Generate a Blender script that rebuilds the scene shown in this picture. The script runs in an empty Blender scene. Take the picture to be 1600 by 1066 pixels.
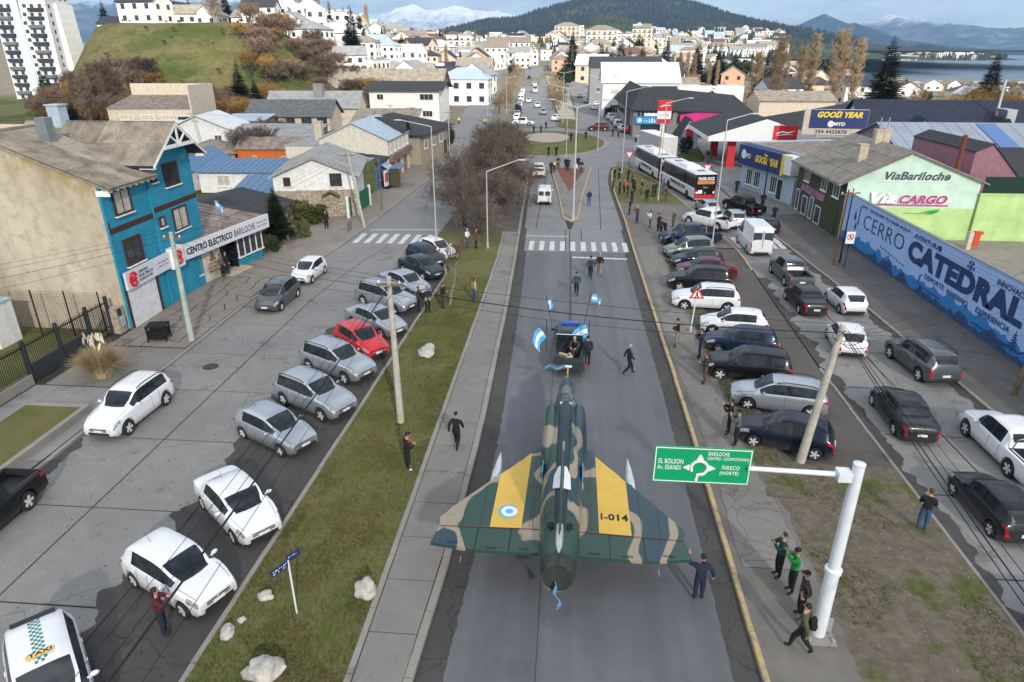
import bpy, bmesh, math, random
import numpy as np
from mathutils import Vector, Matrix, noise as mnoise
R=math.radians
random.seed(7)
scene=bpy.context.scene
col=scene.collection
# ------------------------------------------------------------------ camera, sky, sun, exposure
cd=bpy.data.cameras.new('camera'); cam=bpy.data.objects.new('camera',cd); col.objects.link(cam)
cd.sensor_width=36.0; cd.lens=23.4; cd.clip_start=0.3; cd.clip_end=40000
cam.location=(0,0,16.0); cam.rotation_euler=(R(90-23.63),0,R(4.6835))
scene.camera=cam
SUN_EL=R(25); SUN_AZ=math.atan2(0.36,-0.93)      # low sun behind the viewer, to the right
w=bpy.data.worlds.new('World'); scene.world=w; w.use_nodes=True
nt=w.node_tree; nt.nodes.clear()
def nd(t,**k):
    n=nt.nodes.new(t)
    for a,b in k.items(): setattr(n,a,b)
    return n
def lk(a,b): nt.links.new(a,b)
sky=nd('ShaderNodeTexSky',sky_type='NISHITA',sun_disc=False,sun_elevation=SUN_EL,sun_rotation=SUN_AZ,altitude=800,air_density=1.0,dust_density=0.6,ozone_density=1.5)
bg=nd('ShaderNodeBackground'); bg.inputs[1].default_value=0.10
tc=nd('ShaderNodeTexCoord'); sp=nd('ShaderNodeSeparateXYZ'); lk(tc.outputs['Generated'],sp.inputs[0])
az=nd('ShaderNodeMath',operation='ADD'); lk(sp.outputs[2],az.inputs[0]); az.inputs[1].default_value=0.22
def div(o):
    m=nd('ShaderNodeMath',operation='DIVIDE'); lk(o,m.inputs[0]); lk(az.outputs[0],m.inputs[1]); return m.outputs[0]
cb=nd('ShaderNodeCombineXYZ'); lk(div(sp.outputs[0]),cb.inputs[0]); lk(div(sp.outputs[1]),cb.inputs[1])
n1=nd('ShaderNodeTexNoise'); n1.inputs['Scale'].default_value=1.1; n1.inputs['Detail'].default_value=7; n1.inputs['Roughness'].default_value=0.58; lk(cb.outputs[0],n1.inputs['Vector'])
r1=nd('ShaderNodeValToRGB'); r1.color_ramp.elements[0].position=0.40; r1.color_ramp.elements[1].position=0.56; lk(n1.outputs[0],r1.inputs[0])
n2=nd('ShaderNodeTexNoise'); n2.inputs['Scale'].default_value=2.3; n2.inputs['Detail'].default_value=5; lk(cb.outputs[0],n2.inputs['Vector'])
r2=nd('ShaderNodeValToRGB'); r2.color_ramp.elements[0].position=0.35; r2.color_ramp.elements[0].color=(9.4,10.0,11.2,1)
r2.color_ramp.elements[1].position=0.62; r2.color_ramp.elements[1].color=(16.2,16.4,16.6,1); lk(n2.outputs[0],r2.inputs[0])
gz=nd('ShaderNodeMath',operation='MULTIPLY_ADD',use_clamp=False); lk(sp.outputs[2],gz.inputs[0]); gz.inputs[1].default_value=.60; gz.inputs[2].default_value=.42   # overcast cloud is brighter overhead than at the horizon
cm=nd('ShaderNodeVectorMath',operation='SCALE'); lk(r2.outputs[0],cm.inputs[0]); lk(gz.outputs[0],cm.inputs['Scale'])
mx=nd('ShaderNodeMix',data_type='RGBA'); lk(r1.outputs[0],mx.inputs[0]); lk(sky.outputs[0],mx.inputs[6]); lk(cm.outputs[0],mx.inputs[7])
lk(mx.outputs[2],bg.inputs[0]); wo=nd('ShaderNodeOutputWorld'); lk(bg.outputs[0],wo.inputs[0])
sd=bpy.data.lights.new('sun','SUN'); sd.energy=5.0; sd.angle=R(2.0); sd.color=(1.0,0.93,0.82)
sun=bpy.data.objects.new('sun',sd); col.objects.link(sun)
sdir=Vector((math.sin(SUN_AZ)*math.cos(SUN_EL),math.cos(SUN_AZ)*math.cos(SUN_EL),math.sin(SUN_EL)))
sun.rotation_euler=sdir.to_track_quat('Z','Y').to_euler(); sun.location=(40,-80,60)
vs=scene.view_settings; vs.view_transform='Standard'; vs.look='None'; vs.exposure=0.45; vs.gamma=1.0; vs.use_curve_mapping=False
scene.cycles.use_denoising=True; scene.cycles.max_bounces=4; scene.cycles.transparent_max_bounces=12
scene.cycles.volume_bounces=0; scene.cycles.sample_clamp_indirect=4.0

# ------------------------------------------------------------------ helpers: materials
MATS={}
def hexc(h):
    h=h.lstrip('#'); c=[int(h[i:i+2],16)/255 for i in (0,2,4)]
    return tuple(((v/12.92) if v<=.04045 else ((v+.055)/1.055)**2.4) for v in c)
def C(c): return hexc(c) if isinstance(c,str) else c
class NT:
    def __init__(s,name):
        s.m=bpy.data.materials.new(name); s.m.use_nodes=True; s.t=s.m.node_tree; s.t.nodes.clear()
        s.out=s.n('ShaderNodeOutputMaterial'); s.b=s.n('ShaderNodeBsdfPrincipled'); s.l(s.b.outputs[0],s.out.inputs[0])
        s.tc=s.n('ShaderNodeTexCoord')
    def n(s,t,**k):
        q=s.t.nodes.new(t)
        for a,b in k.items(): setattr(q,a,b)
        return q
    def l(s,a,b): s.t.links.new(a,b)
    def pos(s,world=False):
        if world: return s.n('ShaderNodeNewGeometry').outputs['Position']
        return s.tc.outputs['Object']
    def map(s,v,scale=(1,1,1),rot=(0,0,0),loc=(0,0,0)):
        q=s.n('ShaderNodeMapping'); q.inputs[1].default_value=loc; q.inputs[2].default_value=rot; q.inputs[3].default_value=scale; s.l(v,q.inputs[0]); return q.outputs[0]
    def noise(s,v,scale,detail=4,rough=.55,dist=0):
        q=s.n('ShaderNodeTexNoise'); q.inputs['Scale'].default_value=scale; q.inputs['Detail'].default_value=detail; q.inputs['Roughness'].default_value=rough; q.inputs['Distortion'].default_value=dist
        s.l(v,q.inputs['Vector']); return q.outputs[0]
    def ramp(s,f,stops,interp='LINEAR'):
        q=s.n('ShaderNodeValToRGB'); e=q.color_ramp.elements; q.color_ramp.interpolation=interp
        while len(e)<len(stops): e.new(.5)
        for i,(p,c) in enumerate(stops):
            e[i].position=p; c=C(c) if not isinstance(c,(int,float)) else (c,c,c); e[i].color=(*c[:3],1)
        s.l(f,q.inputs[0]); return q.outputs[0]
    def mix(s,f,a,b,mode='MIX'):
        q=s.n('ShaderNodeMix',data_type='RGBA',blend_type=mode)
        for i,v in ((0,f),(6,a),(7,b)):
            if hasattr(v,'is_linked') or hasattr(v,'links'): s.l(v,q.inputs[i])
            elif i==0: q.inputs[0].default_value=v
            else: q.inputs[i].default_value=(*C(v)[:3],1)
        return q.outputs[2]
    def math(s,op,a,b=None):
        q=s.n('ShaderNodeMath',operation=op)
        for i,v in ((0,a),(1,b)):
            if v is None: continue
            if isinstance(v,(int,float)): q.inputs[i].default_value=v
            else: s.l(v,q.inputs[i])
        return q.outputs[0]
    def bump(s,h,strength=.3,dist=.02):
        q=s.n('ShaderNodeBump'); q.inputs['Strength'].default_value=strength; q.inputs['Distance'].default_value=dist; s.l(h,q.inputs['Height']); s.l(q.outputs[0],s.b.inputs['Normal'])
    def set(s,col=None,rough=None,metal=None,spec=None,coat=None,alpha=None):
        for k,v in (('Base Color',col),('Roughness',rough),('Metallic',metal),('Specular IOR Level',spec),('Coat Weight',coat),('Alpha',alpha)):
            if v is None: continue
            if hasattr(v,'links'): s.l(v,s.b.inputs[k])
            elif k=='Base Color': s.b.inputs[k].default_value=(*C(v)[:3],1)
            else: s.b.inputs[k].default_value=v
def M(name,c=None,rough=.65,metal=0,var=.14,vs=2.5,bump=0,bs=25,spec=.4,coat=0,dirt=0):
    """plain painted / mineral surface with uneven tone"""
    if name in MATS: return MATS[name]
    t=NT(name); c=C(c); v=t.pos()
    f=t.noise(v,vs,5,.6)
    lo=tuple(max(0,x*(1-var)) for x in c[:3]); hi=tuple(min(.95,x*(1+var)) for x in c[:3])
    k=t.ramp(f,[(.3,lo),(.7,hi)])
    if dirt:
        g=t.noise(t.map(v,(1,1,.35)),vs*.6,6,.65); k=t.mix(t.ramp(g,[(.45,0.0),(.75,dirt)]),k,tuple(x*.45 for x in c[:3]))
    t.set(k,rough,metal,spec,coat)
    if bump: t.bump(t.noise(v,bs,4,.6),bump,.03)
    MATS[name]=t.m; return t.m
def car_paint(name,c,metal=.35):
    if name in MATS: return MATS[name]
    t=NT(name); v=t.pos(); c=C(c); f=t.noise(v,1.3,4,.6)
    k=t.mix(t.ramp(f,[(.45,0.0),(.8,.22)]),c,tuple(x*.75+.02 for x in c[:3]))
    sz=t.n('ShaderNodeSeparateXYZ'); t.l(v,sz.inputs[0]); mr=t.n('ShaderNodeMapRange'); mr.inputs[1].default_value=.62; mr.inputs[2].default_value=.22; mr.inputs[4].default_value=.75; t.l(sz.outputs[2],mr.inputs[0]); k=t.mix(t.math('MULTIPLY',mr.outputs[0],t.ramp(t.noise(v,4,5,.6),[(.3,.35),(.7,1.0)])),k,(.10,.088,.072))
    lum=sum(c[:3])/3; t.set(k,.30,metal,.45 if lum>.08 else .2,.5 if lum>.08 else .3); t.b.inputs['Coat Roughness'].default_value=.06; MATS[name]=t.m; return t.m
def glass_dark(name='car_glass',c=(.012,.017,.022),rough=.06):
    if name in MATS: return MATS[name]
    t=NT(name); f=t.noise(t.pos(),3.0,3); t.set(t.ramp(f,[(.35,c),(.7,tuple(x*2.4 for x in c))]),rough,0,.5,None,.78 if name=='car_glass' else None); MATS[name]=t.m; return t.m
# ------------------------------------------------------------------ helpers: meshes
class MB:
    def __init__(s): s.v=[]; s.f=[]; s.mi=[]; s.X=None
    def add(s,vs,fs,m=0):
        o=len(s.v)
        if s.X is not None: vs=[tuple(s.X@Vector(p)) for p in vs]
        s.v+= [tuple(p) for p in vs]; s.f+=[tuple(i+o for i in f) for f in fs]; s.mi+=[m]*len(fs); return s
    def box(s,x0,x1,y0,y1,z0,z1,m=0):
        return s.add([(x0,y0,z0),(x1,y0,z0),(x1,y1,z0),(x0,y1,z0),(x0,y0,z1),(x1,y0,z1),(x1,y1,z1),(x0,y1,z1)],
          [(0,3,2,1),(4,5,6,7),(0,1,5,4),(1,2,6,5),(2,3,7,6),(3,0,4,7)],m)
    def cb(s,c,d,m=0,rz=0):
        x,y,z=c; a,b,e=d[0]/2,d[1]/2,d[2]/2; cs,sn=math.cos(rz),math.sin(rz)
        P=[(sx*a,sy*b,sz*e) for sz in(-1,1) for sx,sy in((-1,-1),(1,-1),(1,1),(-1,1))]
        return s.add([(x+p[0]*cs-p[1]*sn,y+p[0]*sn+p[1]*cs,z+p[2]) for p in P],[(0,3,2,1),(4,5,6,7),(0,1,5,4),(1,2,6,5),(2,3,7,6),(3,0,4,7)],m)
    def prism(s,poly,axis,a,b,m=0):
        """extrude a 2D polygon along axis 'x','y' or 'z' from a to b"""
        n=len(poly)
        def p3(p,t): return {'x':(t,p[0],p[1]),'y':(p[0],t,p[1]),'z':(p[0],p[1],t)}[axis]
        vs=[p3(p,a) for p in poly]+[p3(p,b) for p in poly]
        fs=[tuple(range(n))[::-1],tuple(range(n,2*n))]+[(i,(i+1)%n,n+(i+1)%n,n+i) for i in range(n)]
        return s.add(vs,fs,m)
    def tube(s,p0,p1,r0,r1=None,n=8,m=0,caps=True):
        r1=r0 if r1 is None else r1; p0=Vector(p0); p1=Vector(p1); d=(p1-p0)
        if d.length<1e-6: return s
        d.normalize(); a=d.orthogonal().normalized(); b=d.cross(a)
        vs=[]
        for p,r in((p0,r0),(p1,r1)):
            for i in range(n):
                t=2*math.pi*i/n; vs.append(p+a*(math.cos(t)*r)+b*(math.sin(t)*r))
        fs=[(i,(i+1)%n,n+(i+1)%n,n+i) for i in range(n)]
        if caps: fs+=[tuple(range(n))[::-1],tuple(range(n,2*n))]
        return s.add(vs,fs,m)
    def path(s,pts,rs,n=6,m=0):
        pts=[Vector(p) for p in pts]; rs=rs if hasattr(rs,'__len__') else [rs]*len(pts); vs=[]
        for i,p in enumerate(pts):
            d=(pts[min(i+1,len(pts)-1)]-pts[max(i-1,0)]).normalized(); a=d.cross(Vector((0.13,.21,.97)))
            if a.length<1e-3: a=d.orthogonal()
            a.normalize(); b=d.cross(a)
            for k in range(n):
                t=2*math.pi*k/n; vs.append(p+a*(math.cos(t)*rs[i])+b*(math.sin(t)*rs[i]))
        fs=[(i*n+k,i*n+(k+1)%n,(i+1)*n+(k+1)%n,(i+1)*n+k) for i in range(len(pts)-1) for k in range(n)]
        fs+=[tuple(range(n))[::-1],tuple(range((len(pts)-1)*n,len(pts)*n))]
        return s.add(vs,fs,m)
    def lathe(s,prof,c=(0,0,0),n=16,m=0,axis='z',caps=True):
        """prof: list of (r,h)"""
        vs=[]
        for r,h in prof:
            for i in range(n):
                t=2*math.pi*i/n; q=(math.cos(t)*r,math.sin(t)*r,h)
                if axis=='y': q=(q[0],q[2],q[1])
                if axis=='x': q=(q[2],q[0],q[1])
                vs.append((c[0]+q[0],c[1]+q[1],c[2]+q[2]))
        fs=[(j*n+i,j*n+(i+1)%n,(j+1)*n+(i+1)%n,(j+1)*n+i) for j in range(len(prof)-1) for i in range(n)]
        if caps: fs+=[tuple(range(n))[::-1],tuple(range((len(prof)-1)*n,len(prof)*n))]
        return s.add(vs,fs,m)
    def ell(s,c,r,nu=10,nv=7,m=0,jit=0,rnd=None):
        vs=[];
        for j in range(nv+1):
            ph=math.pi*j/nv-math.pi/2
            for i in range(nu):
                t=2*math.pi*i/nu; k=1+(rnd.uniform(-jit,jit) if rnd else 0)
                vs.append((c[0]+r[0]*math.cos(ph)*math.cos(t)*k,c[1]+r[1]*math.cos(ph)*math.sin(t)*k,c[2]+r[2]*math.sin(ph)*k))
        fs=[(j*nu+i,j*nu+(i+1)%nu,(j+1)*nu+(i+1)%nu,(j+1)*nu+i) for j in range(nv) for i in range(nu)]
        return s.add(vs,fs,m)
    def mesh(s,name,mats,smooth=None):
        me=bpy.data.meshes.new(name); me.from_pydata(s.v,[],s.f); 
        mats=mats if isinstance(mats,(list,tuple)) else [mats]
        for m in mats: me.materials.append(m)
        if len(mats)>1: me.polygons.foreach_set('material_index',s.mi)
        if smooth is not None:
            me.polygons.foreach_set('use_smooth',[True]*len(me.polygons)); me.set_sharp_from_angle(angle=R(smooth))
        me.update(); return me
    def build(s,name,mats,parent=None,loc=(0,0,0),rz=0,smooth=None):
        return place(name,s.mesh(name,mats,smooth),parent,loc,rz)
def place(name,me,parent=None,loc=(0,0,0),rz=0):
    o=bpy.data.objects.new(name,me); col.objects.link(o); o.location=loc
    if rz: o.rotation_euler=(0,0,rz)
    if parent is not None: o.parent=parent
    return o
def tag(o,label=None,cat=None,group=None,kind=None):
    if label: o['label']=label
    if cat: o['category']=cat
    if group: o['group']=group
    if kind: o['kind']=kind
    return o
def thing(name,label,cat,loc=(0,0,0),rz=0,group=None):
    o=bpy.data.objects.new(name,None); col.objects.link(o); o.location=loc; o.rotation_euler=(0,0,rz); o.empty_display_size=.3
    return tag(o,label,cat,group)
def copy_tree(o,parent=None):
    c=o.copy(); col.objects.link(c); c.parent=parent
    for ch in o.children: copy_tree(ch,c)
    return c
TMP=bpy.data.scenes.new('workbench')
def bake(o):
    """evaluate a text or modifier object on an otherwise empty scene, which is quick"""
    TMP.collection.objects.link(o)
    with bpy.context.temp_override(scene=TMP,view_layer=TMP.view_layers[0]): dg=bpy.context.evaluated_depsgraph_get(); me=bpy.data.meshes.new_from_object(o.evaluated_get(dg))
    TMP.collection.objects.unlink(o); return me
FONT={}
def text_mesh(body,w=None,h=None,bold=0,depth=.012,shear=0):
    """outline lettering as flat solid mesh, fitted into w x h, origin lower left, in XZ plane facing -Y"""
    cu=bpy.data.curves.new('lettering','FONT'); cu.body=body; cu.size=1; cu.offset=bold; cu.extrude=.02; cu.shear=shear; cu.resolution_u=3; cu.space_character=1.05
    o=bpy.data.objects.new('lettering',cu); me=bake(o)
    bpy.data.objects.remove(o); bpy.data.curves.remove(cu)
    n=len(me.vertices); a=np.empty(n*3,dtype=np.float32); me.vertices.foreach_get('co',a); a=a.reshape(-1,3)
    lo=a.min(0); hi=a.max(0); ww=hi[0]-lo[0]; hh=hi[1]-lo[1]
    sx=w/ww if w else h/hh; sy=h/hh if h else sx
    b=np.empty_like(a); b[:,0]=(a[:,0]-lo[0])*sx; b[:,2]=(a[:,1]-lo[1])*sy; b[:,1]=-(a[:,2]-lo[2])/(hi[2]-lo[2]+1e-9)*depth
    me.vertices.foreach_set('co',b.reshape(-1)); me.update(); return me
def lettering(body,mat,parent,loc,w=None,h=None,rot=(0,0,0),bold=0,name='lettering',depth=.012,shear=0):
    me=text_mesh(body,w,h,bold,depth,shear); me.materials.clear(); me.materials.append(mat)
    o=place(name,me,parent,loc); o.rotation_euler=rot; return o
def strokes(n,mat,parent,loc,w,h,seed=1,rot=(0,0,0),depth=.01):
    """a line of print too small to read in the photograph: uneven strokes only"""
    r_=random.Random(seed); b=MB(); x=0
    for i in range(n):
        a=w*i/n; ww=w/n*r_.uniform(.45,.8); k=r_.choice((.65,1,.65,.8)); b.box(a,a+ww*.35,-depth,0,0,h*k)
        if r_.random()<.7: b.box(a+ww*.35,a+ww,-depth,0,h*k*r_.choice((0,.4,.8)),h*k*r_.choice((.15,.55,1.0))+h*.12)
    o=b.build('print_line',mat,parent,loc); o.rotation_euler=rot; o['kind']='stuff'; return o
def ip(xs,ys):
    return lambda v: float(np.interp(v,xs,ys))
def sstep(a,b,x):
    t=min(1,max(0,(x-a)/(b-a))); return t*t*(3-2*t)

# ------------------------------------------------------------------ land
def terr(x,y):
    """height of the land: flat by the avenue, town rising ahead, a bluff on the left, land falling to the lake on the right"""
    rise=min(0.036*max(0,y-230)*sstep(230,330,y),26.0+.004*max(0,y-950))
    low=sstep(30+0.05*max(0,y-150),150+0.22*max(0,y-150),x)*sstep(150,420,y)
    foot=150+0.10*max(0,x+110)
    hf=sstep(foot,foot+75,y)*sstep(38+0.10*max(0,y-200),105+0.10*max(0,y-200),-x)*(1-.35*sstep(300,520,y))
    hf*=1-sstep(0,22,-x-152-.55*(y-230))
    z=rise*(1-low)*(1-hf)+low*(-1.0-0.022*max(0,y-260)+.0*y)
    return z+24*hf

def axis_steps(segs):
    out=[]
    for a,b,st in segs:
        n=max(1,int(round((b-a)/st))); out+= [a+(b-a)*i/n for i in range(n)]
    out.append(segs[-1][1]); return out
GX=axis_steps([(-900,-260,40),(-260,-60,8),(-60,80,8),(80,300,14),(300,1800,50)])
GY=axis_steps([(-120,120,20),(120,330,7),(330,700,16),(700,2500,45)])
def heightfield(name,xs,ys,fn,mat,smooth=True):
    vs=[(x,y,fn(x,y)) for y in ys for x in xs]; n=len(xs)
    fs=[(j*n+i,j*n+i+1,(j+1)*n+i+1,(j+1)*n+i) for j in range(len(ys)-1) for i in range(n-1)]
    b=MB(); b.add(vs,fs); return b.build(name,mat,smooth=180 if smooth else None)
t=NT('land'); v=t.pos(True)
f=t.noise(v,.02,6,.62); g=t.noise(v,.35,5,.65); h=t.noise(v,3,4,.6)
cg=t.ramp(f,[(.36,(.045,.075,.014)),(.50,(.085,.115,.024)),(.62,(.13,.12,.05)),(.75,(.15,.12,.075))])
cg=t.mix(t.ramp(g,[(.5,0.0),(.72,.6)]),cg,(.10,.085,.045)); cg=t.mix(.35,cg,t.ramp(h,[(.3,(.03,.04,.012)),(.7,(.16,.15,.07))]))
p_=t.noise(v,.055,7,.7); cg=t.mix(1,cg,(.72,.72,.72),'MULTIPLY'); cg=t.mix(t.ramp(p_,[(.44,0.0),(.56,.8)]),cg,(.16,.125,.065)); cg=t.mix(.75,cg,t.mix(1,cg,t.ramp(t.noise(v,.6,6,.75),[(.3,.45),(.7,1.5)]),'MULTIPLY')); cg=t.mix(.22,cg,(.07,.11,.02)); sx_=t.n('ShaderNodeSeparateXYZ'); t.l(v,sx_.inputs[0]); mr=t.n('ShaderNodeMapRange'); mr.inputs[1].default_value=232; mr.inputs[2].default_value=262; t.l(sx_.outputs[1],mr.inputs[0]); m2=t.n('ShaderNodeMapRange'); m2.inputs[1].default_value=140; m2.inputs[2].default_value=165; t.l(sx_.outputs[1],m2.inputs[0]); m3=t.n('ShaderNodeMapRange'); m3.inputs[1].default_value=-52; m3.inputs[2].default_value=-40; t.l(sx_.outputs[0],m3.inputs[0])
cg=t.mix(t.math('MULTIPLY',t.math('MAXIMUM',mr.outputs[0],t.math('MULTIPLY',m2.outputs[0],m3.outputs[0])),t.ramp(g,[(.32,1.0),(.62,.55)])),cg,(.23,.205,.17)); t.set(cg,.95,0,.1); t.bump(g,.6,.3); M_LAND=t.m
land=tag(heightfield('ground',GX,GY,lambda x,y:terr(x,y)-.04+(mnoise.noise((x*.03,y*.03,1))*1.2*sstep(0,6,terr(x,y)) if y>150 else 0),M_LAND),kind='structure')
# ---- paved and unpaved strips, each a sheet between two edge lines x(y)
LKY=[-20,12.8,18.2,26.5,43,54,71,91,108]; LK=ip(LKY,[-3.95,-3.8,-3.55,-3.5,-3.76,-4.05,-4.6,-5.2,-9.5])
LWx=ip([-20,12,54,70,90,108],[-5.6,-5.55,-5.55,-6.2,-7.4,-10.5])
LG=ip([-20,12.3,28,39,47,50,55,60,80,112],[-10.4,-10.2,-9.75,-9.45,-9.2,-9.2,-11.5,-11.95,-11.7,-11.3])
LP=ip([-20,12,40,50,56,60],[-13.9,-13.75,-13.3,-13.1,-11.6,-11.96])
LS=ip([-20,19,42,48,55,69,85,120,200],[-21.4,-21.4,-21.6,-20.8,-19.8,-19.2,-18.6,-18.2,-20])
RK=ip([-20,13.6,30,55,68,81,88,96,104],[5.8,5.8,5.95,5.85,5.9,5.7,5.7,6.1,7.2])
RL=ip([-20,16,33,44,56,67,80,92,104],[14.0,14.0,14.1,14.5,15.0,14.4,13.0,11.6,8.0])
RR=ip([-20,27,32,44,65,88,100,125],[20.8,20.7,20.6,20.3,19.3,19.2,21,23])
def strip(name,xl,xr,y0,y1,z,mat,step=1.0,ragl=0,ragr=0,nx=1,parent=None,seed=0,kind='structure',thick=0,rs=1.3):
    n=max(1,int((y1-y0)/step)); b=MB(); vs=[]
    for j in range(n+1):
        y=y0+(y1-y0)*j/n
        a=xl(y)+(mnoise.fractal((y*rs,seed,0),1,2,4)*ragl if ragl else 0); c=xr(y)+(mnoise.fractal((y*rs,seed+9,3),1,2,4)*ragr if ragr else 0)
        for i in range(nx+1): vs.append((a+(c-a)*i/nx,y,z))
    m=nx+1; b.add(vs,[(j*m+i,j*m+i+1,(j+1)*m+i+1,(j+1)*m+i) for j in range(n) for i in range(nx)])
    if thick:
        e=len(b.v); b.v+=[(x,y,z-thick) for x,y,z in vs]; 
        for j in range(n):
            b.f.append((j*m+m-1,e+j*m+m-1,e+(j+1)*m+m-1,(j+1)*m+m-1)); b.f.append((j*m,(j+1)*m,e+(j+1)*m,e+j*m)); b.mi+=[0,0]
        b.f.append(tuple(range(m))[::-1]+tuple(range(e,e+m))); k=n*m; b.f.append(tuple(range(k,k+m))+tuple(range(e+k,e+k+m))[::-1]); b.mi+=[0,0]
    o=b.build(name,mat,parent)
    if parent is None and kind: o['kind']=kind
    return o
def cst(c): return lambda y:c
def off(f,d): return lambda y:f(y)+d
def pavement(name,base,var,rough=.8,fine=40,spots=.35,crack=0,streak=0,warm=None):
    t=NT(name); v=t.pos(True); c=C(base)
    a=t.noise(v,.22,5,.6); b=t.noise(v,1.6,6,.65); d=t.noise(v,fine,3,.7)
    k=t.ramp(a,[(.3,tuple(x*(1-var) for x in c)),(.7,tuple(x*(1+var) for x in c))])
    k=t.mix(t.ramp(b,[(.35,0.0),(.75,.5)]),k,tuple(x*.68 for x in c))
    k=t.mix(.5,k,t.mix(1,k,t.ramp(d,[(.25,.55),(.75,1.4)]),'MULTIPLY'))
    if streak:
        s=t.noise(t.map(v,(1.1,.03,1)),1.0,4,.5); k=t.mix(t.ramp(s,[(.40,0.0),(.62,streak)]),k,tuple(x*.6 for x in c))
    if spots:
        s=t.noise(v,.5,7,.7); k=t.mix(t.ramp(s,[(.58,0.0),(.64,spots)]),k,tuple(x*.42 for x in c))
        s=t.noise(v,5,3,.5); k=t.mix(t.ramp(s,[(.70,0.0),(.74,spots)]),k,tuple(x*.4 for x in c))
    if crack:
        q=t.n('ShaderNodeTexVoronoi',feature='DISTANCE_TO_EDGE'); q.inputs['Scale'].default_value=crack
        nv=t.n('ShaderNodeVectorMath',operation='ADD'); nz=t.n('ShaderNodeTexNoise'); nz.inputs['Scale'].default_value=.9; nz.inputs['Detail'].default_value=6; t.l(v,nz.inputs['Vector']); t.l(nz.outputs[1],nv.inputs[0]); t.l(v,nv.inputs[1]); t.l(nv.outputs[0],q.inputs['Vector'])
        k=t.mix(t.ramp(q.outputs[0],[(.008*crack,.5),(.03*crack,0.0)]),k,tuple(x*.3 for x in c))
    t.set(k,rough,0,.25); t.bump(d,.25,.01); MATS[name]=t.m; return t.m
M_CONC=pavement("street_concrete",(.225,.22,.214),.14,spots=.6,crack=.11,fine=25)
M_ROAD=pavement('avenue_concrete',(.142,.147,.160),.10,rough=.6,spots=.2,streak=.5)
M_ROAD2=pavement('far_road_concrete',(.215,.215,.218),.10,spots=.3)
M_ASPH=pavement('worn_asphalt',(.070,.067,.065),.25,spots=.3,crack=.5)
M_WALK=pavement('path_concrete',(.21,.20,.185),.16,spots=.4)
M_SIDE=pavement('sidewalk_stone',(.25,.222,.19),.16,spots=.4)
M_SIDED=pavement('dark_sidewalk',(.125,.118,.112),.2,spots=.5,crack=.35)
M_GRAV=pavement('gravel_dirt',(.165,.152,.135),.22,fine=60,spots=.3)
M_DIRT=pavement('packed_dirt',(.105,.095,.084),.2,fine=50,spots=.4)
t=NT('verge_mixed'); v=t.pos(True); a=t.noise(v,.55,7,.62); b=t.noise(v,3,5,.7); d=t.noise(v,45,3,.7)
kg=t.ramp(b,[(.35,(.055,.075,.018)),(.65,(.11,.115,.035))]); kd=t.ramp(b,[(.3,(.098,.080,.062)),(.7,(.185,.155,.122))]); k=t.mix(t.ramp(a,[(.52,0.0),(.63,.9)]),kd,kg); k=t.mix(.6,k,t.mix(1,k,t.ramp(d,[(.25,.45),(.75,1.55)]),'MULTIPLY')); t.set(k,.95,0,.1); t.bump(d,.6,.03); M_VERGE=t.m
M_KERB=pavement('kerb_concrete',(.27,.25,.225),.15,spots=.5)
M_SEAM=M('dark_seam',(.035,.033,.03),.95)
def paint_worn(name,c,keep=.5,scale=6,under=(.2,.2,.2)):
    t=NT(name); v=t.pos(True); f=t.noise(v,scale,6,.7)
    t.set(t.mix(t.ramp(f,[(keep-.08,0.0),(keep+.1,1.0)]),c,under),.8,0,.2); MATS[name]=t.m; return t.m
M_YEL=paint_worn('yellow_kerb_paint',(.46,.34,.165),.54,4,(.26,.24,.21))
M_LINE=paint_worn('white_road_paint',(.60,.60,.60),.56,5,(.22,.22,.23))
# grass
t=NT('grass_soil'); v=t.pos(True); a=t.noise(v,.35,5,.6); b=t.noise(v,2.2,6,.7); d=t.noise(v,26,3,.7)
k=t.ramp(a,[(.32,(.07,.092,.022)),(.5,(.11,.12,.036)),(.68,(.165,.145,.068))]); k=t.mix(t.ramp(b,[(.40,0.0),(.66,.8)]),k,(.15,.125,.072))
k=t.mix(.6,k,t.mix(1,k,t.ramp(d,[(.25,.35),(.75,1.7)]),'MULTIPLY')); t.set(k,.95,0,.1); t.bump(d,.8,.04); M_GRASS=t.m
# streets
strip('left_street_bed',off(LS,.0),LP,-20,60,.002,M_SEAM,2)
strip('parking_strip',LP,LG,-20,56,.006,M_ASPH,1,.12,0)
strip('left_street',LS,LG,60,135,.006,M_ROAD2,2)
strip('gutter',LK,off(LK,.8),-20,100,.008,M_ASPH,.12,0,.07,rs=2.2)
strip('gutter',off(RK,-.75),RK,-20,100,.008,M_ASPH,.12,.07,0,seed=5,rs=2.2)
strip('avenue',LK,RK,-20,55.9,.004,M_ROAD,2)
strip('right_street_bed',RL,RR,-20,70,.002,M_SEAM,2)
strip('right_street',RL,RR,70,108,.006,M_ROAD2,2)
def slabs(parent,cols,y0,y1,dy,z,mat,gap=.075,jit=.3,seed=1,sub=4):
    """cast street slabs, one object each, between column lines"""
    rnd=random.Random(seed); y=y0
    while y<y1:
        e=min(y1,y+dy+rnd.uniform(-jit,jit))
        for a,b in zip(cols[:-1],cols[1:]):
            zz=z+rnd.uniform(-.002,.003); p=[(a(y)+gap/2,y+gap/2),(b(y)-gap/2,y+gap/2),(b(e)-gap/2,e-gap/2),(a(e)+gap/2,e-gap/2)]
            m=MB(); m.add([(q[0],q[1],zz) for q in p]+[(q[0],q[1],zz-.05) for q in p],[(0,1,2,3),(0,4,5,1),(1,5,6,2),(2,6,7,3),(3,7,4,0)])
            m.build('slab',mat,parent)
        y=e
ls=place('left_street',MB().box(-17.6,-17.55,-20,60,-.03,-.002).mesh('left_street',M_SEAM)); ls['kind']='structure'
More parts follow.
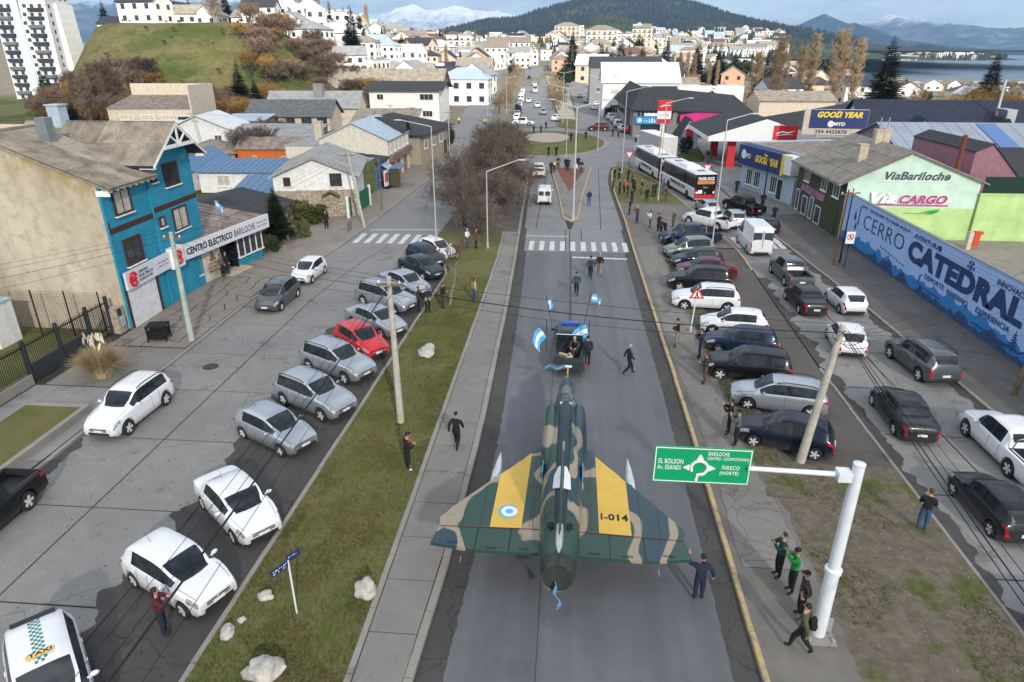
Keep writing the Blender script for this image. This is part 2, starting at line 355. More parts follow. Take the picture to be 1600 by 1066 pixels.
slabs(ls,[LS,lambda y:(LS(y)+LP(y))/2-.1,LP],-8,60,4.6,.03,M_CONC)
rs_=place('right_street',MB().box(17.4,17.45,-20,70,-.03,-.002).mesh('right_street',M_SEAM)); rs_['kind']='structure'
slabs(rs_,[RL,lambda y:(RL(y)+RR(y))/2-.1,RR],-8,70,4.4,.03,M_CONC,seed=4)
av=place('avenue_slabs',MB().box(.3,.35,56,110,-.03,-.002).mesh('avenue_slabs',M_SEAM)); av['kind']='structure'
strip('avenue_bed',LK,RK,55.9,112,.002,M_SEAM,2)
slabs(av,[off(LK,.55),lambda y:LK(y)*.55+RK(y)*.45-.3,lambda y:.4,lambda y:RK(y)*.55+LK(y)*.45+.2,off(RK,-.5)],55.9,64,8.1,.014,M_ROAD2,seed=2,jit=0)
slabs(av,[off(LK,.35),lambda y:-2.9+.0*y,lambda y:.25-(y-64)*.08],64,102,4.8,.014,M_ROAD2,seed=6)
slabs(av,[lambda y:.55+(y-64)*.075,lambda y:3.4+(y-64)*.03,off(RK,-.35)],64,102,4.8,.014,M_ROAD2,seed=8)
strip('road_stain',lambda y:LP(y)-.35-.25*math.sin(y*.9),off(LP,.02),8,50,.0365,M_ASPH,.15,1.1,0,seed=40,rs=.55)
strip('road_stain',off(LS,.05),lambda y:LS(y)+.45+.2*math.sin(y*.7),14,24,.0368,M_ASPH,.15,0,.5,seed=41,rs=.8)
strip('road_stain',off(RL,.02),lambda y:RL(y)+.5,14,50,.0366,M_ASPH,.15,0,.7,seed=43,rs=.6)
strip('road_stain',lambda y:RR(y)-.5,off(RR,-.02),16,60,.0367,M_ASPH,.15,.6,0,seed=44,rs=.6)
# avenue centre seam and crossing cracks of the near part
sm=strip('tar_seam',lambda y:.42+.0*y,lambda y:.55,37,55.8,.009,M_ASPH,.3,.05,.05,seed=3)
strip('tar_seam',lambda y:-.45,lambda y:-.42,-10,37,.009,M_ASPH,.3,.03,.03,seed=33)
# kerbs and raised verges
def kerb(name,f,y0,y1,wid,h,mat,label=None,step=2.4,side=1):
    """kerb stones laid end to end, a stone each"""
    k=place(name,MB().box(f((y0+y1)/2)-.02,f((y0+y1)/2)+.02,y0,y0+.1,-.1,-.06).mesh(name,mat)); k['kind']='structure'
    y=y0; rnd=random.Random(int(y0*7+wid*100))
    while y<y1:
        e=min(y1,y+step); jx=rnd.uniform(-.012,.012); jz=rnd.uniform(-.012,.012); g=.012
        p=[(f(y)-wid/2+jx,y+g),(f(y)+wid/2+jx,y+g),(f(e)+wid/2+jx,e-g),(f(e)-wid/2+jx,e-g)]; c=.025
        q=[(p[0][0]+c,p[0][1]),(p[1][0]-c,p[1][1]),(p[2][0]-c,p[2][1]),(p[3][0]+c,p[3][1])]
        m=MB(); m.add([(a,b,-.05) for a,b in p]+[(a,b,h-c+jz) for a,b in p]+[(a,b,h+jz) for a,b in q],
          [(0,1,5,4),(1,2,6,5),(2,3,7,6),(3,0,4,7),(4,5,9,8),(5,6,10,9),(6,7,11,10),(7,4,8,11),(8,9,10,11)]); m.build('kerb_stone',mat,k); y=e
    return k
kerb('path_kerb_right',off(LK,-.12),-4,106,.26,.15,M_YEL if 0 else M_KERB)
kerb('path_kerb_left',off(LWx,-.02),-4,62,.20,.16,M_KERB)
kerb('verge_kerb',off(LG,.08),-4,60,.18,.15,M_KERB)
kerb('yellow_kerb',off(RK,.1),-4,104,.18,.16,M_YEL)
kerb('left_sidewalk_kerb',off(LS,-.1),-4,135,.2,.14,M_YEL if 0 else M_KERB)
kerb('right_street_kerb',off(RL,-.02),-4,34,.16,.08,M_KERB)
kerb('right_island_kerb',off(RL,-.05),52,103,.18,.13,M_YEL)
kerb('right_sidewalk_kerb',off(RR,.1),-4,75,.2,.14,M_KERB)
strip('grass_verge',off(LG,.16),off(LWx,-.1),-6,62,.11,M_GRASS,1,nx=3)
strip('dirt_island',off(LG,.16),off(LK,-.24),62,110,.10,M_DIRT,1,nx=3)
pth=strip('footpath_bed',off(LWx,.06),off(LK,-.22),-6,62,.105,M_SEAM,1)
slabs(pth,[off(LWx,.09),off(LK,-.25)],-2,62,2.05,.14,M_WALK,gap=.035,jit=.12,seed=11)
strip('right_verge',off(RK,.2),lambda y:9.4+.3*math.sin(y*.25),-6,106,.10,M_GRAV,1,0,.3,nx=2)
strip('dirt_parking',lambda y:9.0,off(RL,-.08),-6,62,.03,M_DIRT,1,.2,0,nx=2)
strip('worn_path',lambda y:6.35+.1*math.sin(y*.3),lambda y:8.2+.2*math.sin(y*.4),18,58,.118,pavement('old_path_concrete',(.20,.188,.17),.25,spots=.5,crack=.6),.5,.1,.15,seed=8)
strip('gravel_island',off(RK,.2),off(RL,-.12),58,80,.108,M_GRAV,1)
strip('grass_island',off(RK,.2),off(RL,-.12),76,103,.116,M_GRASS,1,.1,.1)
strip('grass_patch',lambda y:8.3+.1*math.sin(y*.5),lambda y:9.35+.2*math.sin(y*.6),22,56,.124,M_VERGE,.3,.25,.3,seed=21)
strip('sandy_verge',lambda y:8.6,off(RL,-.1),6,24.5,.104,M_VERGE,.5,.3,0,seed=30)
strip('left_sidewalk',cst(-27.2),off(LS,-.18),-6,46.6,.12,M_SEAM,2)
strip('left_sidewalk',lambda y:-27.5+.03*(y-46),off(LS,-.18),46.6,130,.12,M_SIDE,2)
strip('right_sidewalk',off(RR,.18),cst(26.5),-6,72,.12,M_SIDED,2,nx=2)
strip('right_forecourt',off(RR,.05),cst(75),72.05,160,.10,M_ROAD2,2,nx=2)
# crazy paving on the left sidewalk: split flagstones, a piece each
def crazy(parent,x0,x1,y0,y1,z,mat,size=.75,seed=1,gap=.03):
    rnd=random.Random(seed); nx=int((x1-x0)/size); ny=int((y1-y0)/size); pt={}
    for j in range(ny+1):
        for i in range(nx+1):
            ex=0 if i in(0,nx) else .3; ey=0 if j in(0,ny) else .3
            pt[i,j]=(x0+(x1-x0)*i/nx+rnd.uniform(-ex,ex)*size,y0+(y1-y0)*j/ny+rnd.uniform(-ey,ey)*size)
    for j in range(ny):
        for i in range(nx):
            q=[pt[i,j],pt[i+1,j],pt[i+1,j+1],pt[i,j+1]]; cx=sum(a for a,_ in q)/4; cy=sum(b for _,b in q)/4; k=1-gap/size*2.6
            q=[(cx+(a-cx)*k,cy+(b-cy)*k) for a,b in q]; zz=z+rnd.uniform(-.006,.006)
            m=MB(); m.add([(a,b,zz) for a,b in q]+[(a,b,zz-.03) for a,b in q],[(0,1,2,3),(0,4,5,1),(1,5,6,2),(2,6,7,3),(3,7,4,0)]); m.build('flagstone',mat,parent)
fl=place('flagstone_paving',MB().box(-24,-23.9,30,46.5,-.03,.10).mesh('flagstone_paving',M_SEAM)); fl['kind']='structure'
crazy(fl,-26.55,-21.75,33.6,46.5,.150,M_SIDE,.95,3)
dr=place('driveway',MB().box(-24,-23.9,28,33,-.03,.10).mesh('driveway',M_SEAM)); dr['kind']='structure'
slabs(dr,[cst(-26.6),cst(-24.1),cst(-21.7)],28.6,33.55,2.45,.152,M_WALK,gap=.05,jit=0,seed=9)
slabs(dr,[cst(-27.0),cst(-25.6),cst(-24.3),cst(-23.0),cst(-21.7)],18.0,28.5,1.3,.148,pavement('grey_paver',(.24,.235,.23),.14),gap=.03,jit=0,seed=10)
strip('raised_bed_grass',cst(-25.4),cst(-22.6),14,25.9,.46,M_GRASS,1)
bd=tag(MB().box(-25.55,-25.4,13.8,26.2,.1,.48).box(-22.6,-22.35,13.8,26.2,.1,.5).box(-25.4,-22.6,25.9,26.2,.1,.49).build('planter_wall',M_KERB),'low concrete planter wall round a lawn beside the white off-roader','planter')
# crossings and stop lines
def marks(name,quads,z):
    o=MB(); 
    for q in quads: o.add([(a,b,z) for a,b in q],[(0,1,2,3)])
    o=o.build(name,M_LINE); o['kind']='structure'; return o
marks('zebra_crossing',[[(x,56.3),(x+.42,56.3),(x+.42,59.3),(x,59.3)] for x in [-3.2+i*.92 for i in range(10)]],.02)
marks('zebra_crossing',[[(x,57.3),(x+.5,57.3),(x+.5,60.6),(x,60.6)] for x in [-19.2+i*1.05 for i in range(7)]],.038)
marks('zebra_crossing',[[(x,58.4),(x+.5,58.4),(x+.5,62.0),(x,62.0)] for x in [15.2,16.1,17.5,18.2,18.9]],.038)
marks('stop_line',[[(.6,54.2),(5.2,54.0),(5.2,54.35),(.6,54.55)]],.011)
marks('stop_line',[[(-3.7,61.0),(.3,61.0),(.3,61.2),(-3.7,61.2)]],.02)
marks('stop_line',[[(-18.8,62.0),(-12.2,62.6),(-12.2,62.8),(-18.8,62.2)]],.012)
# splitter island with brick-red top
isl=[(.5,66.6),(-.35,68.2),(-1.0,80),(-2.6,101),(3.6,101.3),(1.9,80),(1.3,68.2)]
def poly(name,pts,z0,z1,mat,parent=None,kind='structure'):
    o=MB().prism(pts,'z',z0,z1).build(name,mat,parent)
    if parent is None: o['kind']=kind
    return o
def shrink(pts,k):
    cx=sum(p[0] for p in pts)/len(pts); cy=sum(p[1] for p in pts)/len(pts); return [(cx+(a-cx)*k,cy+(b-cy)*(.5+.5*k)) for a,b in pts]
poly('splitter_island',isl,0,.14,M_YEL); poly('island_paving',[(.47,67.6),(-.22,68.7),(-.86,80),(-2.42,100.7),(3.4,101),(1.76,80),(1.15,68.7)],.1,.15,M_WALK)
poly('island_bed',[(.3,82),(-1.7,99.5),(2.6,99.7)],.1,.17,M('red_gravel',(.17,.065,.04),.95,bump=.5,bs=12))
# roundabout
def oval(cx,cy,rx,ry,n=48): return [(cx+rx*math.cos(2*math.pi*i/n),cy+ry*math.sin(2*math.pi*i/n)) for i in range(n)]
poly('roundabout_road',oval(-3.5,128,24,29),-.05,.010,M_ROAD2)
poly('roundabout_kerb',oval(-4.6,130,12.2,18.6),0,.15,M_KERB); poly('roundabout_lawn',oval(-4.6,130,11.2,17.8),.1,.19,M_GRASS)
poly('roundabout_cobbles',oval(-4.2,136,4.3,7.5,28),.1,.30,M('pebble_disc',(.36,.29,.25),.95,var=.3,vs=6,bump=.6,bs=8))

# ------------------------------------------------------------------ buildings
def sheet_mat(name,c):
    t=NT(name); v=t.pos(True); a=t.noise(v,.9,6,.65); b=t.noise(t.map(v,(6,1.2,1)),1.5,4,.6); oi=t.n('ShaderNodeObjectInfo')
    k=t.ramp(a,[(.3,tuple(x*.55 for x in c)),(.5,c),(.72,tuple(x*1.35 for x in c))]); k=t.mix(t.ramp(b,[(.5,0.0),(.75,.6)]),k,(.10,.085,.065)); k=t.mix(1,k,t.ramp(oi.outputs['Random'],[(0,.78),(1,1.18)]),'MULTIPLY'); t.set(k,.95,0,.1); t.bump(b,.2,.02); MATS[name]=t.m; return t.m
W_WHITE=M('white_paint',(.72,.72,.70),.7,dirt=.25); W_CREAM=M('cream_render',(.50,.43,.33),.85,dirt=.35,bump=.15); W_GREY=M('grey_render',(.22,.22,.22),.85,dirt=.3)
W_BEIGE=M('beige_render',(.58,.50,.40),.85,dirt=.3); W_BLUE=M('teal_blue_boards',(.018,.24,.36),.6,dirt=.25,vs=1.2); W_BROWN=M('dark_brown_trim',(.06,.022,.016),.6)
W_ORANGE=M('orange_boards',(.55,.14,.02),.7,dirt=.3); W_OLIVE=M('olive_render',(.052,.062,.032),.8,dirt=.2); W_MINT=M('mint_render',(.55,.72,.60),.85,dirt=.15,vs=.8)
W_LIME=M('lime_render',(.46,.64,.26),.85,dirt=.2,vs=.7); W_PINK=M('dusty_pink_render',(.30,.15,.19),.85,dirt=.25); W_BRICK=M('brick_red',(.22,.085,.06),.9,bump=.4,bs=14); W_STONE=M('field_stone',(.34,.29,.22),.95,var=.45,vs=5,bump=.8,bs=6)
W_WOOD=M('weathered_wood',(.17,.12,.07),.85,var=.3,vs=3); W_TAN=M('tan_wood',(.42,.24,.10),.8,var=.25); W_YELL=M('ochre_render',(.55,.38,.14),.85,dirt=.2); W_MAG=M('magenta_paint',(.62,.02,.22),.6); W_PALEBLUE=M('pale_blue_render',(.42,.50,.60),.8,dirt=.15)
R_FIB=sheet_mat('fibre_cement_sheet',(.27,.235,.19)); R_GREY=M('grey_metal_roof',(.30,.30,.30),.6,.2,var=.25,vs=.8,dirt=.4); R_DARK=M('charcoal_shingle',(.035,.037,.042),.9,var=.3,vs=1.5,bump=.3,bs=12)
R_BLUE=M('blue_metal_roof',(.10,.19,.32),.5,.2,var=.2,dirt=.3); R_PALE=M('pale_blue_metal_roof',(.38,.47,.55),.5,.2,var=.15,dirt=.2); R_RUST=M('rusty_metal_roof',(.25,.20,.17),.7,.2,var=.45,vs=.9,dirt=.5); R_RED=M('red_metal_roof',(.35,.05,.04),.6,.1); R_NAVY=M('navy_shingle',(.022,.028,.05),.85,var=.3,vs=1.5,bump=.3,bs=12); R_WHT=M('white_metal_roof',(.62,.63,.64),.5,.1,dirt=.3)
GLASS=glass_dark('window_glass',(.02,.025,.03),.12); CURT=M('pale_curtain',(.45,.42,.36),.9); TRIMW=M('white_trim',(.76,.76,.74),.6); BLACK=M('black_metal',(.012,.013,.016),.5,.3); GALV=M('galvanised_steel',(.42,.43,.44),.45,.5,var=.1)  # curtained panes are one plain pale cloth colour
M_RED=M('signal_red',(.58,.02,.025),.5); M_NAVY=M('navy_sign',(.018,.035,.14),.5,var=.05); M_YELS=M('sign_yellow',(.85,.60,.03),.5,var=.04); M_INK=M('black_ink',(.015,.015,.018),.6); M_SIGNW=M('sign_white',(.78,.78,.78),.5,var=.04)
WCACHE={}
def window(parent,face,u,z,w,h,dims,fm=None,gm=None,nm=1,sill=True,fw=.07,name='window'):
    """opening with frame, mullions, pane and sill on a wall of a box house"""
    fm=fm or TRIMW; gm=gm or GLASS; key=(round(w,2),round(h,2),fm.name,nm,sill,fw)
    if key not in WCACHE:
        b=MB(); b.box(0,fw,-.07,.02,0,h).box(w-fw,w,-.07,.02,0,h).box(fw,w-fw,-.07,.02,0,fw).box(fw,w-fw,-.07,.02,h-fw,h)
        for i in range(1,nm+1): c=w*i/(nm+1); b.box(c-.025,c+.025,-.05,.02,fw,h-fw)
        WCACHE[key]=(b.mesh('window',fm),MB().box(-.08,w+.08,-.16,.02,-.07,-.004).mesh('sill',TRIMW))
    pk=('p',round(w,2),round(h,2),gm.name,fw)
    if pk not in WCACHE: WCACHE[pk]=MB().box(fw-.005,w-fw+.005,-.02,.015,fw-.005,h-fw+.005).mesh('pane',gm)
    W,D=dims; o=place(name,WCACHE[key][0],parent)
    o.location={'f':(u,0,z),'r':(W,u,z),'b':(u,D,z),'l':(0,u,z)}[face]; o.rotation_euler=(0,0,{'f':0,'r':R(90),'b':R(180),'l':R(-90)}[face])
    place('pane',WCACHE[pk],o)
    if sill: place('sill',WCACHE[key][1],o)
    return o
def slopeslab(b,p,th=.1,m=0):
    """roof slope from 4 corner points (eave a, eave b, ridge b, ridge a), thickened downward"""
    b.add([tuple(q) for q in p]+[(q[0],q[1],q[2]-th) for q in p],[(0,1,2,3),(7,6,5,4),(0,4,5,1),(1,5,6,2),(2,6,7,3),(3,7,4,0)],m)
def ribs(b,p,n,hh=.04,ww=.05):
    p=[Vector(q) for q in p]
    for i in range(n+1):
        t=min(.995,max(.005,i/n)); a=p[0].lerp(p[1],t); c=p[3].lerp(p[2],t); d=(p[1]-p[0]).normalized()*ww/2; u=Vector((0,0,hh))
        b.add([a-d,a+d,c+d,c-d,a-d+u,a+d+u,c+d+u,c-d+u],[(4,5,6,7),(0,1,5,4),(1,2,6,5),(2,3,7,6),(3,0,4,7)])
def roof_on(parent,kind,w,d,h,rh,ov,mat,rib=0,name='roof',fascia=None,zo=0):
    b=MB(); x0,x1,y0,y1=-ov,w+ov,-ov,d+ov; S=[]
    if kind=='gx':
        s=rh/(d/2); e=h-s*ov; ym=d/2; S=[[(x0,y0,e),(x1,y0,e),(x1,ym,h+rh),(x0,ym,h+rh)],[(x1,y1,e),(x0,y1,e),(x0,ym,h+rh),(x1,ym,h+rh)]]
    elif kind=='gy':
        s=rh/(w/2); e=h-s*ov; xm=w/2; S=[[(x0,y1,e),(x0,y0,e),(xm,y0,h+rh),(xm,y1,h+rh)],[(x1,y0,e),(x1,y1,e),(xm,y1,h+rh),(xm,y0,h+rh)]]
    elif kind=='hip':
        k=min(w,d)/2*.98; e=h; A=(x0,y0,e);B=(x1,y0,e);Cc=(x1,y1,e);D=(x0,y1,e)
        if w>=d: r0=(k,d/2,h+rh); r1=(w-k,d/2,h+rh)
        else: r0=(w/2,k,h+rh); r1=(w/2,d-k,h+rh)
        if w>=d: S=[[A,B,r1,r0],[Cc,D,r0,r1],[B,Cc,r1,r1],[D,A,r0,r0]]
        else: S=[[A,B,r0,r0],[Cc,D,r1,r1],[B,Cc,r1,r0],[D,A,r0,r1]]
    elif kind=='shed': S=[[(x0,y0,h-rh*ov/d),(x1,y0,h-rh*ov/d),(x1,y1,h+rh*(1+ov/d)),(x0,y1,h+rh*(1+ov/d))]]
    elif kind=='shedr': S=[[(x1,y1,h-rh*ov/d),(x0,y1,h-rh*ov/d),(x0,y0,h+rh*(1+ov/d)),(x1,y0,h+rh*(1+ov/d))]]
    elif kind=='flat': b.box(-.06,w+.06,-.06,d+.06,h+.002,h+.12)
    for p in S:
        slopeslab(b,[(q[0],q[1],q[2]+.1+zo) for q in p])
        if rib: ribs(b,[(q[0],q[1],q[2]+.1+zo) for q in p],max(2,int(math.dist(p[0],p[1])/rib)))
    return b.build(name,mat,parent)
def walls_on(parent,kind,w,d,h,rh,mat,name='wall'):
    b=MB()
    if kind=='gy': b.prism([(0,0),(w,0),(w,h),(w/2,h+rh-.02),(0,h)],'y',0,d)
    elif kind=='gx': b.prism([(0,0),(d,0),(d,h),(d/2,h+rh-.02),(0,h)],'x',0,w)
    elif kind=='shed': b.prism([(0,0),(d,0),(d,h+rh),(0,h)],'x',0,w)
    elif kind=='shedr': b.prism([(0,0),(d,0),(d,h),(0,h+rh)],'x',0,w)
    else: b.box(0,w,0,d,0,h)
    return b.build(name,mat,parent)
def house(name,label,loc,rz,w,d,h,roof='gx',rh=1.6,ov=.4,wm=None,rm=None,win=(),rib=0,cat='house',group=None,doors=(),chim=(),fm=None,base=None):
    t=thing(name,label,cat,loc,R(rz),group)
    walls_on(t,roof,w,d,h,rh,wm or W_WHITE); rf=roof_on(t,roof,w,d,h,rh,ov,rm or R_GREY,rib)
    if base: MB().box(-.02,w+.02,-.02,d+.02,0,base[0]).build('plinth',base[1],t)
    for q in win: window(t,q[0],q[1],q[2],q[3],q[4],(w,d),fm=(q[6] if len(q)>6 else fm),gm=(q[5] if len(q)>5 and q[5] else None),nm=(1 if q[3]<2 else 2))
    for q in doors:
        o=window(t,q[0],q[1],.02,q[2],q[3],(w,d),fm=q[5] if len(q)>5 else W_BROWN,gm=q[4] if len(q)>4 else W_WOOD,nm=0,sill=False,name='door')
        hx=MB().box(q[2]-.2,q[2]-.14,-.09,-.02,.95,1.07).build('handle',GALV,o)
    for (cx,cy,cw,ch,m) in chim:
        MB().box(cx-cw/2,cx+cw/2,cy-cw/2,cy+cw/2,h,h+ch).box(cx-cw/2-.06,cx+cw/2+.06,cy-cw/2-.06,cy+cw/2+.06,h+ch+.002,h+ch+.1).build('chimney',m,rf)
    return t
# ---- blue boarded three-storey house with a cross gable
bh=thing('boarded_house','three-storey teal blue boarded house with brown window frames and a street gable','house',(-26.6,36.15,0),R(90))
t=NT('stained_blind_wall'); v=t.pos(); a=t.noise(t.map(v,(1,.5,.22)),.55,7,.65); b=t.noise(v,1.3,6,.7); sz=t.n('ShaderNodeSeparateXYZ'); t.l(v,sz.inputs[0])
k=t.ramp(a,[(.36,(.30,.255,.195)),(.48,(.46,.40,.31)),(.66,(.56,.49,.39))]); k=t.mix(t.ramp(b,[(.48,0.0),(.62,.55)]),k,(.33,.28,.22)); li=t.math('MULTIPLY',t.ramp(b,[(.38,0.0),(.6,1.0)]),t.ramp(t.math('SUBTRACT',sz.outputs[2],t.math('MULTIPLY',sz.outputs[1],.41)),[(.0,0.0),(1,0.0)]))
q=t.n('ShaderNodeMapRange'); q.inputs[1].default_value=7.2; q.inputs[2].default_value=8.9; t.l(t.math('SUBTRACT',sz.outputs[2],t.math('MULTIPLY',sz.outputs[1],.41)),q.inputs[0]); k=t.mix(t.math('MULTIPLY',q.outputs[0],t.ramp(b,[(.40,0.0),(.60,.8)])),k,(.36,.25,.055)); t.set(k,.95,0,.1); t.bump(b,.3,.02); W_STAIN=t.m
MB().prism([(0,0),(14,0),(14,8.6),(6.4,11.55),(0,8.95)],'x',0,4.4).build('wall',W_STAIN,bh)
MB().prism([(4.4,0),(9.6,0),(9.6,9.7),(7.0,11.5),(4.4,9.7)],'y',0,12).build('gable_wing',W_CREAM,bh)
b=MB()
def boards(b,x0,x1,z0,z1,y,top=None,st=.2):
    z=z0
    while z<z1:
        a,c=x0,x1
        if top:
            r=top(z+st)
            if r is None: break
            a,c=r
        b.add([(a,y-.03,z),(c,y-.03,z),(c,y-.008,z+st),(a,y-.008,z+st),(a,y+.02,z),(c,y+.02,z)],[(0,1,2,3),(0,4,5,1)]); z+=st
boards(b,-.02,4.45,0,8.9,0); 
boards(b,4.45,9.62,0,11.5,-.12,lambda z:(4.45,9.62) if z<9.7 else ((4.45+(z-9.7)*1.45,9.62-(z-9.7)*1.45) if z<11.4 else None))
b.box(-.04,.0,-.05,.12,0,8.9).box(4.4,4.47,-.16,0,0,9.7).box(9.6,9.66,-.16,.1,0,9.7).build('siding',W_BLUE,bh)
MB().box(4.45,9.62,-.1,0,0,9.7).build('wing_front',W_BLUE,bh)
BH=(9.6,12)
for (u,z,w_,h_,g) in [(.85,6.95,1.65,1.5,CURT),(.85,3.85,1.7,1.65,GLASS)]: window(bh,'f',u,z,w_,h_,BH,fm=W_BROWN,gm=g,nm=1,fw=.12).location.y=-.06
for (u,z,w_,h_,g) in [(6.25,7.65,1.7,1.5,GLASS),(6.3,4.65,1.75,1.55,CURT),(4.75,8.2,.6,.5,GLASS),(4.75,5.3,.6,.7,CURT)]:
    o=window(bh,'f',u,z,w_,h_,BH,fm=W_BROWN,gm=g,nm=1 if w_>1 else 0,fw=.1); o.location.y=-.16
for i,(a,c,z,y) in enumerate([(0,4.4,6.05,-.05),(4.45,9.64,6.35,-.17)]): MB().box(a,c,y,y+.02,z,z+.32).build('band',W_BROWN,bh)
MB().box(-.02,.12,-.055,-.03,6.05,6.75).build('corner_board',W_BROWN,bh)
MB().box(.15,3.1,-.12,-.03,.02,2.6).build('garage_door',M('garage_white',(.66,.66,.68),.5),bh); MB().box(.0,.15,-.13,-.03,.02,2.6).box(3.1,3.35,-.13,-.03,.02,2.6).build('door_post',W_BROWN,bh)
sg=MB().box(.0,4.8,-.35,-.2,2.62,3.7).build('fascia_sign',M('sign_lilac_white',(.62,.62,.68),.5,var=.05),bh)
def emblem(parent,x,z,s,y):
    k=MB(); 
    for i in range(10):
        a=R(25+i*31); k.tube((x+s*.36*math.cos(a),y,z+s*.42*math.sin(a)),(x+s*.36*math.cos(a+.5),y,z+s*.42*math.sin(a+.5)),s*.1,s*.1,6)
    k.tube((x-s*.3,y,z),(x+s*.3,y,z),s*.09).tube((x-s*.1,y,z-s*.2),(x-s*.1,y,z+s*.2),s*.07).tube((x+s*.14,y,z-s*.2),(x+s*.14,y,z+s*.2),s*.07); return k.build('emblem',M_RED,parent)
emblem(sg,.65,3.15,.95,-.36)
lettering('CENTRO',M_INK,sg,(1.25,-.352,3.32),w=1.0,h=.17,bold=.02); lettering('ELECTRICO',M_INK,sg,(1.25,-.352,3.06),w=1.45,h=.19,bold=.01); lettering('BARILOCHE',M_INK,sg,(1.25,-.352,2.82),w=1.35,h=.17)
strokes(9,M_INK,sg,(3.4,-.352,3.25),1.15,.14,1); strokes(12,M_INK,sg,(3.4,-.352,3.03),1.15,.09,2)
lg=MB().box(4.8,6.1,-.55,-.1,2.45,3.85).build('box_sign',M_SIGNW,bh); emblem(lg,5.45,3.15,1.0,-.56)
# roofs of the blue house: fibre-cement sheets, a piece each
def corrugated(w,l,th=.012,pitch=.177,amp=.03):
    n=int(w/pitch*4); b=MB(); vs=[]
    for j,y in enumerate((0,l)):
        for i in range(n+1):
            x=w*i/n; z=amp*math.sin(2*math.pi*x/pitch); vs.append((x,y,z))
    m=n+1; vs+= [(x,y,z-th) for x,y,z in vs]
    b.add(vs,[(i,i+1,m+i+1,m+i) for i in range(n)]+[(2*m+i+1,2*m+i,3*m+i,3*m+i+1) for i in range(n)]+[(i,2*m+i,2*m+i+1,i+1) for i in range(n)]+[(m+i+1,3*m+i+1,3*m+i,m+i) for i in range(n)]); return b
def sheet_roof(parent,p0,pu,pv,nu,nv,mat,seed=1,clip=None,lift=.03):
    """cover the slope p0 + u*(pu-p0) + v*(pv-p0) with overlapping corrugated sheets"""
    p0,pu,pv=Vector(p0),Vector(pu),Vector(pv); U=pu-p0; V=pv-p0; w=U.length/nu; l=V.length/nv; rnd=random.Random(seed)
    me=corrugated(w*1.03,l*1.06).mesh('roof_sheet',mat,smooth=70); u=U.normalized(); v=V.normalized(); nn=u.cross(v)
    if nn.z<0: nn=-nn
    for j in range(nv):
        for i in range(nu):
            if clip and not clip((i+.5)/nu,(j+.5)/nv): continue
            o=place('roof_sheet',me,parent); pos=p0+U*(i/nu)+V*(j/nv)+nn*(.05+lift*j*.6+rnd.uniform(0,.012)+(i%2)*.008)
            mt=Matrix((u,v-nn*(lift/l)*.0,nn)).transposed().to_4x4(); mt.translation=pos; o.matrix_local=mt
rf=MB(); slopeslab(rf,[(-.1,-.65,8.72),(4.75,-.65,8.72),(4.75,6.5,11.55),(-.1,6.5,11.55)],.14); slopeslab(rf,[(4.75,13.6,8.7),(-.1,13.6,8.7),(-.1,6.5,11.55),(4.75,6.5,11.55)],.14)
rf=rf.build('roof',R_FIB,bh); sheet_roof(rf,(-.12,-.72,8.72),(4.8,-.72,8.72),(-.12,6.5,11.57),5,3,R_FIB); sheet_roof(rf,(4.8,13.6,8.7),(-.1,13.6,8.7),(4.8,6.5,11.57),5,3,R_FIB,seed=4)
MB().tube((-.1,6.5,11.68),(4.4,6.5,11.68),.12,.12,8).build('ridge_cap',R_RUST,rf)
gf=MB(); slopeslab(gf,[(3.9,9,9.4),(3.9,-1.15,9.4),(7.0,-1.15,11.62),(7.0,9,11.62)],.14); slopeslab(gf,[(10.1,-1.15,9.4),(10.1,9,9.4),(7.0,9,11.62),(7.0,-1.15,11.62)],.14)
gf=gf.build('gable_roof',R_NAVY,bh); sheet_roof(gf,(3.85,-1.2,9.38),(3.85,9,9.38),(7.0,-1.2,11.64),9,2,R_FIB,seed=6); sheet_roof(gf,(10.15,9,9.38),(10.15,-1.2,9.38),(7.0,9,11.64),9,2,R_FIB,seed=7)
tr=MB()
for s in(-1,1):
    tr.add([(7+s*3.2,-1.22,9.26),(7+s*3.2,-1.22,9.44),(7,-1.22,11.70),(7,-1.22,11.50)]+[(7+s*3.2,-1.14,9.26),(7+s*3.2,-1.14,9.44),(7,-1.14,11.70),(7,-1.14,11.50)],[(0,1,2,3),(7,6,5,4),(0,4,5,1),(1,5,6,2),(2,6,7,3),(3,7,4,0)])
    tr.tube((7,-1.18,10.35),(7+s*.85,-1.18,10.95),.07,.07,4)
tr.box(5.25,8.75,-1.25,-1.12,10.2,10.42).box(6.92,7.08,-1.2,-1.12,10.4,11.5); tr.build('gable_truss',TRIMW,gf)
b=MB()
for i in range(8): b.box(.15+i*.6,.27+i*.6,-.62,0,8.5,8.66)
b.box(-.06,.06,-.6,.2,8.3,8.62).box(3.95,4.15,-1.1,-.1,9.18,9.36).box(9.9,10.1,-1.1,-.1,9.18,9.36); b.build('rafter_end',TRIMW,bh)
MB().box(2.95,3.6,4.5,5.15,9.6,12.3).build('chimney',M('chimney_grey',(.2,.23,.25),.6,.2),rf)
MB().box(6.5,7.3,6.2,7.0,10.5,12.7).box(6.42,7.38,6.12,7.08,12.702,12.78).build('water_tank_house',W_PALEBLUE,gf)
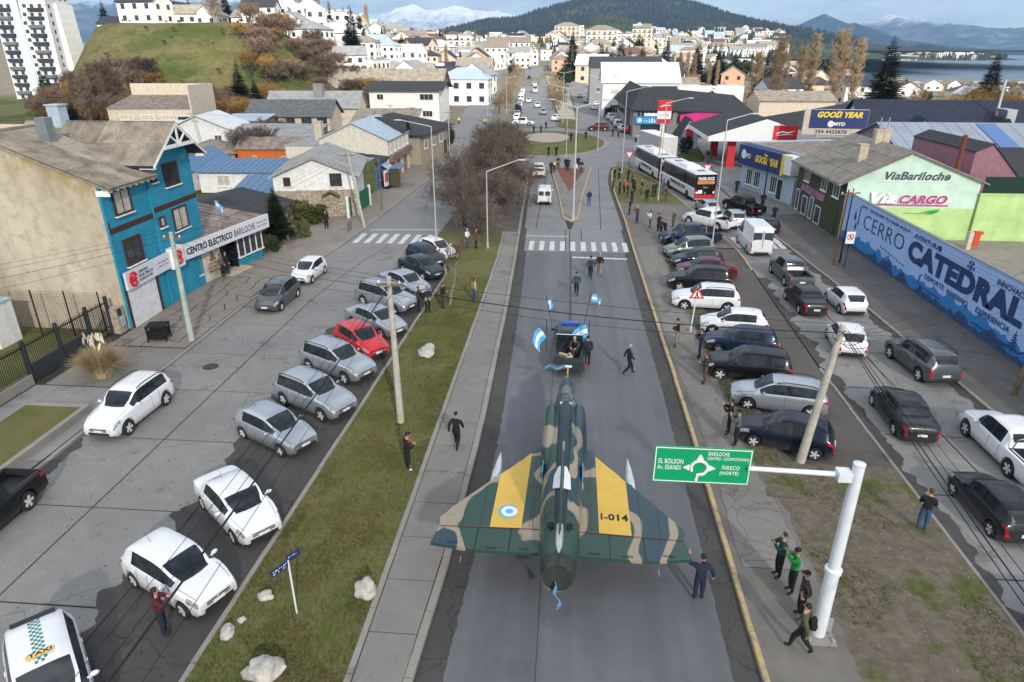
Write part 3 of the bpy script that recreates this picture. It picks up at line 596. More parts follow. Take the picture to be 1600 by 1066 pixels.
# ---- low electrical shop beside it
ce=thing('electrical_shop','low blue and stone shop with a long white lettered fascia beside the teal house','shop',(-26.35,45.75,0),R(90-10.3))
CW=6.6
MB().box(0,1.3,.05,9,0,3.3).box(3.2,CW+.0,.05,9,0,3.3).box(1.3,3.2,.9,9,0,3.3).build('wall',W_BLUE,ce)
MB().box(-.9,1.3,-.02,.3,.03,2.7).build('stone_facing',W_BEIGE,ce)
st=thing; tri=MB().prism([(.0,1.55),(.75,1.55),(.375,2.35)],'y',-.04,-.022).build('emblem',M('brown_ink',(.22,.12,.08),.7),ce)
for i,tx in enumerate(['CENTRO','ELECTRICO','BARILOCHE']): lettering(tx,MATS['brown_ink'],ce,(-.25,-.024,1.25-.28*i),w=1.25,h=.2,bold=.02)
MB().box(1.32,1.42,-.05,.9,.03,2.7).box(3.1,3.2,-.05,.9,.03,2.7).build('porch_post',BLACK,ce); MB().box(1.45,3.1,.84,.9,.05,2.6).build('door',GLASS,ce); MB().box(1.2,3.6,-.9,.8,.03,.24).build('step',W_CREAM,ce)
b=MB(); MB().box(3.4,CW-.1,-.04,.06,.95,2.6).build('shop_window',GLASS,ce)
for i in range(5): b.box(3.35+i*.78,3.43+i*.78,-.1,-.02,.9,2.62)
b.box(3.3,CW,-.16,.05,.84,.93); b.build('window_frame',TRIMW,ce)
window(ce,'f',-2.6,.9,1.6,2.0,(1,1),fm=TRIMW,nm=1); MB().box(-3.4,-.9,.02,3,0,2.7).build('side_wall',W_BLUE,ce)
fs=MB().prism([(-4.1,2.62),(CW+.25,2.62),(CW+.25,3.7),(-4.1,3.7)],'y',-.75,-.6).build('fascia_sign',MATS['sign_lilac_white'],ce)
lettering('CENTRO ELECTRICO',M_INK,fs,(-2.9,-.752,2.9),w=5.0,h=.5,bold=.035); lettering('BARILOCHE',M_INK,fs,(2.35,-.752,2.9),w=2.6,h=.5); strokes(11,M_INK,fs,(5.2,-.752,3.2),1.4,.18,3); strokes(11,M_INK,fs,(5.2,-.752,2.92),1.4,.17,4)
rb=MB(); sl=[(-4.3,-.6,3.5),(CW+.3,-.6,3.5),(CW+.3,9,4.6),(-4.3,9,4.6)]; slopeslab(rb,sl,.1); ribs(rb,sl,16); rb.build('roof',R_RUST,ce)
MB().tube((.9,-.7,3.7),(.9,-.7,6.0),.03).build('flag_pole',GALV,ce); 
FLAGB=M('flag_sky_blue',(.10,.42,.75),.8,var=.05); FLAGW=M('flag_white',(.78,.78,.78),.8,var=.03)
def flag_mesh(w,h,seed=1,droop=.3,amp=.12,nx=14):
    b=MB(); rnd=random.Random(seed); ph=rnd.uniform(0,6)
    zs=[0,h/3,h*2/3,h]; vs=[];
    for j in range(7):
        for i in range(nx+1):
            u=i/nx; vs.append((u*w*(1-droop*.3),amp*math.sin(u*7+ph+j*.25)*u**.6,h*j/6-droop*w*u*u+amp*.25*math.sin(u*9+ph)*u))
    m=nx+1
    for j in range(6):
        b.add([vs[j*m+i] for i in range(m)]+[vs[(j+1)*m+i] for i in range(m)],[(i,i+1,m+i+1,m+i) for i in range(nx)],1 if j in(2,3) else 0)
    e=len(b.v); return b
def solid(o,th=.01):
    q=o.modifiers.new('thickness','SOLIDIFY'); q.thickness=th; return o
f_=solid(flag_mesh(.9,.6,3,.7).build('flag',[FLAGB,FLAGW],ce,(.9,-.7,5.35)))
# ---- houses and shops down the left street, and behind it
house('dark_roof_house','white bungalow with black shingle roof behind the round clipped conifer',(-27.6,57.2,0),90,6.5,9.5,2.3,'gx',1.1,.8,W_WHITE,R_DARK,[('f',1.2,1.0,1.2,1.2),('l',2,1,1.4,1.2)])
hs=house('stone_fronted_house','white gabled house with rough stone ground floor and orange porch door',(-29.6,65.8,0),12,8.2,12,4.3,'gy',1.7,.45,W_WHITE,R_GREY,[('f',1.0,3.3,.7,.9,None,W_BROWN),('f',5.6,3.2,1.2,1.3,None,W_BROWN),('f',2.6,.9,.9,1.6)],rib=.8,doors=[('f',5.1,.95,2.0,M('orange_door',(.42,.15,.03),.6))])
b=MB(); rnd=random.Random(5)
for i in range(26):
    for j in range(8):
        b.cb((.16+i*.315,-.02,.18+j*.36+rnd.uniform(-.04,.04)),(.29,.12+rnd.uniform(0,.06),.32))
b.build('stone_facing',W_STONE,hs)['kind']='stuff'
pr=MB(); slopeslab(pr,[(4.7,-.9,2.35),(4.7,0,2.35),(5.6,0,2.9),(5.6,-.9,2.9)],.08); slopeslab(pr,[(6.5,0,2.35),(6.5,-.9,2.35),(5.6,-.9,2.9),(5.6,0,2.9)],.08); pr.build('porch_roof',W_WOOD,hs)
house('garage_annex','olive green walled annex with mural beside the green gate',(-23.4,75.2,0),90,6.0,8,3.9,'flat',0,0,M('olive_mural',(.13,.15,.05),.85,var=.5,vs=1.6),R_GREY,[],cat='building')
house('blue_shop','small blue painted shop with awning and poster board',(-23.35,81.4,0),90,5.4,9,3.3,'shed',.9,.3,M('cobalt_boards',(.05,.17,.38),.7,var=.3,vs=2),R_DARK,[('f',3.4,.9,1.4,1.3),],doors=[('f',1.2,.95,2.1,GLASS)],cat='shop')
aw=thing('shop_awning','pale blue awning over the blue shop window','awning',(-23.3,83.6,2.2),R(90)); b=MB(); slopeslab(b,[(0,-1.0,0),(2.6,-1.0,0),(2.6,0,.6),(0,0,.6)],.05); b.build('canopy',R_PALE,aw); MB().tube((.1,-.95,-.05),(.1,0,-.1),.02,.02,5).tube((2.5,-.95,-.05),(2.5,0,-.1),.02,.02,5).build('arm',GALV,aw)
lw=house('long_white_shop','long cream shop building with pale blue gabled front roof and dark dormer',(-23.2,87.0,0),90,12,9,5.4,'gx',2.0,.3,M('pale_cream_render',(.62,.58,.50),.85,dirt=.2),R_PALE,[('f',1.0,3.6,.9,1.3),('f',3.2,3.6,.9,1.3),('f',5.6,3.6,.9,1.3),('f',8.0,3.6,.9,1.3),('f',10.2,3.6,.9,1.3),('l',3.5,2.7,1.3,1.0)],rib=1.2,doors=[('f',1.2,1.6,2.4,W_ORANGE),('f',4.4,1.6,2.4,M('shop_orange',(.5,.13,.03),.6)),('f',8.2,1.6,2.4,W_ORANGE)],cat='shop')
MB().box(.1,11.9,-.5,-.02,2.55,3.3).build('fascia_sign',M('brown_fascia',(.20,.13,.12),.7,var=.4,vs=3),lw); b=MB(); slopeslab(b,[(7.2,-.6,5.5),(7.2,4,5.5),(9.2,4,7.4),(9.2,-.6,7.4)],.1); slopeslab(b,[(11.2,4,5.5),(11.2,-.6,5.5),(9.2,-.6,7.4),(9.2,4,7.4)],.1); b.build('dormer_roof',R_DARK,lw)
MB().prism([(7.3,5.4),(11.1,5.4),(9.2,7.2)],'y',-.25,1).build('dormer_gable',R_DARK,lw)
lw2=house('cream_rear_hall','long low cream rear hall with a square brick chimney',(-37.5,88.6,0),0,6,9,4.3,'flat',0,0,M('pale_cream_render'),R_GREY,[('f',2.2,2.6,1.0,.9)],cat='building',chim=[(3,5,1.0,2.6,W_CREAM)])
house('dark_corner_cafe','corner cafe with two-tier dark shingle roof and stone base',(-22.0,101.0,0),84,15,14,4.4,'hip',2.4,.9,W_STONE,R_DARK,[('f',2,2.2,1.5,1.3),('f',6,2.2,1.5,1.3),('f',10,2.2,2.0,1.3)],cat='cafe',doors=[('f',12.5,1.6,2.2,GLASS)])
house('fan_roof_hall','white hall with fan-shaped sloping grey roof behind the corner cafe',(-35.5,110,0),4,10,10,4.2,'shed',2.2,.6,W_WHITE,R_FIB,[('f',6,1.5,2.2,1.0)],cat='building',rib=1.5)
house('three_storey_block','white three-storey block with stepped timber eaves',(-47,163,0),0,16.5,14,7.6,'gx',1.4,1.2,W_WHITE,R_DARK,[('f',1.8,5.2,1.6,1.3),('f',12,5.2,3.2,1.4),('l',3,5,1.2,1.2),('l',7,5,1.2,1.2),('r',3,4.5,1.2,1.2),('f',12.5,1.5,2.4,1.4)],cat='building')
house('timber_roof_hotel','long low hotel with weathered timber roof and orange gable ends',(-70,200,0),0,33,15,6.5,'gx',4.4,.9,W_WOOD,R_FIB,[('f',3+i*4,4.3,1.6,1.1) for i in range(7)],cat='hotel',rib=2.5)
house('orange_house','orange boarded cottage with patched grey corrugated roof',(-47.2,94.5,0),3,9.0,6,3.1,'gx',1.2,.3,W_ORANGE,R_RUST,[('f',2.2,.6,.5,1.5),('f',6.3,.8,1.1,1.2,M('blue_blind',(.01,.02,.15),.6)),('r',1.2,.9,.7,1.3)],rib=.9)
house('blue_roof_cottage','white cottage with bright blue metal roof, two wide windows',(-44.5,78.5,0),2,9.5,5,2.5,'shed',.7,.4,W_WHITE,R_BLUE,[('f',2.2,.8,1.6,1.3,CURT),('f',6.2,.8,1.6,1.3)],rib=.7)
house('blue_roof_shed','low shed with blue metal roof and skylights beside the stone house',(-36.5,70.6,0),6,6.5,6,1.6,'shed',.8,.3,W_WHITE,R_BLUE,[],rib=.8,cat='shed')
house('blue_gable_cottage','small white cottage with blue-grey gable roof by the blue house',(-52,80.5,0),-14,6.2,8,2.6,'gy',1.6,.4,W_WHITE,R_BLUE,[('f',.7,.9,1.0,1.3,W_TAN),('f',3.6,.9,1.1,1.4,W_WOOD)],rib=.8)
house('white_gable_house','white two-storey house with wide corrugated gable roof',(-66.5,108,0),8,12.5,10,3.6,'gy',2.6,.5,W_WHITE,R_WHT,[('f',2.6,1.9,1.5,1.3,CURT),('f',8.6,2.0,1.2,1.2,M('violet_pane',(.12,.06,.13),.4))],rib=.9)
house('pyramid_roof_cottage','cottage with low fibre sheet pyramid roof below the white gable house',(-55.8,93,0),8,8.4,8,2.4,'hip',1.5,.4,M('salmon_render',(.45,.24,.18),.85),R_FIB,[])
house('low_fibre_roof_house','low house with two fibre sheet roof planes behind the blue gable',(-61,85,0),4,7.4,7,2.0,'gx',1.1,.4,W_BEIGE,R_FIB,[])
house('beige_workshop','tall beige workshop with ribbed lean-to roof and large dark doorway',(-90.5,131,0),4,16.5,10,5.4,'shed',1.9,.2,W_BEIGE,R_RUST,[('f',2.2,3.3,2.6,1.0,W_BEIGE),('f',6.4,3.3,2.6,1.0,W_BEIGE),('f',10.4,3.3,2.4,1.0,W_BEIGE)],rib=.8,cat='building',doors=[('f',13.6,2.6,4.0,GLASS,TRIMW)])
MB().box(0,16.5,10,11,0,9.6).box(16.5,16.8,-.2,11,0,9.7).build('parapet_wall',W_BEIGE,bpy.data.objects['beige_workshop'])
house('white_flat_store','white flat-roofed store in front of the beige workshop',(-83,124,0),4,13,5.5,3.4,'flat',0,0,W_WHITE,R_WHT,[],cat='building')
hl=house('slate_roof_hotel','long cream guest house with slate roof and wide brown windows',(-64.5,136,0),3,16.5,9,4.0,'gx',2.6,.6,W_BEIGE,M('slate_roof',(.10,.105,.11),.8,var=.35,vs=1.5),[('f',.9,2.3,2.0,1.1,None,W_WOOD),('f',4.2,2.3,2.0,1.1,None,W_WOOD),('f',7.6,2.0,1.9,1.5,None,W_WOOD),('f',10.8,2.3,2.1,1.2,None,W_WOOD),('f',14,2.3,2.0,1.2,None,W_WOOD)],cat='hotel')
house('grey_gable_annex','grey-roofed two-storey annex with small dormers and a square chimney',(-66,149,0),3,20,8,4.6,'gx',3.0,.5,W_BEIGE,R_GREY,[],cat='building',chim=[(11,3,2.0,4.5,W_GREY)])
house('grey_warehouse','grey warehouse with low sheet roof and strip windows',(-54.5,106.5,0),2,14,8,3.4,'shed',1.0,.3,W_GREY,R_GREY,[('f',2,1.6,3.4,.9,CURT),('f',6.2,1.6,2.4,.9,CURT)],rib=1.0,cat='building')
house('ochre_cottage','small ochre cottage with tan roof under the bluff',(-74,150,0),-5,8.5,7,2.4,'gy',1.6,.6,W_YELL,R_FIB,[])
house('brown_shed_house','brown boarded house with small white window',(-66,128,0),2,8,6,3.6,'shed',.7,.3,W_WOOD,R_PALE,[('f',4.6,1.9,1.1,1.2)],cat='house')
house('red_roof_shed','small shed with bright red metal roof behind bare shrubs',(-42.5,126,0),-4,9,6,2.0,'shed',.9,.3,W_GREY,R_RED,[],cat='shed')
house('corner_gatehouse','small white gatehouse corner with flat overhanging roof behind the iron fence',(-35.0,32.6,0),0,2.7,1.6,2.6,'flat',0,0,W_WHITE,R_PALE,[],cat='hut')
# ---- right: mural wall and green parcel depot
mw=thing('mural_wall','long blue painted mural wall with big navy lettering and mountain silhouettes','wall',(25.0,62.0,0),R(-90))
MB().box(0,46,0,.25,0,4.3).build('wall',M('mural_sky_blue',(.34,.50,.80),.8,var=.08,vs=.6),mw)
def ridge(name,mat,base,amp,y,seed,sc):
    b=MB(); n=230; vs=[]
    for i in range(n+1):
        x=46*i/n; z=base+amp*(abs(mnoise.fractal((x*sc,seed,0),1,2,5))*1.6+mnoise.noise((x*.12,seed,4))*.9); vs.append((x,y,max(.2,z)))
    vs+=[(46*i/n,y,.02) for i in range(n+1)]; b.add(vs,[(i,n+1+i,n+2+i,i+1) for i in range(n)][::1]); b.f=[f[::-1] for f in b.f]; return solid(b.build(name,mat,mw),.004)
ridge('painted_ridge',M('mural_mid_blue',(.03,.20,.52),.8,var=.15),1.0,.62,-.006,3,.55); ridge('painted_ridge',M('mural_slate_blue',(.03,.075,.17),.8,var=.2),.35,.7,-.012,8,.35)
MI=M('mural_ink',(.018,.045,.14),.75,var=.1)
def mt(tx,x,z,w,h,bold=0): return lettering(tx,MI,mw,(x,-.016,z),w=w,h=h,bold=bold,depth=.006)
def rr(name,pts,r=.05): return MB().path([(x,-.012,z) for x,z in pts],r,4).build(name,MI,mw)
mt('ADQUIRÍ TU PASE AQUÍ',5.2,3.72,7.0,.32,.02); mt('CERRO',4.4,2.25,7.4,1.15,-.012); mt('CATEDRAL',12.6,1.95,13.6,1.55,.06); mt('AVENTURA',13.0,3.65,3.6,.34,.02)
mt('DEPORTE',15.6,1.42,2.6,.34,.02); mt('INVIERNO',18.6,1.36,2.5,.34,.02); mt('EXPERIENCIA',22.0,1.40,3.4,.36,.02); mt('INNOVACION',23.2,3.55,3.4,.36,.02)
rr('painted_frame',[(4.6,3.9),(3.6,3.9),(3.4,3.6),(3.4,2.2)]); rr('painted_frame',[(15.2,1.55),(15.0,1.4),(15.0,.95),(15.2,.8),(18,.78)]); rr('painted_frame',[(22,.75),(26.6,.7),(27.1,1.0),(27.2,2.6)])
b=MB()
for (cx,cz,s) in [(20.4,3.7,.42),(27.6,3.55,.5),(16.6,3.8,.2)]:
    for k in range(3):
        a=R(60*k); b.tube((cx-s*math.cos(a),-.012,cz-s*math.sin(a)),(cx+s*math.cos(a),-.012,cz+s*math.sin(a)),.035,.035,4)
    for k in range(6):
        a=R(60*k)
        for q in(-.5,.5): b.tube((cx+s*.6*math.cos(a),-.012,cz+s*.6*math.sin(a)),(cx+s*.95*math.cos(a+q*.6),-.012,cz+s*.95*math.sin(a+q*.6)),.03,.03,4)
b.build('painted_snowflake',MI,mw)
b=MB()
for (cx,cz,s) in [(2.6,2.4,.9),(3.0,1.7,.7),(26.0,.5,1.3),(28.0,.4,2.0),(29.2,.5,1.5)]:
    b.tube((cx,-.013,cz),(cx,-.013,cz+s),.03,.015,4)
    for k in range(5): q=s*(.3+.14*k); ww=.3*s*(1-k/5.5); b.tube((cx-ww,-.013,cz+q-.08*s),(cx,-.013,cz+q),.04,.04,4).tube((cx+ww,-.013,cz+q-.08*s),(cx,-.013,cz+q),.04,.04,4)
b.build('painted_tree',MI,mw)
b=MB()
for i in range(9): b.box(8.2+i*.5,8.45+i*.5,-.016,-.006,1.62-.04*i,1.72-.04*i)
for i in range(12): b.box(22.4+i*.36,22.62+i*.36,-.016,-.006,.68,.78)
b.build('painted_dashes',MI,mw)
MB().box(0,46,-.03,.28,4.302,4.36).build('coping',W_GREY,mw)
gb=thing('parcel_depot','olive fronted depot with mint and lime gable wall carrying two large signs','building',(24.9,75.4,0),R(-90))
MB().prism([(0,0),(11.2,0),(11.2,5.5),(5.0,7.9),(0,5.4)],'x',0,13.3).build('wall',W_OLIVE,gb)
MB().prism([(0,3.05),(11.25,3.05),(11.25,5.5),(5.0,7.85),(0,5.35)],'x',13.3,13.36).build('gable_wall_upper',W_MINT,gb); MB().box(13.3,13.355,0,11.25,0,3.05).build('gable_wall_lower',W_LIME,gb)
rf=MB(); slopeslab(rf,[(-.3,-.9,5.05),(13.7,-.9,5.05),(13.7,5.0,7.95),(-.3,5.0,7.95)],.14); slopeslab(rf,[(13.7,11.8,5.3),(-.3,11.8,5.3),(-.3,5.0,7.95),(13.7,5.0,7.95)],.14)
M_PANEL=M('roof_panel_grey',(.24,.215,.185),.95,var=.22,vs=1.3,dirt=.45); rf=rf.build('roof',M_PANEL,gb)
for i in range(9):
    for j in range(4):
        p=lambda u,v:(-.28+13.94*u,-.88+5.86*v,5.12+2.9*v)
        u0,u1,v0,v1=i/9+.002,(i+1)/9-.002,j/4+.004,(j+1)/4-.004; bb=MB(); slopeslab(bb,[p(u0,v0),p(u1,v0),p(u1,v1),p(u0,v1)],.03); bb.build('roof_panel',M_PANEL,rf)
for (x,y,s,h_) in [(9.6,2.2,.75,8.0),(6.6,4.6,.7,9.0),(4.6,6.2,.6,8.9)]:
    MB().box(x-s/2,x+s/2,y-s/2,y+s/2,5.5,h_).box(x-s/2-.05,x+s/2+.05,y-s/2-.05,y+s/2+.05,h_+.002,h_+.08).build('chimney',W_CREAM,rf)
    if s<.72: MB().tube((x,y,h_),(x,y,h_+1.1),.06).build('flue',GALV,rf)
MB().tube((12.2,9.5,5.5),(12.2,9.5,9.2),.2,.2,10).build('rusty_flue',M('rust',(.16,.05,.03),.9),rf)
GD=(13.3,11.2)
for u in(2.2,7.2,10.4): window(gb,'f',u,3.45,1.5,1.3,GD,nm=1)
MB().box(1.8,8.7,-.12,-.01,2.45,3.15).build('fascia_sign',M('collage_sign',(.30,.14,.22),.6,var=.8,vs=2.2),gb)
for (u,w_,h_,g,n_) in [(.5,1.0,2.2,GLASS,'door'),(2.6,1.5,1.9,GLASS,'shop_window'),(4.8,1.1,2.2,M('blue_door_glass',(.05,.12,.2),.2),'door'),(6.6,1.6,1.7,GLASS,'shop_window')]: window(gb,'f',u,.1,w_,h_,GD,nm=0,sill=False,gm=g,name=n_)
rd=MB()
for i in range(14): rd.box(9.2,12.2,-.06-.01*(i%2),.02,.1+i*.17,.1+i*.17+.16)
rd.build('roller_shutter',W_OLIVE,gb)
s1=MB().box(13.37,13.45,3.15,9.3,5.62,6.05).build('sign_board',M_SIGNW,gb); 
def gl(tx,mat,y,z,w,h,bold,sh=0): return lettering(tx,mat,gb,(13.46,y,z),w=w,h=h,rot=(0,0,R(90)),bold=bold,shear=sh)
bpy.data.objects.remove(s1); MB().box(13.365,13.40,2.95,8.6,5.35,5.5).build('sign_board',M_SIGNW,gb); MB().box(13.365,13.40,1.9,8.9,3.2,3.35).build('sign_board',M('plum_strip',(.45,.12,.25),.6),gb)
gl('ViaBariloche',M_SIGNW,3.06,5.45,5.5,.72,.03,.25).location.x=13.445; gl('Via',W_GREY,2.02,3.36,2.4,1.0,.07,.3).location.x=13.445; gl('CARGO',M_SIGNW,4.54,3.37,4.2,.84,.07,.3).location.x=13.445; gl('ViaBariloche',M('dark_green_ink',(.03,.09,.07),.6),3.0,5.5,5.5,.72,.03,.25); gl('Via',M_SIGNW,2.1,3.42,2.4,1.0,.07,.3); gl('CARGO',M('plum_ink',(.42,.04,.17),.6),4.6,3.42,4.1,.78,.045,.3)
MB().path([(13.40,5.2,2.6),(13.40,6.6,2.55),(13.40,7.4,2.75),(13.40,8.2,2.85),(13.40,7.8,2.6),(13.40,7.2,2.5)],[.02,.03,.1,.16,.08,.03],6).build('painted_leaf',M('leaf_green',(.03,.38,.04),.6),gb)
yw=house('lime_yard_wall','lime green yard wall with dark mesh fence on top beside the depot',(36.2,61.75,0),0,26,.4,4.35,'flat',0,0,W_LIME,W_LIME,[],cat='wall')
MB().box(.1,26,.1,.14,4.5,5.9).build('mesh_screen',M('green_shade_net',(.01,.035,.025),.9),yw)
b=MB(); [b.tube((.3+i*2,.2,4.4),(.3+i*2,.2,6.1),.04,.04,5) for i in range(12)]; b.build('fence_post',GALV,yw)
yd=MB().box(25.4,70,20,61.6,0,.3).build('yard_terrace',pavement('cracked_terrace',(.27,.245,.205),.2,spots=.5,crack=.3)); tag(yd,'raised cracked concrete yard behind the blue mural wall','terrace')
sg=thing('traffic_light_box','red and grey signal box standing on the raised yard','box',(34.6,58.6,.3)); MB().box(-.35,.0,-.2,.2,0,1.5).build('cabinet',W_BEIGE,sg); MB().box(.05,.55,-.2,.25,.3,1.3).box(.1,.75,-.15,.2,1.3,1.55).build('hood',M('orange_red',(.6,.06,.02),.5),sg)
# ---- tyre shop
ty=thing('tyre_shop','pale tyre shop with long navy fascia and yellow stripes','shop',(21.9,87.4,0),R(-74))
MB().box(0,11.2,0,12,0,3.2).box(0,11.2,.3,12,3.2,5.4).build('wall',W_PALEBLUE,ty); MB().box(-.15,11.35,.25,.45,5.402,5.6).box(-.15,.1,.45,12,5.402,5.6).box(11.1,11.35,.45,12,5.402,5.6).box(.1,11.1,11.75,12,5.402,5.6).build('parapet',R_PALE,ty)
MB().box(.2,11.0,.5,11.7,5.402,5.45).build('roof_deck',R_RUST,ty)
nb=MB().box(0,9.3,-.75,.298,3.05,5.35).build('fascia_sign',M_NAVY,ty); MB().box(9.32,9.75,-.76,.298,3.05,5.36).build('yellow_stripe',M_YELS,ty); MB().box(9.77,11.25,-.7,.29,3.3,5.36).build('white_panel',M_SIGNW,ty)
lettering('GOOD YEAR',M_YELS,nb,(3.9,-.752,3.75),w=4.8,h=.85,bold=.05,shear=.25); MB().path([(5.7,-.76,4.9),(6.4,-.76,4.75),(6.0,-.76,4.2),(6.5,-.76,3.75)],[.05,.14,.1,.03],6).build('emblem',M_YELS,nb)
lettering('MYD',M_SIGNW,nb,(1.6,-.752,3.95),w=1.2,h=.55,bold=.03); MB().lathe([(.42,-.02),(.55,0),(.42,.02)],(1.2,-.77,4.3),18,axis='y').build('emblem',M_SIGNW,nb)
for u in(1.2,3.0,6.6): window(ty,'f',u,.7,1.4,1.9,(11.2,12),nm=2)
window(ty,'f',8.0,.1,1.2,2.4,(11.2,12),nm=0,sill=False,name='door')
# ---- filling station
gs=thing('filling_station','filling station with big charcoal hipped canopy roof and white gable fascia','canopy',(20.6,103,0),0)
GSL=[(3.2,0),(11.0,0),(3.2,12),(11.0,12)]
for i,(x,y) in enumerate(GSL): MB().prism([(x-.55,y-.35),(x+.55,y-.35),(x+.55,y+.35),(x-.55,y+.35)],'z',.1,4.3).build('pillar',M_RED,gs)
cp=MB(); A=[(-.6,-2,4.7),(15,-2,4.7),(7.2,-2,7.2),(7.2,16,7.2),(-.6,16,4.7),(15,16,4.7)]
slopeslab(cp,[A[4],A[0],A[2],A[3]],.2); slopeslab(cp,[A[1],A[5],A[3],A[2]],.2); cp.build('roof',R_DARK,gs)
MB().prism([(-.6,4.0),(15,4.0),(15,4.68),(7.2,7.05),(-.6,4.68)],'y',-2.06,-1.9).prism([(-2,4.0),(16,4.0),(16,4.6),(-2,4.6)],'x',-.66,-.56).build('white_gable',M_SIGNW,gs); MB().box(-.5,14.9,-1.85,15.9,4.0,4.15).build('soffit',W_WHITE,gs)
lo=MB().box(8.3,11.6,-2.16,-2.07,4.3,6.2).build('brand_panel',M_RED,gs); MB().path([(8.6,-2.18,5.1),(9.4,-2.18,5.35),(10.2,-2.18,5.2),(11.2,-2.18,5.5)],[.04,.14,.12,.04],6).path([(8.7,-2.18,4.85),(9.8,-2.18,5.0),(11.0,-2.18,5.0)],[.03,.1,.03],6).build('emblem',M_SIGNW,lo)
for i,(x,y) in enumerate([(5.5,0),(8.4,0),(5.5,11),(8.4,11),(1,5)]):
    pu=thing('fuel_pump',['grey fuel pump nearest the first red pillar','grey fuel pump between the two front red pillars','grey fuel pump behind the first red pillar','grey fuel pump far under the canopy','white fuel pump at the left canopy edge'][i],'fuel pump',(20.6+x,103+y,.1),0,'fuel pumps under the canopy')
    MB().box(-.4,.4,-.25,.25,0,1.7).build('cabinet',W_GREY,pu); MB().box(-.3,.3,-.27,-.25,1.0,1.5).build('display',GLASS,pu); MB().path([(.42,0,1.3),(.6,0,.8),(.5,0,.4),(.42,0,.9)],.03,5).build('hose',BLACK,pu)
bk=house('station_shop','long station shop block with charcoal hip roof behind the canopy',(36.5,112,0),0,30,22,4.2,'hip',3.6,1.0,W_GREY,R_DARK,[('f',3+i*4,1.2,2.4,1.6) for i in range(6)],cat='shop')
tk=thing('air_station','small air and water kiosk with red wheel under the canopy edge','kiosk',(30.5,97.5,.1)); MB().box(-.5,.5,-.3,.3,0,1.3).build('cabinet',W_WHITE,tk); MB().lathe([(.15,-.35),(.45,-.33),(.45,-.25),(.15,-.23)],(0,0,.8),16,axis='y').build('wheel',M_RED,tk)
# totem sign of the station
tt=thing('price_totem','tall red and white station totem sign on a white post','sign',(16.6,126,0)); MB().box(-.35,.35,-.15,.15,0,7.5).build('post',M_SIGNW,tt); MB().box(-1.05,1.35,-.3,.3,6.1,7.9).build('red_panel',M_RED,tt); MB().box(-1.05,1.35,-.3,.3,4.75,6.08).build('white_panel',M_SIGNW,tt); MB().box(-1.1,1.3,-.3,.3,4.0,4.72).build('red_panel',M_RED,tt)
MB().path([(-.7,-.32,6.8),(0,-.32,7.0),(1.1,-.32,7.05)],[.05,.16,.04],6).build('emblem',M_SIGNW,tt); strokes(7,W_OLIVE,tt,(-.7,-.302,5.2),1.7,.5,6)
# ---- mall with dark hipped roofs
ml=thing('shopping_arcade','two-storey arcade with steep charcoal roofs and bright blue shop banner','mall',(13.2,140.5,0),0)
MB().box(-.5,8,0,9,0,5.2).box(-1.5,6,9,34,0,5.2).box(8,22,1,12,0,4.6).build('wall',W_GREY,ml)
rb=MB(); slopeslab(rb,[(-1.2,-.8,5.2),(8.6,-.8,5.2),(8.6,7,9.2),(1.2,7,9.2)],.2); slopeslab(rb,[(-2.4,35,5.2),(-1.2,-.8,5.2),(1.2,7,9.2),(1.2,35,9.2)],.2); slopeslab(rb,[(8.6,-.2,5.0),(23,-.2,4.6),(20,7,7.6),(8.6,7,8.6)],.2); slopeslab(rb,[(6.5,35,5.2),(1.2,35,9.2),(1.2,7,9.2),(6.5,7,7)],.2); rb.build('roof',R_DARK,ml)
b=MB(); [b.box(.3+i*.8,.75+i*.8,-.05,.02,3.3,4.9) for i in range(9)]; [b.box(-1.57,-1.48,10+i*1.5,10.9+i*1.5,3.2,4.8) for i in range(15)]; b.build('window_band',GLASS,ml)
bn=MB().box(-.1,6.2,-.5,-.1,2.5,3.9).build('banner',M('bright_blue_sign',(.01,.28,.62),.5,var=.05),ml); strokes(9,M_SIGNW,bn,(1.6,-.51,2.8),4.2,.75,5); MB().lathe([(.3,-.02),(.45,0),(.3,.02)],(.7,-.52,3.2),14,axis='y').build('emblem',M_SIGNW,bn)
MB().box(1.5,5.5,-.6,-.1,4.0,4.55).build('white_sign',M_SIGNW,ml); MB().box(1,6,-.06,.0,.1,2.3).build('shop_front',GLASS,ml); MB().box(-1.62,-1.5,9.2,33,2.2,3.0).build('fascia_sign',M('multi_sign',(.28,.2,.3),.6,var=.7,vs=.9),ml)
MB().prism([(8.6,3.0),(20,2.4),(20,4.5),(12,4.7),(8.6,4.2)],'y',-.1,.9).build('magenta_wall',W_MAG,ml)
kd=thing('kiosk_gable','small white A-frame kiosk with red panel beside the canopy','kiosk',(19.5,123,0)); MB().prism([(0,0),(3,0),(3,2.4),(1.5,4.9),(0,2.4)],'y',0,6).build('wall',W_PALEBLUE,kd); b=MB(); slopeslab(b,[(-.5,6.5,1.9),(-.5,-.3,1.9),(1.5,-.3,5.1),(1.5,6.5,5.1)],.1); slopeslab(b,[(3.5,-.3,1.9),(3.5,6.5,1.9),(1.5,6.5,5.1),(1.5,-.3,5.1)],.1); b.build('roof',R_DARK,kd); MB().box(.9,2.1,-.06,-.01,1.2,3.4).build('red_panel',M_RED,kd)
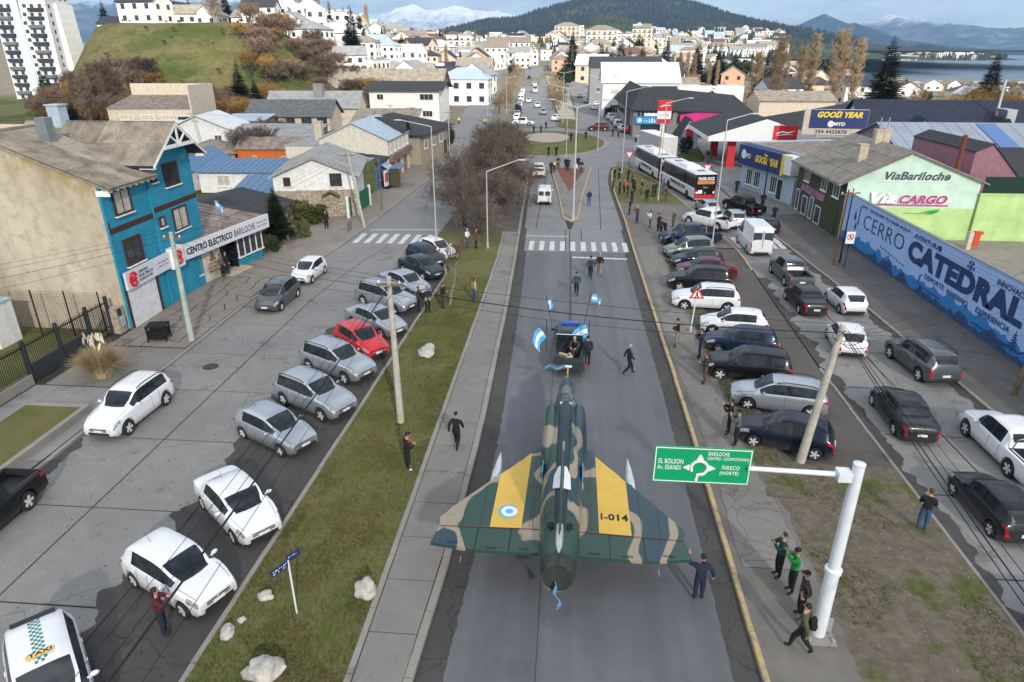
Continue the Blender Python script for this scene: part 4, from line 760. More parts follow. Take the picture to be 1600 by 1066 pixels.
# ---- billboard
bb=thing('billboard','large navy billboard with yellow lettering and phone number on a single post','billboard',(35.3,96.0,2.1),R(-6))
bb.scale=(.74,.74,.80)
MB().tube((0,.3,-2.6),(0,.3,4.5),.32,.32,12).build('post',R_PALE,bb); MB().box(-5.4,5.4,0,.6,4.3,8.35).build('cabinet',W_BEIGE,bb); MB().box(-4.4,5.36,-.05,-.002,5.35,8.3).build('navy_panel',M_NAVY,bb)
lettering('GOOD YEAR',M_YELS,bb,(-3.2,-.06,7.05),w=7.6,h=.95,bold=.05,shear=.25); lettering('MYD',M_SIGNW,bb,(-.2,-.06,5.75),w=1.9,h=.6,bold=.04); MB().lathe([(.35,-.02),(.52,0),(.35,.02)],(-.75,-.07,6.05),18,axis='y').build('emblem',M_SIGNW,bb); lettering('294 4420878',M_INK,bb,(-3.2,-.01,4.5),w=5.4,h=.6,bold=.02)
MB().path([(.1,-.08,8.05),(.9,-.08,7.9),(.5,-.08,7.4),(.9,-.08,6.95)],[.04,.13,.1,.03],6).build('emblem',M_YELS,bb); MB().box(-3,3,-.3,.2,3.9,4.25).build('catwalk',GALV,bb)
# ---- behind the depot on the right
house('steel_hall','wide pale steel hall roof with translucent blue strips behind the depot',(38,78,0),0,60,22,4.2,'gx',3.6,.4,W_GREY,M('steel_sheet_roof',(.30,.34,.40),.55,.2,var=.12,vs=.3),[],cat='hall',rib=1.5)
bh2=bpy.data.objects['steel_hall']; b=MB(); [slopeslab(b,[(x,-.35,4.33),(x+2.2,-.35,4.33),(x+2.2,10.6,7.84),(x,10.6,7.84)],.03) for x in(11,24,40)]; b.build('skylight_strip',M('translucent_blue',(.08,.17,.38),.4),bh2)
pk=thing('pink_gable_house','dusty pink gable wall house with black roof behind the lime wall','house',(36.6,66.0,0)); MB().prism([(.6,0),(6.2,0),(6.2,3.9),(2.0,8.05),(.6,7.4)],'y',0,12).build('wall',W_PINK,pk)
b=MB(); slopeslab(b,[(6.7,-.1,3.5),(6.7,12,3.5),(2.0,12,8.2),(2.0,-.1,8.2)],.12); slopeslab(b,[(.5,12,7.5),(.5,-.1,7.5),(2.0,-.1,8.2),(2.0,12,8.2)],.12); b.build('roof',R_DARK,pk); MB().box(6.2,14,2,11.9,0,3.6).build('wing',W_PINK,pk); b=MB(); slopeslab(b,[(6.0,1.6,4.2),(14.4,1.6,4.2),(14.4,12,6.4),(6.0,12,6.4)],.12); b.build('wing_roof',R_DARK,pk)
house('navy_roof_lodge','long lodge with navy shingle roof, triangular dormers and white gable end',(44,106,0),-7,46,20,3.6,'gx',5.2,.6,W_WHITE,R_NAVY,[],cat='lodge')
lg_=bpy.data.objects['navy_roof_lodge']
for i,x in enumerate((6,17,22)):
    MB().prism([(x,4.6),(x+3,4.6),(x+1.5,7.0)],'y',1.0,5).build('dormer',R_NAVY,lg_); MB().prism([(x+.5,4.8),(x+2.5,4.8),(x+1.5,6.5)],'y',.95,.98).build('dormer_window',W_PALEBLUE,lg_)
MB().box(18.4,19.6,2,2.3,5,8).box(18.6,18.9,6,6.3,7,12).box(18.4,19.8,2.4,6.2,8.0,8.12).build('roof_ladder',GALV,lg_)
MB().prism([(30,3.4),(46,3.4),(38,8.6)],'y',-2.4,-2.1).build('white_gable',W_WHITE,lg_); b=MB(); slopeslab(b,[(29.5,8,3.2),(29.5,-2.7,3.2),(38,-2.7,8.75),(38,8,8.75)],.12); slopeslab(b,[(46.5,-2.7,3.2),(46.5,8,3.2),(38,8,8.75),(38,-2.7,8.75)],.12); b.build('gable_roof',R_NAVY,lg_)
house('brick_shed','brick warehouse with tan fibre roof at the right edge',(112,142,0),-8,30,20,4.6,'gx',3.0,.4,W_BRICK,R_FIB,[('f',6,1.5,3,1.5,CURT)],cat='warehouse')
house('dark_pavilion','black roofed pavilion at the right edge of the block',(92,112,0),-8,14,9,3.4,'hip',2.4,1.2,W_WHITE,R_DARK,[('f',2,1.0,2,1.6)],cat='pavilion')
house('patched_roof_sheds','low sheds with patched pale sheet roof behind the conifers',(86,126,0),-8,18,14,2.6,'shed',1.2,.3,W_BEIGE,R_RUST,[],cat='shed',rib=2)
house('white_corner_store','large white corner store with red awnings beside the avenue',(8.2,181,0),0,19,16,8.6,'gx',4.4,.5,W_WHITE,R_WHT,[('f',2+i*4,5.6,2.0,1.3,CURT) for i in range(4)]+[('f',2+i*4,1.2,2.2,2.0) for i in range(4)],cat='store')
house('white_terrace_block','long white flat-roofed block with small square windows behind the arcade',(16,172,0),0,25,8,8.0,'flat',0,0,W_WHITE,R_WHT,[('f',3+i*3.4,5.0,1.2,1.2) for i in range(6)],cat='building')
house('brick_sided_hall','dark hall with an exposed brick side wall above the avenue',(6,222,0),0,22,20,11,'gx',3,.3,W_GREY,R_DARK,[('f',2,4,2,1.4)],cat='hall')
house('tan_warehouse','low tan sheet-roofed warehouse among bare willows',(44,168,0),0,17,12,5.2,'gx',1.8,.4,W_BEIGE,R_FIB,[],cat='warehouse')

# ------------------------------------------------------------------ mountains, lake, far roads
def mountain_mat(name,forest,rock,snow_lo,snow_hi,patch=None):
    t=NT(name); v=t.pos(True); sp=t.n('ShaderNodeSeparateXYZ'); t.l(v,sp.inputs[0])
    a=t.noise(v,.0022,7,.65); b=t.noise(v,.02,6,.7); k=t.ramp(a,[(.38,forest),(.52,tuple(x*1.5 for x in forest)),(.68,rock)])
    k=t.mix(.7,k,t.mix(1,k,t.ramp(b,[(.3,.35),(.7,1.6)]),'MULTIPLY'))
    if snow_lo is not None:
        z=t.math('ADD',sp.outputs[2],t.math('MULTIPLY',t.math('SUBTRACT',t.noise(v,.006,8,.75),.5),(snow_hi-snow_lo)*2.2))
        q=t.n('ShaderNodeMapRange'); q.inputs[1].default_value=snow_lo; q.inputs[2].default_value=snow_hi; t.l(z,q.inputs[0]); k=t.mix(q.outputs[0],k,(.78,.80,.84))
    t.set(k,.95,0,.05); t.bump(b,.5,8); return t.m
def mountain(name,ridge,y0,yr,y1,zb,mat,seed,rough=.16,nx=150,ny=60,sc=.0022):
    xs=[p[0] for p in ridge]; zs=[p[2] for p in ridge]; zr=lambda x: float(np.interp(x,xs,zs)); x0,x1=xs[0],xs[-1]
    gx=[x0+(x1-x0)*i/nx for i in range(nx+1)]; gy=[y0+(yr-y0)*i/ny for i in range(ny+1)]+[yr+(y1-yr)*i/8 for i in range(1,9)]
    def f(x,y):
        t=(y-y0)/(yr-y0) if y<=yr else 1-(y-yr)/(y1-yr)*.9
        pr=t**1.15 if y<=yr else t; H=zr(x)-zb
        n=mnoise.ridged_multi_fractal((x*sc,y*sc*.8,seed),1.0,2.1,6,1.0,2.0)-1.1
        return zb+H*pr+H*rough*n*min(1,t*3)*(1-.75*sstep(.75,1,t) if y<=yr else .25)
    o=heightfield(name,gx,gy,f,mat); o['kind']='structure'; return f
def sharpen(pts,n=3): return pts
MT_F=mountain_mat('forest_slope',(.020,.032,.036),(.075,.068,.055),None,None)
otto=mountain('forested_mountain',[(-776.55,2600,11.68),(-561.16,2600,41.4),(-373.07,2600,95.31),(-281.17,2600,115.56),(-190.36,2600,117.31),(-100.66,2600,147.28),(-12.11,2600,168.84),(75.48,2600,186.18),(206.59,2600,189.39),(337.56,2600,180.86),(414.61,2600,166.78),(471.02,2600,144.92),(560.8,2600,116.91),(638.43,2600,100.78),(742.74,2600,52.5),(877.49,2600,20.04),(987.04,2600,7.86)],1300,2600,4200,14,MT_F,3,.12)
shoulder=mountain('forested_shoulder',[(-50.85,1750,24.43),(9.22,1750,54.99),(60.7,1750,82.23),(105.27,1750,86.15),(158.61,1750,68.37),(219.48,1750,51.87),(292.35,1750,62.63),(350.06,1750,70.59),(410.21,1750,56.97),(472.11,1750,32.43),(548.07,1750,13.24)],1050,1750,2400,4,mountain_mat('shoulder_forest',(.03,.045,.028),(.11,.10,.06),None,None),9,.15,sc=.005)
MT_S=mountain_mat('snow_range',(.05,.06,.08),(.16,.15,.15),620,1050); MT_D=mountain_mat('blue_range',(.012,.022,.035),(.06,.06,.06),265,390)
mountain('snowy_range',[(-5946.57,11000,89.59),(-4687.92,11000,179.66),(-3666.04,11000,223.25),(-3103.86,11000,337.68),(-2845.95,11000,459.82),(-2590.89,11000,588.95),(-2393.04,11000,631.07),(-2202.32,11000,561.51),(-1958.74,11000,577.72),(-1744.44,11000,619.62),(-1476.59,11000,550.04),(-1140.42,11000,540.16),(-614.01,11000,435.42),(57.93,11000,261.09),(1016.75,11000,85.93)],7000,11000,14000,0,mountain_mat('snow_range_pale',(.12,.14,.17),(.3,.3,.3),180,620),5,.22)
mountain('left_blue_range',[(-7471.39,8000,475.92),(-6845.94,8000,460.04),(-6214.86,8000,483.47),(-5841.14,8000,442.73),(-5513.36,8000,519.07),(-5140.76,8000,491.52),(-4671.61,8000,565.99),(-4235.85,8000,512.84),(-3714.63,8000,535.61),(-3285.65,8000,470.28),(-3012.83,8000,329.01),(-2669.81,8000,134.16),(-2386.89,8000,29.09)],5200,8000,10500,0,mountain_mat('left_range',(.02,.03,.045),(.10,.09,.08),430,640),11,.2)
mountain('right_blue_range',[(1439.4,6500,-14.94),(1696.32,6500,97.34),(1898.31,6500,182.4),(2035,6500,256.38),(2133.89,6500,295.32),(2260.17,6500,240.93),(2435.27,6500,156.44),(2766.95,6500,86.23),(3200.15,6500,30.97),(3732.67,6500,-14.02)],4400,6500,9000,-20,MT_D,17,.16)
mountain('right_snowy_range',[(2673.45,9000,-26.56),(3090.95,9000,141.75),(3355.38,9000,292.72),(3594.28,9000,366.71),(3734.38,9000,386.47),(3923.65,9000,345.4),(4145.72,9000,317.73),(4367.47,9000,290.09),(4656.69,9000,275.85),(4956.03,9000,221.11),(5227.65,9000,261),(5801.83,9000,219.46),(6614.91,9000,271.01),(7688.54,9000,136.33)],5600,9000,12500,-20,mountain_mat('right_range',(.03,.04,.06),(.20,.19,.18),250,430),23,.22)
shore=mountain('far_shore_hills',[(921.68,2650,-8.98),(1006.85,2650,3.55),(1091.64,2650,13.91),(1176.15,2650,22.13),(1239.56,2650,26.2),(1307.24,2650,11.88),(1394.1,2650,5.76),(1451.1,2650,-8.56)],2330,2650,3000,-17,mountain_mat('shore_forest',(.022,.032,.02),(.09,.08,.05),None,None),31,.1,60,14)
t=NT('lake_water'); v=t.pos(True); n=t.noise(t.map(v,(.02,.09,1)),1.0,6,.7); t.set(t.ramp(n,[(.3,(.012,.035,.065)),(.7,(.03,.07,.115))]),.25,0,.4); t.bump(n,.5,.5)
lake=MB().add([(230,560,-13.5),(9000,560,-13.5),(9000,9000,-13.5),(230,9000,-13.5)],[(0,1,2,3)]).build('lake',t.m); lake['kind']='structure'
def road3(name,pts,wid,mat,lift=.10,taper=None):
    P=[]; 
    for (a,b) in zip(pts[:-1],pts[1:]):
        n=max(2,int(math.dist(a,b)/6)); P+=[(a[0]+(b[0]-a[0])*i/n,a[1]+(b[1]-a[1])*i/n) for i in range(n)]
    P.append(pts[-1]); vs=[]; b=MB()
    for x,y in P: 
        z=max(terr(x-wid/2,y),terr(x,y),terr(x+wid/2,y))+lift; vs+=[(x-wid/2,y,z),(x+wid/2,y,z)]
    b.add(vs,[(2*i,2*i+1,2*i+3,2*i+2) for i in range(len(P)-1)]); o=b.build(name,mat); o['kind']='structure'; return o
ROADS=[[(-8,156),(-8.5,179),(-12.5,263),(-17,345),(-24,450),(-31.5,583),(-43,779),(-52,950)],[(5,152),(7,180),(5,264),(-.5,312),(-8,367)],[(-15,120),(-21,150),(-24,178),(-33,287),(-38,345),(-44,430)]]
for r_,wd in zip(ROADS,(10,9,8.5)): road3('far_avenue',r_,wd,M_ROAD2)
M_MED=M('median_paving',(.36,.32,.26),.9,var=.25,vs=.4)
MB().add([(-1.5,160,.14),(1.8,160,.14),(0,263,.55),(-7,263,.55),(-9,340,4.3),(-12,345,4.6)],[(0,1,2,3),(3,2,4,5)]).build('median',M_MED)['kind']='structure'
poly('median_lawn',[(-2.2,157),(1.8,153),(2.2,172),(-2.4,178)],.05,.2,M_GRASS)
# ------------------------------------------------------------------ trees
# places far from the street are given by distance Y and a bearing scale: x = (b-893)/1135*Y, on the ground at their real distance
def tri_tube(V,F,p,q,r0,r1,n=3):
    d=(q-p); L=d.length
    if L<1e-5: return
    d=d/L; a=d.orthogonal().normalized(); b=d.cross(a); o=len(V)
    for c,r in((p,r0),(q,r1)):
        for i in range(n): t=6.2832*i/n; V.append(c+a*(math.cos(t)*r)+b*(math.sin(t)*r))
    for i in range(n): F.append((o+i,o+(i+1)%n,o+n+(i+1)%n,o+n+i))
def finish_tree(name,label,TV,TF,CV,CF,tm,cm):
    t=bpy.data.objects.new(name,None); col.objects.link(t)
    for nm,V,F,m in(('trunk',TV,TF,tm),('crown',CV,CF,cm)):
        b=MB(); b.v=[tuple(p) for p in V]; b.f=F; b.mi=[0]*len(F); b.build(nm,m,t)
    return t
def bare_tree(seed,h,spread=.8,levels=6,kids=(3,4),stems=1,up=.25,r=.11,shrink=.72,twig=.008,gravity=0):
    rnd=random.Random(seed); TV,TF,CV,CF=[],[],[],[]
    def grow(p,d,l,r0,lev):
        seg=3 if lev<3 else 2; q=p; dd=d
        for i in range(seg):
            dd=(dd+Vector((rnd.gauss(0,.16),rnd.gauss(0,.16),rnd.gauss(0,.10)+up*.12-gravity*lev*.03))).normalized(); n_=q+dd*(l/seg); ra=r0*(1-.35*i/seg); rb=r0*(1-.35*(i+1)/seg)
            if lev<=2: tri_tube(TV,TF,q,n_,ra,rb,5)
            else: tri_tube(CV,CF,q,n_,max(twig,ra),max(twig*.8,rb),3)
            q=n_
            if 1<=lev<levels and i<seg-1 and rnd.random()<.56: branch(q,dd,l*.75,rb,lev+1)
        if lev<levels:
            for k in range(rnd.randint(*kids)): branch(q,dd,l*shrink,r0*.62,lev+1)
    def branch(q,dd,l,r0,lev):
        a=dd.orthogonal().normalized(); a.rotate(__import__('mathutils').Quaternion(dd,rnd.uniform(0,6.28))); grow(q,(dd+a*rnd.uniform(.35,1.0)*spread+Vector((0,0,up*.5))).normalized(),l*rnd.uniform(.75,1.15),r0*.8,lev)
    for s in range(stems):
        a=rnd.uniform(0,6.28); d=Vector((math.cos(a)*.35*(stems>1),math.sin(a)*.35*(stems>1),1)).normalized(); grow(Vector((math.cos(a)*.25*(stems>1),math.sin(a)*.25*(stems>1),-.1)),d,h*.27,r,0)
    zs=max(p.z for p in TV+CV); k=h/zs
    return [p*k for p in TV],TF,[p*k for p in CV],CF
def poplar(seed,h,w):
    rnd=random.Random(seed); TV,TF,CV,CF=[],[],[],[]
    for i in range(6): tri_tube(TV,TF,Vector((0,0,h*i/6.5-.1)),Vector((0,0,h*(i+1)/6.5)),.26*(1-i/7),.26*(1-(i+1)/7),6)
    for i in range(330):
        z=h*(.07+.88*rnd.random()**.8); a=rnd.uniform(0,6.28); l=w*(.35+.65*math.sin(min(1,(1-z/h)*1.5+.12)*1.57))*rnd.uniform(.6,1.25); p=Vector((0,0,z)); d=Vector((math.cos(a)*.55,math.sin(a)*.55,1)).normalized(); q=p+d*l*1.2+Vector((math.cos(a),math.sin(a),0))*l*.3
        tri_tube(CV,CF,p,q,.03,.015)
        for k in range(9):
            s=p.lerp(q,rnd.uniform(.25,1)); e=s+Vector((rnd.gauss(0,.34),rnd.gauss(0,.34),rnd.uniform(.35,1.3)))*l*.42; tri_tube(CV,CF,s,e,.028,.018)
    return TV,TF,CV,CF
def conifer(seed,h,w,droop=.35,dens=1.0):
    rnd=random.Random(seed); TV,TF,CV,CF=[],[],[],[]
    for i in range(5): tri_tube(TV,TF,Vector((0,0,h*i/5-.1)),Vector((0,0,h*(i+1)/5)),.03*h*(1-i/5.2)*.55,.03*h*(1-(i+1)/5.2)*.55,6)
    z=h*.06
    while z<h*.985:
        t=1-z/h; R_=w*(t**.85)*rnd.uniform(.75,1.12)+.05; n=int((6+5*t)*dens)
        for k in range(n):
            a=rnd.uniform(0,6.28); d=Vector((math.cos(a),math.sin(a),.25-droop*t)); L=R_*rnd.uniform(.7,1.15); p=Vector((0,0,z)); tri_tube(CV,CF,p,p+d*L,.02,.01)
            m=max(3,int(L*5.5)); sd=Vector((-math.sin(a),math.cos(a),0))
            for i in range(m):
                u=(i+.6)/m; c=p+d*L*u; wd=L*(.50*(1-u)+.16)*rnd.uniform(.7,1.3); 
                for s in(-1,1):
                    o=len(CV); e=c+(sd*s*wd+d*wd*.55)+Vector((0,0,-wd*rnd.uniform(.1,.5))); CV+= [c-d*L/m*.5,c+d*L/m*.5+Vector((0,0,.03)),e]; CF.append((o,o+1,o+2))
        z+=h*.021+.04
    return TV,TF,CV,CF
def leafy(seed,rx,rz,n=2600,leaf=.16,trunk=.8,lumps=14):
    rnd=random.Random(seed); TV,TF,CV,CF=[],[],[],[]; tri_tube(TV,TF,Vector((0,0,-.1)),Vector((0,0,trunk+rz*.8)),.12,.06,6); L=[]
    for i in range(lumps):
        a=rnd.uniform(0,6.28); q=rnd.random()**.5*.62; zc=rnd.uniform(.1,.9); L.append((Vector((math.cos(a)*q*rx,math.sin(a)*q*rx,trunk+zc*2*rz*.85)),rnd.uniform(.32,.55)*rx*(1-.45*abs(zc-.4))))
        tri_tube(TV,TF,Vector((0,0,trunk*.7)),L[-1][0],.04,.015,4)
    for i in range(n):
        c,r=rnd.choice(L); d=Vector((rnd.gauss(0,1),rnd.gauss(0,1),rnd.gauss(0,1))).normalized(); p=c+d*r*rnd.uniform(.72,1.06); u=d.orthogonal().normalized(); u.rotate(__import__('mathutils').Quaternion(d,rnd.uniform(0,6.28))); w_=(d.cross(u)+d*rnd.uniform(-.6,.6)).normalized(); s=leaf*rnd.uniform(.6,1.4); o=len(CV); CV+=[p-u*s*.5,p+w_*s*.5,p+u*s*.5+d*s*.2,p-w_*s*.5]; CF.append((o,o+1,o+2,o+3))
    return TV,TF,CV,CF
def leaf_mat(name,a,b,rough=.75):
    t=NT(name); n=t.noise(t.pos(),.9,4,.6); oi=t.n('ShaderNodeObjectInfo'); k=t.ramp(n,[(.3,a),(.7,b)]); hs=t.n('ShaderNodeHueSaturation'); t.l(k,hs.inputs['Color']); q=t.n('ShaderNodeMapRange'); q.inputs[3].default_value=.7; q.inputs[4].default_value=1.3; t.l(oi.outputs['Random'],q.inputs[0]); t.l(q.outputs[0],hs.inputs['Value']); t.set(hs.outputs[0],rough,0,.2); return t.m
BARK=M('grey_bark',(.085,.07,.058),.95,var=.3,vs=4); BARKP=M('pale_bark',(.22,.20,.17),.95,var=.3,vs=4); TWIGP=leaf_mat('purple_brown_twigs',(.098,.072,.060),(.155,.118,.098),.9); TWIGT=leaf_mat('tan_twigs',(.20,.145,.085),(.30,.22,.13),.9); TWIGO=leaf_mat('ochre_twigs',(.20,.12,.04),(.28,.175,.065),.9); TWIGR=leaf_mat('russet_twigs',(.13,.09,.065),(.19,.135,.10),.9)
NEED=leaf_mat('dark_needles',(.012,.024,.012),(.028,.045,.018)); NEEDB=leaf_mat('olive_needles',(.05,.06,.015),(.085,.09,.022)); LEAFD=leaf_mat('dark_leaves',(.014,.026,.010),(.035,.05,.018)); LEAFO=leaf_mat('olive_leaves',(.05,.06,.018),(.10,.10,.03))
TP_={}
def tproto(key,gen,tm,cm): TP_[key]=finish_tree(key,None,*gen,tm,cm)
tproto('shrub_tree',bare_tree(11,6.5,1.0,6,(2,3),5,.12,.10,.74,.011),BARK,TWIGP); tproto('shrub_tree_b',bare_tree(12,7.2,.95,6,(2,3),4,.15,.11,.74,.011),BARK,TWIGP)
tproto('sapling',bare_tree(21,4.2,.85,5,(2,3),1,.2,.06,.74,.007),BARKP,TWIGR)
tproto('poplar_tree',poplar(31,18,2.1),BARKP,TWIGT); tproto('poplar_tree_b',poplar(32,18,1.6),BARKP,TWIGT)
tproto('willow_tree',bare_tree(41,9,1.05,6,(2,3),3,.05,.16,.76,.02,.5),BARK,TWIGO); tproto('scrub',bare_tree(42,5,1.0,6,(2,3),6,.3,.07,.74,.018),BARK,TWIGR)
tproto('conifer_tree',conifer(51,16,4.4,.42,1.6),BARK,NEED); tproto('conifer_tree_b',conifer(52,12,2.9,.3,1.5),BARK,NEED); tproto('cypress_tree',conifer(53,10,1.9,.1,1.4),BARK,NEEDB)
tproto('leafy_tree',leafy(61,3.4,3.0,2600,.42,1.2,18),BARK,LEAFD); tproto('round_bush',leafy(62,1.6,1.3,2200,.17,.1,16),BARK,LEAFD); tproto('olive_bush',leafy(63,1.6,1.2,2200,.17,.1,16),BARK,LEAFO)
TN={'shrub_tree':'bare_tree','shrub_tree_b':'bare_tree','poplar_tree_b':'poplar_tree','conifer_tree_b':'conifer_tree','round_bush':'bush','olive_bush':'bush','scrub':'bare_shrub'}
def put_tree(key,label,x,y,s=1.0,rz=None,group=None,z=None,sx=None,cat='tree',mat=None):
    c=copy_tree(TP_[key]); c.name=TN.get(key,key); c.location=(x,y,terr(x,y) if z is None else z); c.rotation_euler=(0,0,random.uniform(0,6.28) if rz is None else rz); q=sx or s; c.scale=(q,q,s)
    if mat:
        for ch in c.children:
            if ch.name.startswith('crown'): ch.material_slots[0].link='OBJECT'; ch.material_slots[0].material=mat
    return tag(c,label,cat,group)
# the thicket on the planted island between the carriageways
rnd=random.Random(77); g='bare trees forming the thicket on the island'
for i,(x,y,s,q) in enumerate([(-8.0,61.5,.60,.75),(-9.8,64.5,.8,.95),(-7.6,67.5,.85,.95),(-10.4,71,.95,1.05),(-7.9,75,1.0,1.05),(-10.6,79,1.05,1.1),(-8.1,83.5,1.1,1.1),(-10.8,88,1.1,1.1),(-8.5,93,1.1,1.1),(-10.8,98,1.1,1.1),(-9.0,103,1.05,1.05),(-10.8,107.5,.95,1.0)]):
    put_tree(['shrub_tree','shrub_tree_b'][i%2],'leafless purple-brown tree in the thicket on the planted island',x,y,s,group=g,z=.08,sx=q)
put_tree('sapling','small leafless sapling rising in front of the parked slate sedan',(-7.7,41.83)[0],(-7.7,41.83)[1],1.25,group=None,z=.1)
put_tree('sapling','thin leafless sapling by the sidewalk near the white compact car',(-22.74,51.94)[0],(-22.74,51.94)[1],.45,z=.12)
# left gardens
put_tree('cypress_tree','round clipped dark conifer in front of the black-roofed bungalow',(-25.94,57.15)[0],(-25.94,57.15)[1],.50,sx=.95,z=.1,mat=NEED)
for i,(px,lab) in enumerate([((-25.79,63.46),'yellow-green clipped hedge bush beside the stone-fronted house'),((-24.7,64.08),'yellow-green hedge bush at the gate of the stone-fronted house'),((-24.35,58.64),'low olive hedge bush along the garden fence')]): put_tree('olive_bush',lab,px[0],px[1],.95-.15*i,z=.1,cat='bush')
put_tree('round_bush','dark shrub beside the electrical shop entrance',(-25.12,53.66)[0],(-25.12,53.66)[1],.6,z=.1,cat='bush')
put_tree('scrub','bare brown shrub by the shop lawn',(-25.43,53.05)[0],(-25.43,53.05)[1],.35,z=.1,cat='bush')
put_tree('round_bush','dark clipped bush by the station totem',20.0,119.5,1.0,z=.1,cat='bush'); put_tree('leafy_tree','tall clipped hedge tree behind the corner cafe',-21.5,119.5,.62,z=.1)
put_tree('leafy_tree','round dark evergreen above the arcade roof',33.5,175,1.35)
put_tree('scrub','big round bare bush behind the cream hall',-47,99,1.25,sx=1.5,mat=TWIGP,cat='bush'); put_tree('scrub','round bare bush left of the fan-roofed hall',-52.5,118,1.1,sx=1.4,mat=TWIGP,cat='bush')
# single conifers and poplars that stand out
for (x,y,s,k,l) in [((78.39,185,12.81),None,1.22,'conifer_tree','tall dark conifer standing against the lake'),((134.25,240,11.91),None,1.0,'conifer_tree','tall dark conifer at the right edge above the lake'),((74.15,150,6.22),None,.50,'conifer_tree_b','short conifer behind the navy roof, left of three'),((78.24,150,6.25),None,.55,'conifer_tree_b','short conifer behind the navy roof, middle of three'),((79.58,145,6.59),None,.62,'conifer_tree_b','short dense conifer behind the navy roof, right of three')]: put_tree(k,l,x[0],x[1],s,z=0,sx=s*1.15)
for i,(px,Y,s) in enumerate([(1213,205,1.12),(1262,230,1.2),(1300,215,1.22),(1328,225,1.12),(1180,230,.9),(1600,270,1.2),(1245,270,1.0)]):
    x=(px-893)/1135*Y*1.0+.082*0; put_tree(['poplar_tree','poplar_tree_b'][i%2],['bare tan poplar left of the billboard, tallest crown','bare tan poplar just left of the billboard','bare tan poplar above the billboard, left of the pair','bare tan poplar above the billboard, right of the pair','thin bare poplar behind the arcade roof','bare tan poplar cut by the right edge','bare poplar half hidden between larger poplars'][i],x,Y,s,z=-1,sx=s*1.3)
for i,(px,Y,s) in enumerate([(1480,175,.85),(1515,185,1.0),(1545,190,.95),(1585,180,1.05),(1430,230,.7),(1130,190,.75),(1085,205,.8),(1160,200,.7)]): put_tree('willow_tree','leafless ochre willow in the gardens beyond the right-hand roofs',(px-893)/1135*Y,Y,s,group='ochre willows beyond the right-hand roofs',z=-.5)
# scrub and poplars at the foot of the bluff
rnd=random.Random(5); g='bare scrub at the foot of the bluff'
for i in range(165):
    px=rnd.uniform(-5,660); Y=rnd.uniform(150,182) if px<360 else rnd.uniform(165,232); x=(px-893)/1135*Y
    if x>-36 or (px<340 and 205<px and Y>172): continue
    put_tree('scrub','leafless brown scrub tree at the foot of the grassy bluff',x,Y,rnd.uniform(.8,1.5),group=g,sx=rnd.uniform(1.1,1.7),mat=[TWIGR,TWIGP,TWIGR,TWIGO][i%4])
for i,(px,Y,s) in enumerate([(75,150,.62),(95,158,.68),(122,155,.70),(140,160,.6),(175,158,.5),(60,162,.55)]): put_tree('poplar_tree','leafless brown poplar in front of the white apartment tower',(px-893)/1135*Y,Y,s,group='poplars in front of the tower',sx=s*1.5,mat=TWIGR)
for i,(px,Y,s,l) in enumerate([(347,170,.95,'dark conifer at the foot of the bluff, taller of two'),(373,168,.72,'dark conifer at the foot of the bluff, shorter of two'),(45,135,.6,'dark evergreen by the fallen pale branches at left')]): put_tree('conifer_tree_b',l,(px-893)/1135*Y,Y,s,sx=s*1.3)
for i,(px,py_,Y,s) in enumerate([(545,70,250,1.15),(560,70,262,1.05),(600,85,280,.6),(612,85,285,.7),(640,78,300,.65),(575,95,240,.5)]): put_tree('conifer_tree','dark conifer among the sunlit houses on the slope',(px-893)/1135*Y,Y,s,group='conifers on the left slope')
for i,(px,Y,s) in enumerate([(140,262,.7),(225,262,1.0),(240,265,1.0),(285,270,.9),(345,275,.85),(395,285,.9),(400,300,.8),(5,230,.9)]): put_tree(['conifer_tree','conifer_tree_b'][i%2],'dark conifer on the bluff skyline among the houses',(px-893)/1135*Y,Y,s,group='conifers on the bluff skyline')
put_tree('poplar_tree','tall bare poplar on the bluff skyline beside the white houses',(325-893)/1135*232,232,.9,sx=1.6)
for i,(px,Y,s) in enumerate([(895,330,1.3),(940,330,1.0),(955,340,1.1),(970,345,1.15),(1003,330,.95),(1020,335,1.05),(1040,330,1.1),(1085,330,.95),(1060,350,.9),(985,300,.75),(1130,320,.9),(1145,330,1.0),(1160,340,.95),(885,300,.8)]): put_tree(['conifer_tree','conifer_tree','leafy_tree'][i%3] if i<10 else 'leafy_tree','dark evergreen in the belt of trees behind the arcade',(px-893)/1135*Y,Y,s*(1.5 if i>=10 or i%3==2 else 1),group='evergreen belt behind the arcade')
for i,(px,Y,s) in enumerate([(1050,280,.75),(1062,282,.8),(1073,284,.8),(1084,286,.75),(1108,290,.6),(1120,292,.6)]): put_tree('poplar_tree_b','small bare poplar in the row behind the arcade',(px-893)/1135*Y,Y,s,group='small poplars behind the arcade')
for i,(px,Y,s) in enumerate([(1015,250,1.2),(1025,245,1.1),(1040,255,1.1)]): put_tree('leafy_tree','olive evergreen right of the white corner store',(px-893)/1135*Y,Y,s,group='olive evergreens by the store',mat=LEAFO)
